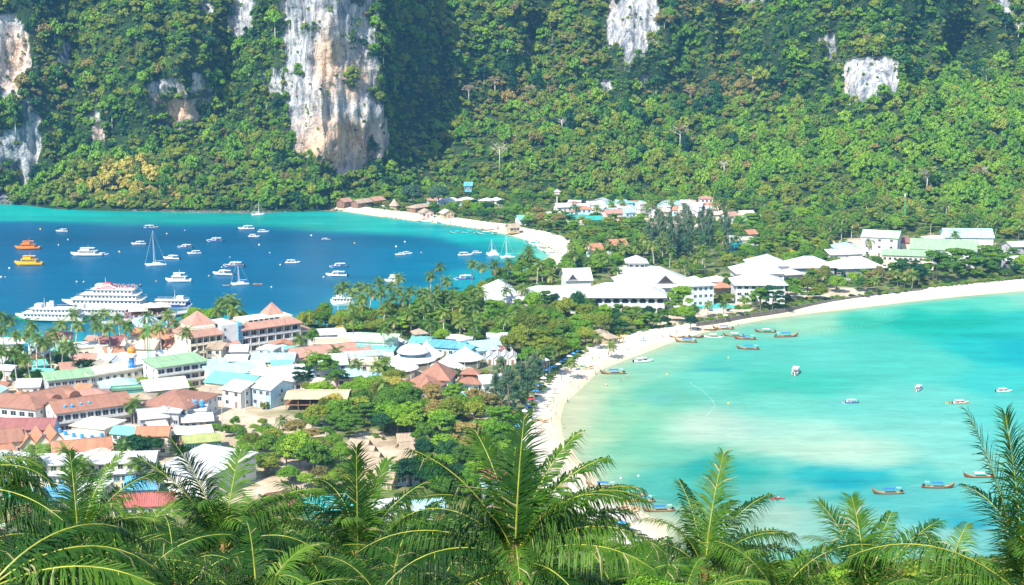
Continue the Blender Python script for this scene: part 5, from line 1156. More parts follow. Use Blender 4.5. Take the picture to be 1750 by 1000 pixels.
for a in ((236, 540), (258, 534), (276, 533)): T('brown hipped pavilion on the pier', a[0] - 12, a[1] - 8, a[0] + 12, a[1] - 9, 7, 3.4, 'hip', 'beige', 'brown', 1, 3, 1, 1.6, over=1.2, openfront=True, name='pier_pavilion', cat='pavilion', group='pavilions on the pier', gz=1.7)
T('white and blue ticket hall at the pier', 243, 551, 268, 548, 8, 4, 'flat', 'white', 'blue', 1, 5, 1, gz=1.7)

# ---- the small houses packed between the larger ones
def _in(x, y, w, d):
    for cx, cy, rz, hw, hd in FOOT:
        if abs(x - cx) < 42 and abs(y - cy) < 42:
            c, s = math.cos(-rz), math.sin(-rz); lx, ly = (x - cx) * c - (y - cy) * s, (x - cx) * s + (y - cy) * c
            if abs(lx) < hw + w and abs(ly) < hd + d: return True
    return False
rh = random.Random(21); made = 0
for k in range(2600):
    cx, cy, rx, ry = rh.choice(((150, 640, 170, 70), (330, 640, 200, 60), (480, 630, 160, 45), (620, 625, 90, 30), (60, 830, 120, 50), (240, 740, 140, 40), (770, 610, 90, 20), (1100, 364, 120, 10)))
    x, y = cx + rh.uniform(-1, 1) * rx, cy + rh.uniform(-1, 1) * ry; p = W(x, y, 2); wd, dp = rh.uniform(5, 10), rh.uniform(5, 8)
    if x < -30 or _in(p.x, p.y + dp / 2, wd * .42, dp * .42) or sea_dist(np.array([p.x]), np.array([p.y]))[0] < 5 or beach_mask(np.array([p.x]), np.array([p.y]))[0] > .3: continue
    if 405 < x < 520 and 660 < y < 800: continue
    h_ = rh.uniform(2.8, 4.2) if rh.random() < .7 else rh.uniform(5.2, 6.4); a = rh.choice([-.12, .05, .12, .35, -.3]); dx, dy = math.cos(a) * wd / 2, math.sin(a) * wd / 2
    e0, e1 = [PX(p.x + s_ * dx, p.y + s_ * dy, 2 + h_) for s_ in (-1, 1)]
    rc_ = rh.choice(['palegrey', 'grey', 'palegrey', 'beige', 'dustybrown', 'brown', 'paleteal', 'cream', 'white', 'lightblue', 'thatch', 'terracotta', 'teal'])
    nm = {'palegrey': 'pale grey', 'paleteal': 'pale teal', 'dustybrown': 'dusty brown', 'lightblue': 'light blue'}.get(rc_, rc_)
    T(f'small house with {nm} roof', float(e0[0]), float(e0[1]), float(e1[0]), float(e1[1]), dp, h_, rh.choice(['gable', 'gable', 'shed', 'gablex', 'hip']), rc_, rh.choice(['white', 'cream', 'grey', 'blue', 'white']), 2 if h_ > 5 else 1, 2 if wd < 8 else 3, 1, rh.uniform(.8, 1.8), over=.5, group='small houses packed in the town')
    made += 1
    if made >= 88: break
print('small houses', made)
# ================================================================== BOATS
def hull_mesh(name, Ln, B, H, bow=1.0, stern=.3, draft=.35, fine=1.6, mats=None, stripe=True, transom=.7, n=14):
    """bow towards +x, water line at z=0"""
    m_ = MB(); V = []; k = 7
    for i in range(n + 1):
        q = i / n; x = -Ln/2 + Ln * q
        b = B/2 * (transom + (1 - transom) * math.sin(min(1, q / .5) * math.pi / 2)) * (1 - max(0, (q - .5) / .5) ** fine) + .02
        zg = H + stern * max(0, (.25 - q) / .25) ** 2 + bow * max(0, (q - .55) / .45) ** 2.2
        zk = -draft + (draft + zg * .55) * max(0, (q - .8) / .2) ** 2
        V += [(x, -b, zg), (x, -b * .96, zk + (zg - zk) * .55), (x, -b * .55, zk + (zg - zk) * .12), (x, 0, zk), (x, b * .55, zk + (zg - zk) * .12), (x, b * .96, zk + (zg - zk) * .55), (x, b, zg)]
    F_, M_ = [], []
    for i in range(n):
        for j in range(k - 1):
            F_.append((i*k + j, i*k + j + 1, (i+1)*k + j + 1, (i+1)*k + j)); M_.append(1 if stripe and j in (0, 5) else 0)
    base = len(V); dd = min(.22, H * .4)
    for i in range(n + 1):
        a, g = V[i*k], V[i*k + 6]; V += [(a[0], a[1] * .93, a[2] - .02), (a[0], a[1] * .90, a[2] - dd), (g[0], g[1] * .90, g[2] - dd), (g[0], g[1] * .93, g[2] - .02)]
    for i in range(n):
        a, b2 = base + i*4, base + i*4 + 4
        F_ += [(i*k, (i+1)*k, b2, a), (a, b2, b2 + 1, a + 1), (a + 1, b2 + 1, b2 + 2, a + 2), (a + 2, b2 + 2, b2 + 3, a + 3), (a + 3, b2 + 3, (i+1)*k + 6, i*k + 6)]; M_ += [1, 2, 2, 2, 1]
    F_.append(tuple(range(k))); M_.append(0)
    m_.v, m_.f, m_.m = V, F_, M_
    return m_.mesh(name, mats or [WHITE, WHITE, WHITE])
DARKW = paint('dark_oiled_wood', (.10, .05, .03), .5, .3, 2); DECKW = paint('pale_deck_wood', (.45, .32, .20), .7, .25, 2); NAVY = paint('navy_stripe_paint', (.03, .08, .25), .4, .1)
TURQ = paint('turquoise_paint', (.05, .45, .42), .5, .2)
LT = [hull_mesh('longtail_hull_mesh', 10.6, 1.9, .55, 1.5, .5, .3, 1.5, [DARKW, WOOD, DECKW]), hull_mesh('longtail_hull_mesh', 10.6, 1.9, .55, 1.35, .5, .3, 1.5, [DARKW, paint('reddish_hull_wood', (.24, .08, .03), .5, .3, 2), DECKW]), hull_mesh('longtail_hull_mesh', 10.6, 1.9, .55, 1.5, .5, .3, 1.5, [DARKW, TURQ, DECKW]), hull_mesh('longtail_hull_mesh', 10.6, 1.9, .55, 1.2, .5, .3, 1.5, [STEEL, WHITE, DECKW])]
def mk(f, name, mats, smooth=False):
    m_ = MB(); f(m_); return m_.mesh(name, mats, smooth)
def _can(m_):
    n = 6; pr = [(1.0 * math.cos(math.pi * i / n) * .92, 1.75 + .28 * math.sin(math.pi * i / n)) for i in range(n + 1)]; pr += [(y * .98, z - .06) for y, z in pr[::-1]]; m_.extr(pr, -2.2, 1.6)
CANM = {c: mk(_can, 'canopy_mesh', [mt]) for c, mt in (('blue', BLUE), ('white', WHITE), ('tan', ROOF['beige']), ('teal', TURQ))}
POSTM = mk(lambda m_: m_.tube([(0, 0, .3), (0, 0, 1.78)], .04, 4), 'post_mesh', [WOOD]); ENGM = mk(lambda m_: (m_.box(-.35, .35, -.25, .25, .75, 1.25), m_.box(-.2, .2, -.12, .12, .4, .75), m_.tube([(.1, .1, 1.2), (.1, .1, 1.6)], .06, 5)), 'engine_mesh', [BLACK])
SHAFT = mk(lambda m_: m_.tube([(0, 0, 0), (-4.2, 0, -.35)], .04, 4), 'shaft_mesh', [STEEL]); BOWP = mk(lambda m_: m_.tube([(5.1, 0, 1.5), (5.5, 0, 2.5)], [.11, .07], 5), 'bow_post_mesh', [WOOD]); GARL = mk(lambda m_: m_.tube([(5.25, 0, 1.95), (5.36, 0, 2.2)], [.17, .14], 6), 'ribbon_mesh', [RED])
SMALLC = mk(lambda m_: m_.box(-.8, .6, -.7, .7, 2.05, 2.12), 'small_canopy_mesh', [ROOF['lightblue']])
BENCH = mk(lambda m_: m_.box(-.14, .14, -.72, .72, .42, .48), 'bench_mesh', [WOOD])
def longtail(px, py, wpx, d, canopy='blue', hull=0, look=None, tilt=None, group='longtail boats in the right bay', shaft_down=True, z=0):
    p = W(px, py, z); rz = (0 if d > 0 else math.pi) + (random.uniform(-.22, .22) if tilt is None else tilt); s = wpx / pxm(px, py, 0) / 11.2
    t = thing('longtail_boat', None, 'boat', (p.x, p.y, z), rz, group, max(.85, min(1.35, s)))
    inst('hull', LT[hull], t); inst('bow_post', BOWP, t); inst('ribbon', GARL, t)
    if canopy:
        c = inst('canopy', CANM[canopy], t)
        for x in (-2.1, 1.5):
            for y in (-.8, .8): inst('canopy_post', POSTM, t, (x, y, 0))
    for x in (-3, 2.3, 3.2): inst('bench', BENCH, t, (x, 0, 0))
    if canopy == 'blue': inst('rear_canopy', SMALLC, t, (-3.6, 0, 0))
    e = inst('engine', ENGM, t, (-4.7, 0, 0)); inst('propeller_shaft', SHAFT, t, (-4.9, 0, .75 if shaft_down else 1.2), (0, R(0 if shaft_down else 12), 0))
    pend(t, px, py, look or f'longtail boat with {"no" if not canopy else canopy} canopy', 'boat', group); return t
for a in ((1209,565,34,1,'tan',1),(1236,563,34,-1,'blue',0),(1162,578,38,-1,'tan',1),(1172,585,36,-1,'blue',0),(1184,578,32,1,'tan',0),(1217,577,34,-1,'tan',3),(1254,575,34,-1,'tan',0),(1273,580,33,-1,'blue',1),(1308,568,34,-1,'tan',1),(1344,576,44,1,'blue',0),
          (1278,597,33,-1,'blue',1),(1047,639,46,-1,'blue',0),(1517,844,57,-1,'blue',0),(1603,834,58,1,'blue',1),(1672,816,50,-1,'white',1),(1028,833,40,-1,'blue',0),(1077,847,38,-1,'teal',0),(1091,857,46,-1,'blue',0),(1125,874,52,-1,'blue',0)):
    longtail(*a)
for a in ((728,380,24,-1,None,2),(759,382,22,-1,None,2),(781,399,25,-1,'teal',2),(802,399,16,-1,'teal',2),(830,401,36,-1,'tan',2),(838,394,31,1,'tan',0),(565,361,16,1,None,0),(78,353,20,1,None,2),(892,399,22,1,'tan',0)): longtail(*a, group='longtail boats at the far beach')
for i in range(9): longtail(905 + i * 5.2, 412 + i * 3.0, 24, -1, [None, 'white', None][i % 3], [3, 2, 3][i % 3], tilt=-.5 + .03 * i, look='pale longtail boat drawn up in the row on the far beach', group='boats drawn up on the far beach')
SPH = [hull_mesh('speedboat_hull_mesh', 9.5, 2.7, .95, .45, .0, .3, 2.2, [WHITE, WHITE, WHITE]), hull_mesh('speedboat_hull_mesh', 9.5, 2.7, .95, .45, .0, .3, 2.2, [WHITE, NAVY, WHITE]), hull_mesh('speedboat_hull_mesh', 9.5, 2.7, .95, .45, .0, .3, 2.2, [WHITE, ORANGE, WHITE])]
CABM = mk(lambda m_: m_.add([(-1.0,-1.0,.7),(2.9,-.9,.7),(2.9,.9,.7),(-1.0,1.0,.7),(-.9,-.9,1.75),(1.7,-.75,1.75),(1.7,.75,1.75),(-.9,.9,1.75)], [(4,5,6,7),(0,1,5,4),(1,2,6,5),(2,3,7,6),(3,0,4,7)]), 'cabin_mesh', [WHITE])
WSM = mk(lambda m_: m_.add([(2.75,-.84,.92),(2.75,.84,.92),(1.9,.72,1.66),(1.9,-.72,1.66),(2.80,-.84,.94),(2.80,.84,.94),(1.95,.72,1.68),(1.95,-.72,1.68)], [(0,3,2,1),(4,5,6,7),(0,1,5,4),(2,3,7,6),(1,2,6,5),(3,0,4,7)]), 'windshield_mesh', [GLASS])
SWM = mk(lambda m_: m_.box(-.7, 1.5, -.99, .99, 1.15, 1.55), 'side_window_mesh', [GLASS]); TOPM = mk(lambda m_: m_.box(-3.6, 1.5, -1.15, 1.15, 2.05, 2.16), 'hardtop_mesh', [WHITE]); RAILP = mk(lambda m_: m_.tube([(0, 0, .7), (0, 0, 2.06)], .04, 4), 'hardtop_post_mesh', [STEEL])
OBM = mk(lambda m_: (m_.box(-.25, .25, -.2, .2, .5, 1.25), m_.box(-.1, .1, -.1, .1, -.3, .5)), 'outboard_mesh', [BLACK]); ARCH = mk(lambda m_: m_.box(-.9, -.4, -.5, .5, 2.17, 2.5), 'radar_arch_mesh', [WHITE])
def speedboat(px, py, wpx, d, hull=0, top=True, look=None, end_on=False, group='speedboats moored in the left bay'):
    p = W(px, py, 0); s = wpx / pxm(px, py, 0) / (3.6 if end_on else 9.5); rz = (0 if d > 0 else math.pi) + random.uniform(-.25, .25) + (R(75) if end_on else 0)
    t = thing('speedboat', None, 'boat', (p.x, p.y, 0), rz, group, max(.6, min(1.5, s)))
    inst('hull', SPH[hull], t); inst('cabin', CABM, t); inst('windshield', WSM, t); inst('side_window', SWM, t)
    if top:
        h = inst('hardtop', TOPM, t); inst('radar_arch', ARCH, h)
        for x in (-3.4, .9):
            for y in (-1.0, 1.0): inst('hardtop_post', RAILP, t, (x, y, 0))
    for y in (-.5, .5): inst('outboard_motor', OBM, t, (-4.95, y, 0))
    pend(t, px, py, look or ('white speedboat with navy stripe' if hull == 1 else 'white speedboat with orange hull side' if hull == 2 else 'white speedboat'), 'boat', group); return t
for a in ((106,396,21,-1,0),(258,391,27,1,1),(237,418,25,-1,0),(316,424,27,-1,1),(332,434,24,-1,0),(293,443,30,-1,0),(367,413,29,-1,1),(421,392,28,-1,0),(434,405,20,1,0),(399,456,36,-1,1),(381,470,37,-1,0),(450,397,20,1,0),(557,411,15,1,1),(500,450,26,1,0),(578,457,31,-1,1),(575,472,37,-1,0),(684,436,18,-1,0),(696,434,11,1,0),(795,437,26,1,0),(815,433,12,1,0),(792,478,34,-1,1)): speedboat(*a)
for x, y, w, d, hh, e, lk in ((1100,619,35,1,0,False,'white speedboat close to the sandy right shore'),(1360,637,17,1,0,True,'white speedboat seen end-on, left of the right bay group'),(1452,689,22,-1,1,False,'small white and blue speedboat'),(1570,666,13,1,0,True,'white speedboat seen end-on in the middle'),(1642,690,29,1,2,False,'white speedboat with orange hull side'),(1716,670,28,1,0,False,'white speedboat furthest right')): speedboat(x, y, w, d, hh, True, lk, e, 'speedboats in the right bay')
def box_part(nm, t, a, mat): q = MB(); q.box(*a); return q.build(nm, [mat], t)
def cruiser(px, py, wpx, d, look, cols=(WHITE, WHITE), Ln=14, decks=2, mast=True, tilt=0, dinghy=None):
    p = W(px, py, 0); t = thing('motor_yacht', look, 'boat', (p.x, p.y, 0), (0 if d > 0 else math.pi) + tilt, None, wpx / pxm(px, py, 0) / Ln); LANDM.append((px, py, 'the ' + look.split(' with')[0]))
    q = hull_mesh('yacht_hull_mesh', Ln, Ln * .27, 1.5, 1.0, .2, .5, 2.0, [cols[0], cols[1], cols[1]]); inst('hull', q, t)
    box_part('lower_cabin', t, (-Ln*.28, Ln*.24, -Ln*.10, Ln*.10, 1.3, 3.2), cols[1])
    for i in range(7):
        for sg in (-1, 1): x = -Ln*.24 + i * Ln * .065; y = sg * Ln * .101; box_part('window', t, (x, x + Ln*.045, min(y, y + sg*.03), max(y, y + sg*.03), 2.1, 2.8), GLASS)
    box_part('upper_deck', t, (-Ln*.34, Ln*.26, -Ln*.12, Ln*.12, 3.21, 3.35), cols[1])
    if decks > 1:
        box_part('upper_cabin', t, (-Ln*.10, Ln*.17, -Ln*.08, Ln*.08, 3.36, 4.8), cols[1]); box_part('bridge_window', t, (Ln*.171, Ln*.175, -Ln*.07, Ln*.07, 3.9, 4.5), GLASS)
        box_part('sun_roof', t, (-Ln*.26, Ln*.19, -Ln*.10, Ln*.10, 4.95, 5.06), cols[1])
        for x in (-Ln*.24, -Ln*.1):
            for y in (-Ln*.09, Ln*.09): q = MB(); q.tube([(x, y, 3.35), (x, y, 4.96)], .05, 4); q.build('post', [cols[1]], t)
    if mast: q = MB(); q.tube([(-Ln*.05, 0, 4.9), (-Ln*.07, 0, 7.2)], [.1, .04], 5); q.build('mast', [cols[1]], t)
    for i in range(5):
        for sg in (-1, 1): q = MB(); x = Ln*.28 + i * Ln * .045; q.tube([(x, sg * (Ln*.10 - i*.3), 1.6), (x, sg * (Ln*.10 - i*.3), 2.7)], .035, 3); q.build('rail_post', [STEEL], t)
    return t
cruiser(305, 482, 44, -1, 'white motor yacht with flybridge'); cruiser(148, 437, 54, -1, 'white liveaboard yacht with long sun roof', Ln=20); cruiser(49, 453, 48, -1, 'yellow dive boat with two decks', (YEL, YEL), Ln=15); cruiser(47, 426, 42, -1, 'orange and brown wooden dive boat', (WOOD, ORANGE), Ln=15, tilt=.15)
speedboat(177, 436, 14, 1, 0, look='white tender with canopy behind the liveaboard yacht'); cruiser(672, 482, 30, -1, 'white yacht with fishing tower behind the palms', Ln=12)
def sail(px, py, wpx, H, look, d=-1, cat2=False):
    p = W(px, py, 0); t = thing('sailing_boat', look, 'sailing boat', (p.x, p.y, 0), (0 if d > 0 else math.pi) + .25); sc = wpx / pxm(px, py, 0)
    if cat2:
        for y in (-1.8, 1.8): inst('hull', hull_mesh('catamaran_hull_mesh', sc, 1.3, 1.3, .4, 0, .3, 2, [WHITE] * 3), t, (0, y, 0))
        box_part('bridge_deck', t, (-sc*.32, sc*.2, -2, 2, 1.2, 2.1), WHITE); box_part('cabin', t, (-sc*.25, sc*.12, -1.5, 1.5, 2.11, 3.0), WHITE); box_part('cabin_window', t, (sc*.121, sc*.125, -1.3, 1.3, 2.3, 2.8), GLASS)
    else:
        inst('hull', hull_mesh('sailboat_hull_mesh', sc, sc * .27, 1.0, .4, 0, .5, 1.7, [WHITE] * 3), t); box_part('cabin', t, (-sc*.22, sc*.15, -sc*.07, sc*.07, .8, 1.6), WHITE)
        box_part('cockpit_cover', t, (-sc*.42, -sc*.24, -sc*.09, sc*.09, 2.2, 2.3), BLUE)
    q = MB(); q.tube([(sc*.08, 0, .8), (sc*.08, 0, H)], [.13, .07], 6); q.build('mast', [WHITE], t); q = MB(); q.tube([(sc*.08, 0, 2.4), (-sc*.35, 0, 2.5)], .09, 5); q.build('boom', [WHITE], t)
    for a, b in (((sc*.08, 0, H), (sc*.48, 0, 1.5)), ((sc*.08, 0, H), (-sc*.48, 0, 1.2)), ((sc*.08, 0, H * .8), (0, sc*.12, 1.1)), ((sc*.08, 0, H * .8), (0, -sc*.12, 1.1))): q = MB(); q.tube([a, b], .045, 3); q.build('stay', [WHITE], t)
    for z in (.45, .7): q = MB(); q.tube([(sc*.08, -1.1, H*z), (sc*.08, 1.1, H*z)], .05, 4); q.build('spreader', [WHITE], t)
    LANDM.append((px, py, 'the ' + look.split(' with')[0]))
sail(266, 454, 36, 18.5, 'tall masted sloop with furled sails in the left bay'); sail(410, 487, 31, 12, 'small sloop with short mast'); sail(441, 368, 22, 8.5, 'distant sloop with thin mast by the wooded shore', 1); sail(842, 437, 20, 9, 'white catamaran with mast near the right end of the bay', cat2=True)
sail(867, 441, 26, 12.0, 'sloop with tall mast partly behind the palms')
# ---- ferries
PORT = mk(lambda m_: m_.box(-.55, .55, -.03, .03, 0, .75), 'ferry_window_mesh', [GLASS])
def ferry(px, py, wpx, d, look, cols, Ln, decks, bow, red=False, tilt=0, funnel=False):
    p = W(px, py, 0); t = thing('ferry', look, 'ferry', (p.x, p.y, 0), (0 if d > 0 else math.pi) + tilt, 'ferries at the pier', wpx / pxm(px, py, 0) / Ln); B = Ln * .24
    inst('hull', hull_mesh('ferry_hull_mesh', Ln, B, 2.6, 1.4, .2, .6, 2.6, [cols[0], cols[1], WHITE], transom=.9, n=20), t); z = 2.3
    for k in range(decks):
        x0, x1 = -Ln * (.46 - .05 * k), Ln * (.34 - .12 * k); b = B * (.46 - .05 * k)
        box_part('deckhouse', t, (x0, x1, -b, b, z, z + 2.1), WHITE); box_part('deck_roof', t, (x0 - 1, x1 + 1.2, -b - .5, b + .5, z + 2.101, z + 2.3), WHITE)
        n = int((x1 - x0) / 1.8)
        for i in range(n):
            for sg in (-1, 1): inst('window', PORT, t, (x0 + (i + .5) * (x1 - x0) / n, sg * (b + .01), z + .8))
        for sg in (-1, 1):
            q = MB(); q.box(x0 - .9, x1 + 1.1, sg * (b + .45) - .03, sg * (b + .45) + .03, z + 3.15, z + 3.22); q.build('railing', [WHITE], t)
            for i in range(0, n, 2): q = MB(); x = x0 + i * (x1 - x0) / n; q.tube([(x, sg * (b + .45), z + 2.3), (x, sg * (b + .45), z + 3.2)], .05, 3); q.build('rail_post', [WHITE], t)
        z += 2.35
    q = MB(); xx = Ln * (.36 - .12 * (decks - 1)) - 5; q.box(xx, xx + 3.4, -B * .24, B * .24, z, z + 2); q.build('wheelhouse', [WHITE], t); box_part('wheelhouse_window', t, (xx + 3.401, xx + 3.44, -B * .2, B * .2, z + .9, z + 1.7), GLASS)
    q = MB(); q.tube([(xx - 1, 0, z), (xx - 1, 0, z + 5)], [.18, .06], 5); q.build('mast', [WHITE], t)
    if funnel:
        for sg in (-1, 1): box_part('funnel', t, (xx - 5, xx - 3, sg * B * .25 - .6, sg * B * .25 + .6, z, z + 3), WHITE)
    if red:
        q = MB(); q.add([(-6, -2.6, z), (3.6, -2.6, z), (3.6, 2.6, z), (-6, 2.6, z), (-3.6, -1.2, z + 2.6), (-.6, -1.2, z + 2.6), (-.6, 1.2, z + 2.6), (-3.6, 1.2, z + 2.6)], [(3,2,1,0),(4,5,6,7),(0,1,5,4),(1,2,6,5),(2,3,7,6),(3,0,4,7)]); q.build('red_canopy', [RED], t)
        for sg in (-1, 1): q = MB(); q.tube([(-8, sg * 3, z + .1), (-3, sg * 1.8, z + 1.9), (4, sg * 3, z + .1)], .3, 5); q.build('white_arch', [WHITE], t)
    q = MB(); q.add([(-Ln * .45, -B*.3, z + .02), (-Ln*.12, -B*.3, z + .02), (-Ln*.12, B*.3, z + .02), (-Ln*.45, B*.3, z + .02)], [(0, 1, 2, 3)])
    return t, z
F3, fz = ferry(178, 526, 146, -1, 'large white ferry with three decks and red top', (NAVY, WHITE), 40, 3, 1, red=True, tilt=-.06)
F1, _ = ferry(86, 549, 122, -1, 'long white ferry with green water line at far left', (GREENP, WHITE), 36, 2, 1, funnel=True, tilt=-.08)
F2, _ = ferry(168, 541, 110, -1, 'middle white ferry moored between the two others', (WHITE, WHITE), 34, 1, 1, tilt=-.08)
F4, _ = ferry(298, 528, 62, 1, 'small white ferry with rounded roof right of the pier', (WHITE, NAVY), 18, 1, 1, tilt=-.05)
ferry(585, 522, 40, -1, 'white excursion boat half hidden behind the palms', (WHITE, WHITE), 14, 1, 1)
# ---- kayaks, buoys, little things on the water
KAY = {c: hull_mesh('kayak_hull_mesh', 3.6, .75, .22, .12, .12, .1, 1.2, [mt] * 3, transom=.15) for c, mt in (('yellow', YEL), ('orange', ORANGE), ('red', RED), ('blue', TANKB), ('green', GREENP), ('white', WHITE))}
SEAT = mk(lambda m_: m_.box(-.3, .1, -.2, .2, .1, .35), 'kayak_seat_mesh', [BLACK])
def kayak(px, py, col, rz, z=0.0, look=None, rot=None, sc=1.0):
    p = W(px, py, z); t = thing('kayak', None, 'kayak', p, rz, 'kayaks', sc)
    if rot: t.rotation_euler = rot
    inst('hull', KAY[col], t); inst('seat', SEAT, t); pend(t, px, py, look or f'{col} kayak', 'kayak', 'kayaks'); return t
kayak(387, 488, 'yellow', .2, look='yellow kayak floating by the small sloop'); kayak(441, 486, 'orange', 0, sc=1.3, look='orange canoe floating alone in the left bay'); kayak(1329, 853, 'red', .1, sc=1.2, look='red kayak with two paddlers on the right bay'); kayak(1623, 689, 'yellow', .4, look='yellow kayak beside the orange speedboat')
for i, (x, y, c_) in enumerate(((972,626,'green'),(980,628,'yellow'),(988,631,'blue'),(994,626,'green'),(1002,629,'yellow'),(1010,627,'orange'),(968,631,'blue'),(893,714,'blue'),(902,716,'red'),(910,718,'blue'),(920,719,'yellow'),(932,720,'orange'),(1077,857,'orange'),(1066,868,'red'),(1085,870,'orange'),(1096,583,'blue'),(1086,581,'white'))): kayak(x, y, c_, .1 + .4 * (i % 3), z=1.2, look=f'{c_} kayak lying on the sand')
for x in (1060, 1066): kayak(x, 578, 'yellow', 0, z=3.6, rot=(0, R(-72), .3), look='yellow kayak standing upright at the trees')
BU = mk(lambda m_: m_.lathe([(.05, -.3), (.32, -.15), (.4, .1), (.3, .35), (.08, .5)], 8), 'buoy_mesh', [WHITE]); BUY = mk(lambda m_: m_.lathe([(.05, -.3), (.32, -.15), (.4, .1), (.3, .35), (.08, .5)], 8), 'buoy_mesh', [YEL])
for x, y in ((16,459),(100,419),(116,410),(2,474),(9,474),(131,482),(143,482),(267,481),(316,394),(285,400),(393,440),(379,457),(357,472),(443,419),(461,432),(479,453),(606,416),(532,403),(692,414),(677,422),(720,432),(553,474),(464,491),(69,392),(204,431),(1091,814),(1061,818),(1245,612),(1140,640),(1245,690)):
    t = inst('mooring_buoy', BU if x % 3 else BUY, None, W(x, y, 0), scale=random.uniform(.8, 1.5)); t['group'] = 'mooring buoys'; THINGS.append(t); pend(t, x, y, 'white mooring buoy' if x % 3 else 'yellow mooring buoy', 'buoy', 'mooring buoys')
fl = [] 
for pts in (((1180, 655), (1200, 668), (1216, 682), (1222, 694), (1214, 704), (1206, 712)), ((1400, 564), (1440, 561), (1480, 557), (1520, 549), (1545, 541), (1520, 538), (1480, 533))):
    for i in range(len(pts) - 1):
        a, b_ = W(*pts[i], 0), W(*pts[i+1], 0); n = int((b_ - a).length / 2.2)
        fl += [a.lerp(b_, k / n) for k in range(n)]
m_ = MB()
for p in fl: m_.lathe([(.03, p.z - .1), (.11, p.z), (.11, p.z + .1), (.04, p.z + .2)], 5, (p.x, p.y))
tag(m_.build('swim_line_floats', [WHITE]), kind='stuff')
# ---- wake of a small boat
# ================================================================== PEOPLE
def body_mesh(name, joints, edges, mats):
    me = bpy.data.meshes.new(name + '_skeleton'); me.from_pydata([j[:3] for j in joints], edges, []); ob = bpy.data.objects.new('person_skeleton', me); COL.objects.link(ob)
    ob.modifiers.new('s', 'SKIN'); sk = me.skin_vertices[0].data
    for i, j in enumerate(joints): sk[i].radius = (j[3], j[3] * (j[4] if len(j) > 4 else 1)); sk[i].use_root = (i == 0)
    s = ob.modifiers.new('u', 'SUBSURF'); s.levels = 1
    bpy.context.view_layer.update(); ev = ob.evaluated_get(bpy.context.evaluated_depsgraph_get()); out = bpy.data.meshes.new_from_object(ev); out.name = name
    bpy.data.objects.remove(ob); out.materials.clear(); out.materials.append(mats); 
    for p in out.polygons: p.use_smooth = True
    return out
SKIN = paint('tanned_skin', (.50, .28, .18), .6, .15)
def figure(pose):
    if pose == 'stand': k1, f1, k2, f2 = (.10, .02, .50), (.11, 0, .06), (-.10, .0, .50), (-.11, 0, .06); h = (.26, .02, .82), (-.26, .02, .82)
    elif pose == 'walk': k1, f1, k2, f2 = (.10, .16, .50), (.11, .26, .06), (-.10, -.06, .50), (-.11, -.30, .10); h = (.26, -.16, .84), (-.26, .18, .86)
    elif pose == 'sit': k1, f1, k2, f2 = (.12, .42, .34), (.13, .52, .05), (-.12, .42, .34), (-.13, .52, .05); h = (.20, .30, .38), (-.20, .30, .38)
    z = .95 if pose != 'sit' else .16
    J = [(0, 0, z, .13, .8), (0, 0, z + .25, .13, .75), (0, 0, z + .48, .15, .65), (0, 0, z + .58, .06), (0, .01, z + .72, .095, 1.1), (0, .01, z + .80, .07),
         (.19, 0, z + .47, .06), (h[0][0], h[0][1] * .4, z + .20, .045), (h[0][0], h[0][1], h[0][2], .032), (-.19, 0, z + .47, .06), (h[1][0], h[1][1] * .4, z + .20, .045), (h[1][0], h[1][1], h[1][2], .032),
         (.10, 0, z - .04, .095), (*k1, .065), (*f1, .042), (.12, f1[1] + .15, .03, .035), (-.10, 0, z - .04, .095), (*k2, .065), (*f2, .042), (-.12, f2[1] + .15, .03, .035)]
    E = [(0,1),(1,2),(2,3),(3,4),(4,5),(2,6),(6,7),(7,8),(2,9),(9,10),(10,11),(0,12),(12,13),(13,14),(14,15),(0,16),(16,17),(17,18),(18,19)]
    return body_mesh(f'{pose}ing_person_mesh', J, E, SKIN), z
FIG = {p: figure(p) for p in ('stand', 'walk', 'sit')}
HAIR = paint('dark_hair', (.03, .02, .015), .7, .2)
CLO = {'red': RED, 'blue': TANKB, 'white': WHITE, 'black': BLACK, 'yellow': YEL, 'green': GREENP, 'pink': PLASTER['pink']}
def cloth_mesh(c, what, z): 
    m_ = MB()
    if what == 'shorts': 
        prof = [(.17, z + .14), (.185, z), (.20, z - .12)]; m_.lathe([(r * 1.0, zz) for r, zz in prof], 8)
    else: m_.lathe([(.17, z + .1), (.185, z + .3), (.20, z + .46), (.09, z + .55)], 8)
    m_.v = [(x, y * .75, zz) for x, y, zz in m_.v]; return m_.mesh(what + '_mesh', [CLO[c]])
CM = {}; HM = {}
def person(px, py, z=1.2, pose='stand', c='red', top=None, scale=1.0, P=None, look=None, group='people on the beach'):
    p = P or W(px, py, z); me, zz = FIG[pose]; t = thing('person', None, 'person', (p.x, p.y, p.z), random.uniform(0, 6.28), group, scale)
    inst('body', me, t)
    if pose not in HM: q = MB(); q.lathe([(.10, zz + .74), (.115, zz + .82), (.09, zz + .90), (.03, zz + .93)], 8); HM[pose] = q.mesh('hair_mesh', [HAIR], True)
    inst('hair', HM[pose], t)
    for what, cc in (('shorts', c), ('shirt', top)):
        if cc:
            k = (what, cc, pose)
            if k not in CM: CM[k] = cloth_mesh(cc, what, zz)
            inst(what, CM[k], t)
    pend(t, px, py, look or {'stand': 'person standing', 'walk': 'person walking', 'sit': 'person sitting'}[pose] + (f' in {c} swimwear' if not top else f' in {top} shirt'), 'person', group)
rp = random.Random(3)
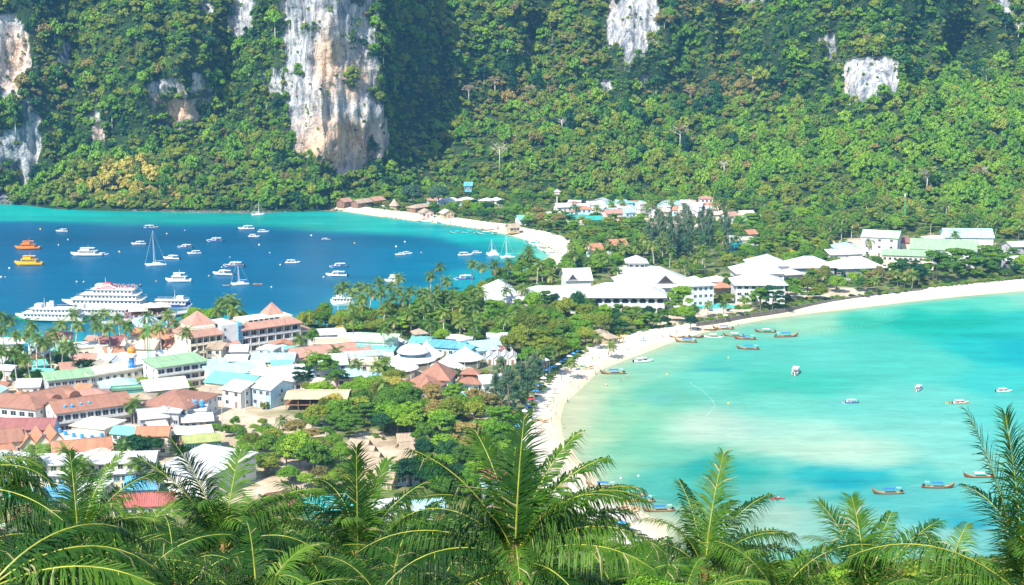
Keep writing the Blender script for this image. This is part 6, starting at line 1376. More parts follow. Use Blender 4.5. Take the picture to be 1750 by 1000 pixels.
spots = [(942,722),(963,735),(993,644),(1003,652),(1018,643),(1000,580),(1012,617),(1023,612),(1040,608),(1073,602),(1132,576),(1261,559),(930,694),(940,695),(936,700),(946,690),(960,652),(975,656),(905,735),(915,742),(925,738),(1033,640),(1060,655),(1071,648),(988,667),(970,690),(948,672),(1000,610),(985,615),(1050,596),(1065,590),(1100,583),(1156,570),(1092,877),(1100,883),(1062,838),(1068,905),(950,710),(900,728),(912,706),(925,665),(940,655),(955,640),(968,640),(1118,577),(1200,563),(1036,662),(1048,648)]
for i, (x, y) in enumerate(spots): 
    q = W(x, y, 1.0); zz = 0.35 if sea_dist(np.array([q.x]), np.array([q.y]))[0] < 1 else 1.0
    person(x, y, -.5 if zz < .5 else 1.3, rp.choice(['stand', 'walk', 'walk', 'stand', 'sit']) if zz > .5 else 'stand', rp.choice(list(CLO)), rp.choice([None, None, 'white', 'red', 'blue']), 1.05)
for x, y in ((640,362),(690,368),(700,370),(770,378),(810,384),(850,390),(880,394),(940,420),(955,430)): person(x, y, 1.2, rp.choice(['stand', 'walk']), rp.choice(list(CLO)), None, 1.1, group='people on the far beach')
person(1327, 852, .3, 'sit', 'red', 'blue', 1.0, look='paddler sitting at the back of the red kayak', group='paddlers'); person(1331, 852, .3, 'sit', 'black', 'white', 1.0, look='paddler sitting at the front of the red kayak', group='paddlers')
# the crowd on the ferries and the pier reads as one mass
pts = []
for k in range(210):
    x = rp.uniform(212, 262); y = rp.uniform(534, 546); p = W(x, y, 1.7); pts.append((p.x, p.y, 1.72))
for k in range(80):
    q = (rp.uniform(-18, 2), rp.uniform(-2.6, 2.6), fz + .05); v = F3.matrix_basis @ Vector(q); pts.append((v.x, v.y, v.z))
for k in range(90): p = W(rp.uniform(236, 300), rp.uniform(540, 566), 2.0); pts.append((p.x, p.y, 1.95))
kinds = []
for c_ in ('red', 'blue', 'white', 'black', 'pink'):
    m2 = FIG['stand'][0].copy(); m2.materials.clear(); m2.materials.append(SKIN); m2.materials.append(CLO[c_])
    for f_ in m2.polygons:
        if .35 < f_.center.z < 1.42 : f_.material_index = 1
    kinds.append(('c', m2))
n = len(pts); scatter('crowd', np.array(pts), np.full((n, 3), 1.05), np.stack([np.zeros(n), np.zeros(n), RNG.uniform(0, 6, n)], 1), RNG.integers(0, 5, n), kinds, label='crowd of passengers on the pier and the ferry deck')
# ---- parasols, loungers, clutter of the beach
def parasol(px, py, c, z=1.6, sc=1.0):
    p = W(px, py, z); t = thing('parasol', None, 'parasol', p, 0, 'beach parasols', sc); q = MB(); q.tube([(0, 0, -.3), (0, 0, 2.3)], .04, 5); q.build('pole', [WHITE], t)
    q = MB(); q.lathe([(1.25, 1.85), (1.25, 1.9), (.7, 2.2), (.05, 2.42)], 8); q.build('canopy', [CLO[c]], t); pend(t, px, py - 8, f'{c} beach parasol', 'parasol', 'beach parasols')
for i in range(9): parasol(884 + i * 6.4 + rp.uniform(-2, 2), 737 - i * 11.8 + rp.uniform(-2, 2), ['blue', 'blue', 'white', 'blue', 'red'][i % 5])
for i in range(8): parasol(940 + i * 6.6, 640 - i * 4.6, ['blue', 'blue', 'white'][i % 3])
for x, y, c in ((1063,905,'blue'),(1052,892,'white'),(1240,546,'white'),(1228,541,'white'),(1215,538,'blue'),(1204,545,'white'),(1250,538,'white'),(655,357,'white')): parasol(x, y, c, 2)
LNG = mk(lambda m_: (m_.box(-.9, .5, -.3, .3, .25, .33), m_.add([(.5, -.3, .25), (1.0, -.3, .62), (1.0, .3, .62), (.5, .3, .25), (.5, -.3, .33), (1.0, -.3, .70), (1.0, .3, .70), (.5, .3, .33)], [(0,3,2,1),(4,5,6,7),(0,1,5,4),(1,2,6,5),(2,3,7,6),(3,0,4,7)])), 'lounger_top_mesh', [WHITE]); LLEG = mk(lambda m_: m_.box(-.04, .04, -.28, .28, 0, .25), 'lounger_leg_mesh', [STEEL])
for i in range(22):
    x, y = 892 + i * 4.6, 740 - i * 6.4
    if i > 12: x, y = 948 + (i - 12) * 6, 642 - (i - 12) * 4
    p = W(x + rp.uniform(-2, 4), y, 1.7); t = thing('sun_lounger', None, 'sun lounger', p, rp.uniform(-.4, .4), 'sun loungers along the trees'); inst('lying_surface', LNG, t); inst('leg', LLEG, t, (-.7, 0, 0)); inst('leg', LLEG, t, (.4, 0, 0)); pend(t, x, y, 'white sun lounger', 'sun lounger', 'sun loungers along the trees')
# swimming pool of the resort
pp = W(1218, 524, 2.3); t = thing('swimming_pool', 'turquoise swimming pool in front of the white resort block', 'pool', (pp.x, pp.y, 2.4)); FOOT.append((pp.x, pp.y, 0, 14, 8))
q = MB(); q.lathe([(8, -.6), (8, .12), (7.4, .12), (7.4, .02)], 20); q.v = [(x * 1.5, y * .8, z) for x, y, z in q.v]; q.build('rim', [CONC], t); q = MB(); q.lathe([(7.38, -.1), (7.38, .06)], 20); q.v = [(x * 1.5, y * .8, z) for x, y, z in q.v]; q.build('water', [TURQ], t)
pp = W(806, 676, 2.3); t = thing('swimming_pool', 'small blue pool below the two tier brown pavilion', 'pool', (pp.x, pp.y, 2.4)); FOOT.append((pp.x, pp.y, 0, 5, 4)); q = MB(); q.box(-4.4, 4.4, -3.4, 3.4, -.5, .1); q.build('rim', [CONC], t); q = MB(); q.box(-4, 4, -3, 3, 0, .16); q.build('water', [TURQ], t)
# ================================================================== TREES OF THE ISTHMUS
FA = np.array(FOOT)
def infoot(x, y, mg=0.0):
    dx, dy = x - FA[:, 0], y - FA[:, 1]; c, s = np.cos(-FA[:, 2]), np.sin(-FA[:, 2]); lx, ly = dx * c - dy * s, dx * s + dy * c
    return bool(np.any((np.abs(lx) < FA[:, 3] + mg) & (np.abs(ly) < FA[:, 4] + mg)))
TREES = []
def on_land(x, y, mg=3): return sea_dist(np.array([x]), np.array([y]))[0] > mg and beach_mask(np.array([x]), np.array([y]))[0] < .5
def addtree(p, rad, H, col, kind, group, tight=.72, strict=True):
    if strict and (infoot(p.x, p.y, rad * .35) or not on_land(p.x, p.y, 2 + rad * .3)): return False
    if any((p.x - a)**2 + (p.y - b)**2 < ((rad + r) * tight) ** 2 for a, b, r in TREES): return False
    TREES.append((p.x, p.y, rad)); SPEC.append((rad / p.y * (.85 if p.y > 800 else 1), p, rad, H, col, kind, group)); return True
SPEC = []
# trees one can single out: px, base y, radius, height, colour, crown
for a in ((226,792,6.2,9.5,'dark','round'),(258,784,4.5,7.5,'dark','round'),(150,652,6.0,9,'dark','round'),(120,650,5,8,'dark','round'),(165,655,4,6,'bright','round'),(140,660,3.5,5,'bright','round'),(282,656,6.6,6.4,'bright','round'),(246,664,3,5,'bright','round'),
          (548,655,6.0,11,'mid','flat'),(578,668,5.0,8,'mid','flat'),(520,668,4.5,9,'dark','flat'),(550,680,5.0,6.5,'bright','round'),(600,690,3.5,5,'mid','round'),(512,805,6.4,13,'bright','round'),(536,812,6.2,11,'mid','round'),(490,800,5,9,'mid','round'),(470,640,2,4,'mid','round'),
          (470,692,2.6,6,'mid','round'),(765,660,5.2,7.5,'dark','round'),(745,665,4,6,'dark','round'),(776,695,4.2,8.5,'bright','flat'),(870,710,6.0,16,'casuarina','needle'),(890,690,5.5,15,'casuarina','needle'),(858,675,5,14,'casuarina','needle'),(905,672,5,13,'casuarina','needle'),(845,700,4.8,13,'casuarina','needle'),(915,650,4.5,10,'casuarina','needle'),
          (680,742,6,11,'bright','round'),(700,745,5,9,'bright','round'),(655,745,4.5,8,'dark','round'),(870,605,4.4,9,'olive','round'),(1165,535,6.5,12,'bright','flat'),(1150,540,5,10,'mid','flat'),(1180,560,3,6,'dark','round'),(963,530,5,11,'dark','round'),(985,540,4.4,12,'dark','round'),(1005,540,5.5,9,'mid','round'),(948,536,3.6,9,'dark','flat'),
          (1320,530,6.2,11,'dark','flat'),(1300,528,5.5,10,'mid','flat'),(1250,497,4.5,8,'mid','round'),(1600,480,9,15,'mid','flat'),(1640,474,9.5,15,'mid','flat'),(1690,465,8,14,'mid','flat'),(1665,470,6,11,'dark','flat'),(1570,490,5,10,'dark','flat'),(1380,505,5,10,'olive','round'),(1400,515,4.5,9,'olive','round'),(1430,500,4.6,9,'bright','round'),(1345,505,4,8,'mid','round'),
          (750,355,8.5,16,'casuarina','round'),(705,349,8,15,'casuarina','round'),(1345,442,4.4,6,'yellow','round'),(1352,440,3,4.6,'yellow','round'),(785,535,5,6,'yellow','round'),(770,545,3.6,5,'yellow','round'),(812,532,3,5,'yellow','round'),(590,558,3.2,6,'yellow','round'),(582,575,3,5,'gold','round'),(842,507,3.6,6,'gold','round'),(825,500,3.6,6,'olive','round'),(1241,482,2.2,3,'yellow','round'),
          (890,792,3,5,'dark','round'),(1130,420,5,8,'bright','flat'),(1060,420,6,8,'bright','flat'),(1040,424,5,7,'bright','flat'),(905,380,4,7,'gold','round'),(925,385,5,9,'tan','round'),(918,372,5,8,'tan','round'),(955,388,6,9,'tan','round'),(320,792,3.6,5.6,'dark','round'),(64,780,4.2,4.4,'bright','round'),(88,784,4.2,4.4,'bright','round'),
          (700,830,5.4,9,'dark','round'),(724,835,5,8,'dark','round'),(745,840,5.2,8.4,'dark','round'),(660,640,4,7,'mid','round')):
    p = W(a[0], a[1], 2); p.z = 2; TREES.append((p.x, p.y, a[2] * .8)); make_tree(0, 0, a[2], a[3], a[4], a[5], group='trees on the isthmus', P=p)
for i in range(26):                                    # the casuarina grove
    x = rp.uniform(1102, 1248); y = rp.uniform(402, 452); p = W(x, y, 2)
    addtree(p, rp.uniform(4, 6.2), rp.uniform(14, 21), 'casuarina', 'needle', 'casuarina grove', .38, False)
REG = [  # polygon in photo pixels (ground), tries, crown radius, height, colours, crown kinds, group
 ([(505,590),(530,550),(640,548),(640,575),(600,575),(520,600)], 90, (3.2,5.4), (6,10), 'mid olive bright olive', 'round', 'trees between hotel and bay'),
 ([(640,548),(720,536),(830,510),(900,525),(900,580),(860,600),(700,585),(640,580)], 260, (3.2,5.6), (6,10), 'mid bright olive bright mid', 'round round flat', 'trees of the palm belt'),
 ([(830,540),(900,530),(1000,545),(1060,560),(1045,580),(1000,600),(945,630),(900,640),(860,610),(820,590)], 330, (3.4,6), (7,12), 'mid olive bright olive bright mid', 'round round flat', 'trees between resort and right beach'),
 ([(1000,540),(1090,532),(1180,545),(1200,553),(1120,562),(1060,572)], 120, (2.4,4.4), (4,8), 'mid bright olive dark', 'round flat', 'garden trees in front of the resort'),
 ([(600,700),(660,680),(690,690),(760,690),(800,700),(870,700),(900,730),(880,790),(800,800),(720,790),(700,745),(600,755),(570,740)], 420, (3.8,6.6), (6.5,10.5), 'mid olive bright bright mid tan', 'round round flat', 'trees above the thatched bungalows'),
 ([(600,650),(650,640),(680,665),(690,700),(640,720),(590,730),(520,740),(560,700),(600,690)], 200, (3,5), (5,8), 'olive bright bright gold mid', 'round', 'yellow green trees in the middle'),
 ([(425,770),(470,745),(560,745),(600,770),(600,830),(560,850),(470,820),(430,800)], 130, (2.4,4.6), (3,7), 'olive mid bright tan', 'round', 'bushes around the big green tree'),
 ([(700,790),(800,790),(880,790),(900,850),(830,870),(700,840)], 170, (3.6,5.6), (6,10), 'dark mid mid bright', 'round', 'dark trees above the front palms'),
 ([(810,470),(930,440),(1000,430),(1060,450),(1050,468),(960,470),(900,488),(830,500)], 200, (3.4,5.4), (5,9), 'mid olive bright mid bright', 'round', 'trees between left bay and resort'),
 ([(980,400),(1100,395),(1110,440),(1060,445),(985,435)], 120, (3.6,5.6), (5,9), 'bright mid mid olive', 'round flat', 'trees left of the casuarina grove'),
 ([(885,368),(1000,380),(1110,385),(1110,396),(990,412),(975,402)], 120, (3.2,5), (4,8), 'mid bright olive mid', 'round flat', 'trees above the far beach'),
 ([(575,350),(640,343),(760,350),(900,360),(960,380),(940,392),(860,380),(760,368),(660,356)], 190, (3,5.4), (4,8), 'mid bright mid dark olive', 'round', 'trees behind the far beach'),
 ([(575,350),(640,340),(720,334),(860,333),(1000,345),(1100,343),(1200,343),(1330,357),(1330,366),(1200,352),(1000,352),(860,345),(700,345),(620,348)], 260, (3,5), (4,8), 'mid dark bright mid olive', 'round', 'trees at the foot of the mountain'),
 ([(1250,385),(1330,366),(1450,372),(1600,380),(1800,386),(1800,410),(1700,410),(1600,396),(1480,400),(1420,415),(1420,445),(1345,450),(1250,440)], 420, (3.4,6), (5,11), 'mid bright mid bright olive olive', 'round round flat', 'trees behind the villas'),
 ([(1240,455),(1260,440),(1420,445),(1440,455),(1300,452)], 60, (2.6,4.4), (4,7), 'mid olive bright', 'round', 'trees behind the villas'),
 ([(1350,478),(1500,462),(1580,455),(1700,446),(1850,440),(1850,466),(1700,474),(1600,484),(1500,495),(1400,508),(1340,520)], 240, (2.6,5), (4,9), 'mid olive bright dark mid tan', 'round flat', 'park trees behind the sea wall'),
 ([(1225,505),(1340,500),(1400,512),(1330,526),(1225,546)], 60, (1.6,3), (2,5), 'mid bright olive', 'round', 'garden shrubs by the sea wall'),
 ([(-20,620),(60,600),(120,620),(120,665),(40,680),(-20,680)], 90, (2.6,4.6), (4,7), 'dark mid mid bright', 'round', 'trees under the left palms'),
 ([(360,735),(450,715),(470,745),(430,800),(370,800),(360,760)], 50, (1.5,3), (2,5), 'bright mid olive', 'round', 'bushes on the sandy plot'),
 ([(310,555),(345,535),(430,545),(430,556),(330,560)], 60, (3.4,5), (5,8), 'bright mid bright', 'round', 'bright bushes behind the hotel'),
 ([(230,640),(360,600),(560,620),(640,640),(560,690),(440,700),(380,690),(260,700)], 170, (1.2,2.8), (2.4,5.5), 'bright mid olive', 'round', 'small trees between the houses')]
for poly, tries, rr, hh, cols, kinds_, grp in REG:
    poly_w = [tuple(W(a, b, 2).xy) for a, b in poly]; xs = [p[0] for p in poly_w]; ys = [p[1] for p in poly_w]; c_ = cols.split(); kk = kinds_.split()
    for k in range(tries):
        for _ in range(12):
            x = rp.uniform(min(xs), max(xs)); y = rp.uniform(min(ys), max(ys))
            if inpoly(np.array([x]), np.array([y]), poly_w)[0]: break
        else: continue
        addtree(Vector((x, y, 2.0)), rp.uniform(*rr), rp.uniform(*hh), rp.choice(c_), rp.choice(kk), grp, .66)
CAS = [q for q in SPEC if q[5] == 'needle']; BRO = sorted([q for q in SPEC if q[5] != 'needle'], key=lambda q: -q[0])
for q in CAS + BRO[:215]: make_tree(0, 0, q[2], q[3], q[4], q[5], group=q[6], P=q[1])
kl, kp, ks, ki = [], [], [], []
for _, p, rad, H, col, kind, grp in BRO[215:]:
    if (col, kind) not in kl: kl.append((col, kind))
    ch = H * {'round': .82, 'flat': .62}[kind]; kp.append((p.x, p.y, 2 + H - ch)); ks.append((rad, rad, ch / {'round': 1.55, 'flat': 1.15}[kind])); ki.append(kl.index((col, kind)))
scatter('background_trees', np.array(kp), np.array(ks), np.stack([np.zeros(len(kp))] * 2 + [RNG.uniform(0, 6, len(kp))], 1), ki, [(k[0], crowns(*k)[1]) for k in kl], label='smaller trees filling the gaps behind the single trees')
print('trees', len(TREES), len(BRO))
# ---- coconut palms: crown pixel, trunk height
def zz(l, ox, oy, k=3.977): return [(ox + a / k, oy + b / k) for a, b in l]
PALMS = [(x, y, rp.uniform(11, 14), 'coconut palms at the left edge of the town') for x, y in zz([(5,240),(75,270),(215,300),(110,370),(290,430),(190,360),(420,300),(365,350),(500,220),(530,300),(480,450),(175,530),(640,250),(660,310),(710,220),(740,320),(800,250),(860,310),(985,350),(1000,250),(1080,320),(1140,230),(1190,290),(1265,350),(90,500),(430,440),(20,330),(5,480),(250,390),(330,400)], 0, 480)]
PALMS += [(x, y, 10, 'coconut palms behind the hotel') for x, y in zz([(1500,150),(1545,160),(1600,150),(1590,210),(1480,200),(1560,120)], 0, 480)]
PALMS += [(x, y, rp.uniform(5.5, 8), 'low coconut palms among the houses') for x, y in ((228,692),(41,680),(512,580),(609,623),(644,626),(573,601),(536,610),(655,618),(655,655))]
PALMS += [(x, y, rp.uniform(10, 14), 'coconut palms of the palm belt') for x, y in zz([(590,590),(640,640),(690,600),(715,680),(745,600),(830,570),(840,640),(920,670),(960,540),(965,620),(1040,630),(1110,630),(1180,520),(1240,460),(1285,560),(1200,680),(1130,720),(1320,660),(1040,780),(1260,770),(1410,690),(1460,650),(1520,640),(1460,440),(1530,460),(1610,440),(1710,430),(640,740),(860,880),(780,640),(560,620),(900,600),(1000,680),(1380,720),(1470,720)], 440, 340)]
PALMS += [(x, y, rp.uniform(7, 11), 'coconut palms around the resort') for x, y in zz([(390,490),(470,470),(180,620),(690,640),(560,520),(640,470),(750,500),(880,430),(960,500),(1000,440),(1060,510),(1220,560),(820,470),(240,680),(100,540),(440,400),(500,590),(590,560),(930,470),(340,640),(40,560)], 880, 300)]
PALMS += [(1008, 333, 13, 'coconut palms around the resort')]
PALMS += [(x, y, rp.uniform(8, 12), 'coconut palms behind the villas') for x, y in zz([(690,130),(740,140),(620,60),(860,30),(915,40),(830,110),(920,100),(1110,90),(1160,50),(1380,140),(1680,100),(1270,100),(600,170),(500,170),(650,240),(1620,100),(1430,90),(720,190),(780,170),(1000,60),(1200,120),(1320,60),(1550,160),(1730,180)], 1220, 330, 3.302)]
PALMS += [(x, y, h, 'coconut palms in the gardens by the right beach') for x, y, h in ((1486, 412, 8), (1632, 400, 12), (1442, 412, 6), (1383, 452, 6), (1532, 468, 6), (1547, 472, 6), (1560, 470, 7), (1497, 478, 6), (1420, 480, 5), (1120, 545, 4), (1090, 540, 5), (1405, 470, 6), (1237, 520, 5), (1210, 522, 5), (1270, 512, 4))]
PALMS += [(x, y, rp.uniform(8, 11), 'coconut palms before the long grey white building') for x, y in zz([(440,450),(235,490),(560,520),(830,420),(925,530),(1080,590),(280,480),(520,540),(240,440)], 0, 660)]
PALMS += [(x, y, 3.5, 'young palms on the sandy plot') for x, y in zz([(1430,470),(1630,450),(1560,480)], 0, 660)] + [(483, 720, 3, 'young palms on the sandy plot'), (940, 600, 9, 'palms at the beach'), (930, 602, 9, 'palms at the beach'), (1020, 575, 5, 'palms at the beach'), (975, 620, 5, 'palms at the beach'), (1045, 590, 4, 'palms at the beach')]
for i in range(22): PALMS.append((rp.uniform(1250, 1750), rp.uniform(335, 385), rp.uniform(7, 10), 'coconut palms at the foot of the right slope'))
for i in range(12): PALMS.append((rp.uniform(900, 1250), rp.uniform(340, 356), rp.uniform(6, 9), 'coconut palms above the village'))
for i in range(18): PALMS.append((rp.uniform(900, 1290), rp.uniform(398, 452), rp.uniform(7, 11), 'coconut palms around the resort'))
for i in range(18): PALMS.append((rp.uniform(600, 900), rp.uniform(490, 560), rp.uniform(9, 13), 'coconut palms of the palm belt'))
for x, y, H, g in PALMS: make_palm(x, y, H, sc=1.0 if H > 6 else .8, look='coconut palm' if H > 6 else 'low young palm', group=g)
# ---- undergrowth on all green ground
gx_, gy_ = RNG.uniform(-380, 560, 26000), RNG.uniform(370, 1160, 26000)
dens = np.clip((gy_ / 700.0), .5, 1.3)
sd = sea_dist(gx_, gy_); bmk = beach_mask(gx_, gy_); ppx, ppy = PX(gx_, gy_, 2 + 0 * gx_)
tw = np.maximum.reduce([1 - sm(.7, 1.15, np.hypot((ppx - cx) / rx, (ppy - cy) / ry)) for cx, cy, rx, ry in ((150,660,330,130),(480,640,230,60),(450,740,110,35),(470,810,90,30),(645,775,42,30),(700,650,90,40),(830,690,40,30),(1150,520,60,40),(1050,370,80,12),(1150,385,60,8),(1480,420,70,16),(1240,530,50,12),(1400,500,90,10),(380,800,200,60))])
keep = (sd > 4) & (bmk < .3) & (RNG.random(26000) > tw * .93) & (ppx > -60) & (ppx < 1810)
hh_ = np.array([not infoot(a, b, .2) if k else False for a, b, k in zip(gx_, gy_, keep)]); keep &= hh_
gx_, gy_ = gx_[keep], gy_[keep]; n = len(gx_); s_ = RNG.lognormal(math.log(1.05), .42, n); s_ = np.clip(s_, .4, 2.6) * np.where(gy_ > 800, 1.25, 1)
UK = [(c_, crowns(c_)[0]) for c_ in ('mid', 'bright', 'olive', 'dark')] + [('tan', crowns('tan')[0])]
pk_ = RNG.choice(5, n, p=[.36, .2, .24, .14, .06])
scatter('undergrowth', np.stack([gx_, gy_, np.full(n, 1.9)], 1), np.stack([s_, s_, s_ * .8], 1), np.stack([s_*0, s_*0, RNG.uniform(0, 6, n)], 1), pk_, UK, label='low shrubs and undergrowth covering the green ground')
ed = []
for pts_, st, rr_ in ((INLAND_R[:10], 1.1, (.5, 1.3)), (INLAND_R[9:], 2.0, (.6, 1.6)), (FARBEACH, 2.0, (.6, 1.5))):
    for i in range(len(pts_) - 1):
        a_, b_ = Vector(pts_[i]), Vector(pts_[i + 1]); m__ = int((b_ - a_).length / st)
        for k in range(m__):
            q_ = a_.lerp(b_, k / m__); q_ = q_ + Vector((rp.uniform(-1.5, 1.5), rp.uniform(.8, 5)))
            if not infoot(q_.x, q_.y, 0): ed.append((q_.x, q_.y, rp.uniform(*rr_)))
ed = np.array(ed); ne = len(ed)
scatter('beach_edge_hedge', np.stack([ed[:, 0], ed[:, 1], np.full(ne, 1.9)], 1), np.stack([ed[:, 2], ed[:, 2], ed[:, 2] * .8], 1), np.stack([np.zeros(ne)] * 2 + [RNG.uniform(0, 6, ne)], 1), RNG.choice(4, ne, p=[.35, .35, .2, .1]), UK, label='low green hedge and creepers along the edge of the beaches')
# ================================================================== FOREGROUND: the hillside and its palms
NEARB = [(c_, crown_mesh(f'near_{c_}_bush_mesh', 900 + i, 46, 150, .036, 'round', [L[c_]])) for i, c_ in enumerate(('mid', 'dark', 'bright', 'olive'))]
n = 5200; hx, hy = RNG.uniform(-1, 1, n), RNG.uniform(12, 378, n) ; hx = hx * (30 + hy * .40); s_ = RNG.uniform(1.2, 2.6, n) * np.clip(.5 + hy / 120, .5, 1.6)
near_ = hy < 45; keepn = ~((hy < 22) & (RNG.random(n) < .4))
hz = hillz(hx, hy); ex = (372 + 14 * np.sin(hx / 60) - hy) > 4; keepn &= ex
# keep the view free: nothing may rise over the lower edge of the frame close by
_, lim = ray(0, 985); top = hz + s_ * 1.6; keepn &= ~((hy < 60) & (top > CAM_H + lim * hy))
hx, hy, hz, s_ = hx[keepn], hy[keepn], hz[keepn], s_[keepn]; n = len(hx)
scatter('hillside_bushes', np.stack([hx, hy, hz - .3 * s_], 1), np.stack([s_, s_, s_ * .9], 1), np.stack([s_*0, s_*0, RNG.uniform(0, 6, n)], 1), np.where(hy < 110, RNG.choice(4, n, p=[.4, .35, .1, .15]), 4 + RNG.choice(5, n, p=[.36, .2, .24, .14, .06])), NEARB + UK, label='bushes covering the hillside below the viewpoint')
NPM = [leafmat('near_palm_leaflets', [(.006, .034, .009), (.020, .078, .011), (.07, .18, .018), (.17, .28, .04)], .5, .35, 1.6), paint('near_yellow_midrib', (.30, .32, .04), .45, .5, 1.0), leafmat('near_dry_leaflets', [(.16, .15, .05), (.30, .26, .12), (.48, .42, .26)], .5, .25, .8)]
def fm(name, Lf, el, droop, seed, n=70, Ll=1.25, w=.052, hang=.9, roll=0, dry=False, twist=0.0):
    v, f, m2 = frond_arrays(Lf, el, droop, n, Ll, w, hang, seed, roll, twist=twist, fwd=1.0 + 1.2 * max(0, el - 62) / 24)
    if dry: m2 = [2 if x == 0 else x for x in m2]
    return np_mesh(name, v, f, NPM, False, m2)
FR = []
for i in range(14):
    q = i / 13; FR.append(fm('frond_mesh', random.uniform(4.2, 5.2), 80 - 88 * q, 58 + 50 * random.random() - (28 if q > .7 else 0), 500 + i, Ll=random.uniform(1.05, 1.35), hang=.5 + 1.0 * q, twist=random.uniform(-1, 1)))
NPM[0].node_tree.nodes['Principled BSDF'].inputs['Specular IOR Level'].default_value = .14
DRYF = [fm('dry_frond_mesh', 3.9, -40, 40, 600 + i, n=44, hang=1.2, dry=True) for i in range(2)]
TRKN = [palm_trunk('near_palm_trunk_mesh', 10.0, 20 + i, .19, .12, .05) for i in range(2)]
HEART = mk(lambda m_: m_.lathe([(.10, -.9), (.22, -.5), (.26, -.1), (.16, .3), (.05, .8)], 8), 'crown_shaft_mesh', [paint('fibrous_brown_sheath', (.30, .20, .08), .9, .4, 3)], True)
NUT = mk(lambda m_: m_.lathe([(.03, -.17), (.12, -.10), (.14, .02), (.09, .14), (.02, .18)], 8), 'coconut_mesh', [COCO], True)
def near_palm(px, py, Z, look, hero=(), n=17, drop=(), sc=1.0, seed=0, elmax=1.0, elmin=0.0, nuts=True, group='coconut palms of the foreground'):
    r = random.Random(seed + int(px)); c = AT(px, py, Z); g = float(hillz(c.x, c.y)) - .4; H = c.z - g
    if H < 2.0: H = 2.0
    t = thing('foreground_palm', look, 'palm tree', (c.x, c.y, c.z), 0, group, sc)
    tm, top = TRKN[seed % 2]; k = H / 10; inst('trunk', tm, t, (-top[0] * k / sc, -top[1] * k / sc, (-H) / sc), scale=(1, 1, k / sc)); t.children[0].scale = (k if k > .8 else .8, k if k > .8 else .8, k / sc)
    inst('crown_shaft', HEART, t)
    for i in range(n):
        q = elmin + (i + .5) / n * (elmax - elmin); az = i * 2.39996 + r.random() * .5 + seed
        inst('frond', FR[min(13, int(q * 14))], t, (0, 0, .15 - .4 * q), (r.uniform(-.12, .12), r.uniform(-.08, .08), az), r.uniform(.86, 1.08))
    for i, (az, el, Lf, dr) in enumerate(hero):
        o = inst('frond', fm('long_frond_mesh', Lf, el, dr, 700 + seed * 20 + i, n=82, Ll=1.45, hang=(.45 if dr < 45 else 1.4)), t, (0, 0, .1), (0, 0, R(az)))
    for i in range(len(drop) or r.randint(0, 2)): inst('dead_frond', DRYF[i % 2], t, (0, 0, -.4), (0, 0, r.uniform(0, 6.28)))
    if nuts:
        for i in range(6): inst('coconut', NUT, t, (.3 * math.cos(i * 1.05), .3 * math.sin(i * 1.05), -.5 - .1 * (i % 2)))
    LANDM.append((px, py, 'the palm')) if False else None
    return t
near_palm(880, 962, 50, 'largest foreground palm, in the centre, its fronds rising over the sandy beach', [(80, 80, 4.7, 30), (40, 74, 4.8, 48), (125, 76, 4.5, 40), (20, 70, 4.6, 60), (8, 64, 5.3, 98), (15, 56, 5.0, 70), (-8, 42, 5.4, 88), (-25, 30, 5.0, 60), (168, 66, 5.0, 48), (160, 52, 5.0, 105), (182, 34, 5.4, 72), (205, 30, 5.0, 80), (28, 34, 4.6, 50)], 12, seed=1)
near_palm(612, 964, 66, 'palm left of the central one with upright fronds and yellow leaf bases', [(95, 84, 4.8, 16), (60, 76, 4.6, 40), (130, 70, 4.4, 60), (178, 36, 5.2, 100), (165, 60, 4.8, 40), (20, 66, 4.8, 50), (200, 10, 4.8, 50), (235, 8, 4.6, 50)], 13, seed=2)
near_palm(135, 940, 70, 'palm at left with bright upright fronds and brown dry crown heart', [(60, 72, 5.0, 50), (110, 76, 4.6, 44), (12, 48, 5.2, 115), (35, 62, 5.0, 60), (190, 30, 4.6, 60)], 14, seed=3, drop=(1, 1))
near_palm(384, 948, 64, 'palm with wide dark fronds fanning out before the big white roof', [(165, 62, 5.4, 40), (150, 72, 5.2, 30), (80, 74, 4.8, 44), (15, 60, 5.0, 70), (30, 44, 5.0, 70), (200, 40, 4.8, 80)], 15, seed=4)
near_palm(-22, 1016, 38, 'palm at the lower left corner with long dark arching fronds', [(18, 38, 4.8, 95), (40, 44, 4.8, 95), (-8, 28, 4.8, 60)], 12, seed=5, elmin=.45)
near_palm(-72, 830, 46, 'palm beyond the left edge, only its drooping frond tips in view', [(6, 30, 3.6, 95), (-6, 12, 3.4, 60), (10, 46, 3.4, 90)], 9, seed=6, sc=.8, elmin=.4)
near_palm(1203, 985, 66, 'palm right of the sand spit with one dark upright frond', [(62, 78, 5.2, 26), (110, 74, 4.4, 50), (30, 66, 4.8, 60), (2, 40, 5.3, 84), (18, 54, 5.0, 95), (178, 56, 4.6, 115), (-14, 26, 4.6, 60), (160, 40, 4.4, 80)], 10, seed=7, elmax=.9)
near_palm(1752, 1030, 47, 'palm at the lower right corner with one tall feathery frond', [(150, 77, 5.9, 16), (176, 44, 5.9, 74), (120, 82, 5.6, 10), (60, 86, 5.4, 10), (200, 24, 5.0, 60)], 8, seed=8)
near_palm(1482, 1030, 62, 'low palm at the bottom edge with spiky upright fronds', [(130, 70, 4.4, 40), (100, 74, 4.2, 30), (60, 66, 4.2, 50), (20, 60, 4.4, 40)], 8, seed=9)
near_palm(1330, 1028, 62, 'low palm at the bottom edge right of the sand spit', [(150, 60, 3.6, 60), (40, 50, 3.8, 60)], 8, seed=10)
near_palm(1610, 1045, 58, 'palm crown just above the bottom edge under the arching frond', [(90, 60, 4.0, 70), (30, 55, 4.0, 80)], 10, seed=11)
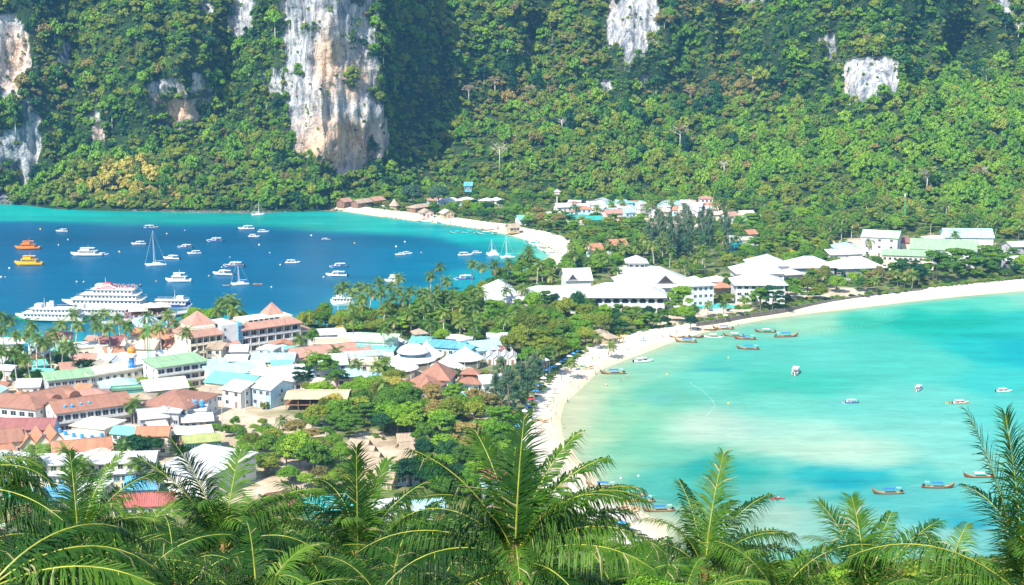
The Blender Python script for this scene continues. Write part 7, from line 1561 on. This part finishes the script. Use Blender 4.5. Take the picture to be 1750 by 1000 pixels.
for i, (x, y, Z) in enumerate(((30, 930, 88), (230, 905, 92), (300, 985, 60), (75, 1010, 60), (480, 925, 84), (520, 990, 66), (705, 905, 90), (745, 985, 62), (790, 930, 80), (960, 985, 74), (1020, 960, 86), (1060, 1010, 58), (440, 1015, 54), (210, 1015, 52), (660, 1020, 54), (560, 905, 98), (340, 900, 100), (850, 900, 100), (150, 880, 110), (-10, 900, 96), (270, 890, 108), (640, 895, 104), (1100, 975, 92), (920, 1020, 56), (30, 1040, 46), (1160, 1035, 60), (445, 880, 104))):
    near_palm(x, y + 42, Z, None, (), 18, sc=.96, elmin=.08, seed=20 + i, group='coconut palms of the foreground'); pend(THINGS[-1], x, y + 28, 'coconut palm crown low in the foreground', 'palm tree', 'coconut palms of the foreground')
# leafy treetops poking in at the bottom edge
for i, (x, y, Z, r_) in enumerate(((1085, 1034, 40, 1.0), (1118, 1026, 42, 1.1), (1160, 1030, 40, 1.0), (1205, 1034, 44, 1.0), (1240, 1040, 50, 1.1), (1025, 1040, 40, .9))):
    p = AT(x, y, Z); t = thing('leafy_treetop', None, 'tree', (p.x, p.y, p.z), i, 'broadleaf treetops at the bottom edge'); inst('crown', NEARB[2][1], t, (0, 0, -r_ * .8), scale=r_); inst('trunk', TRK[0], t, (0, 0, -9.2), scale=(6, 6, 5.2)); pend(t, x, y, 'bright green broadleaf treetop at the bottom edge', 'tree')
# ================================================================== haze, then labels
m = bpy.data.materials.new('haze_air'); m.use_nodes = True; nt = m.node_tree; nt.nodes.remove(nt.nodes['Principled BSDF'])
pv = nt.nodes.new('ShaderNodeVolumePrincipled'); pv.inputs['Color'].default_value = (.20, .52, 1, 1); pv.inputs['Density'].default_value = .00008; pv.inputs['Anisotropy'].default_value = .1
nt.links.new(pv.outputs[0], nt.nodes['Material Output'].inputs['Volume'])
q = MB(); q.box(-2400, 2400, -160, 2400, -6, 262); o = q.build('haze', [m]); tag(o, kind='stuff')
# ---- labels: look + place, and an ordinal where several share both
from collections import defaultdict
ORD = ['leftmost', 'second from left', 'third from left', 'fourth from left', 'fifth from left', 'sixth from left', 'seventh from left', 'eighth from left', 'ninth from left', 'tenth from left', 'eleventh from left', 'twelfth from left']
NUM = ['zero', 'one', 'two', 'three', 'four', 'five', 'six', 'seven', 'eight', 'nine', 'ten', 'eleven', 'twelve']
def place(px, py):
    d, i = min((math.hypot(px - a, (py - b) * 1.8), i) for i, (a, b, c) in enumerate(LANDM)); a, b, c = LANDM[i]
    dx, dy = px - a, (py - b) * 1.8
    if abs(dx) > abs(dy): r_ = 'right of' if dx > 0 else 'left of'
    else: r_ = 'in front of' if dy > 0 else 'behind'
    return r_ + ' ' + c
def plain(s): return s
byl = defaultdict(list)
cnt = defaultdict(int)
for p in PEND: cnt[p[3]] += 1
for (o, px, py, look, cat, grp) in PEND:
    if o.name in FPL: b_ = look + ', ' + FPL[o.name]
    else: b_ = look if (len(look.split()) >= 4 and cnt[look] == 1) else look + ' ' + place(px, py)
    byl[b_].append((px, py, o))
ROWS = {1: [''], 2: [', back row', ', front row'], 3: [', back row', ', middle row', ', front row'], 4: [', hindmost row', ', second row', ', third row', ', front row']}
for base, lst in byl.items():
    n = len(lst); k = min(4, -(-n // 12)); lst.sort(key=lambda q: q[1]); sz = -(-n // k)
    for r_ in range(k):
        row = sorted(lst[r_ * sz:(r_ + 1) * sz], key=lambda q: q[0]); m_n = len(row)
        for i, (px, py, o) in enumerate(row):
            suf = ROWS[k][r_]
            if m_n == 2: suf += ', the left one' if i == 0 else ', the right one'
            elif m_n > 2: suf += ', ' + (ORD[min(i, 11)] if i < m_n - 1 else 'rightmost')
            lab = base + suf; w_ = lab.split()
            if len(w_) > 16: lab = ' '.join((base.replace(' the ', ' ') + suf).split()[:16])
            o['label'] = lab
            if n > 1 and 'group' not in o: o['group'] = base
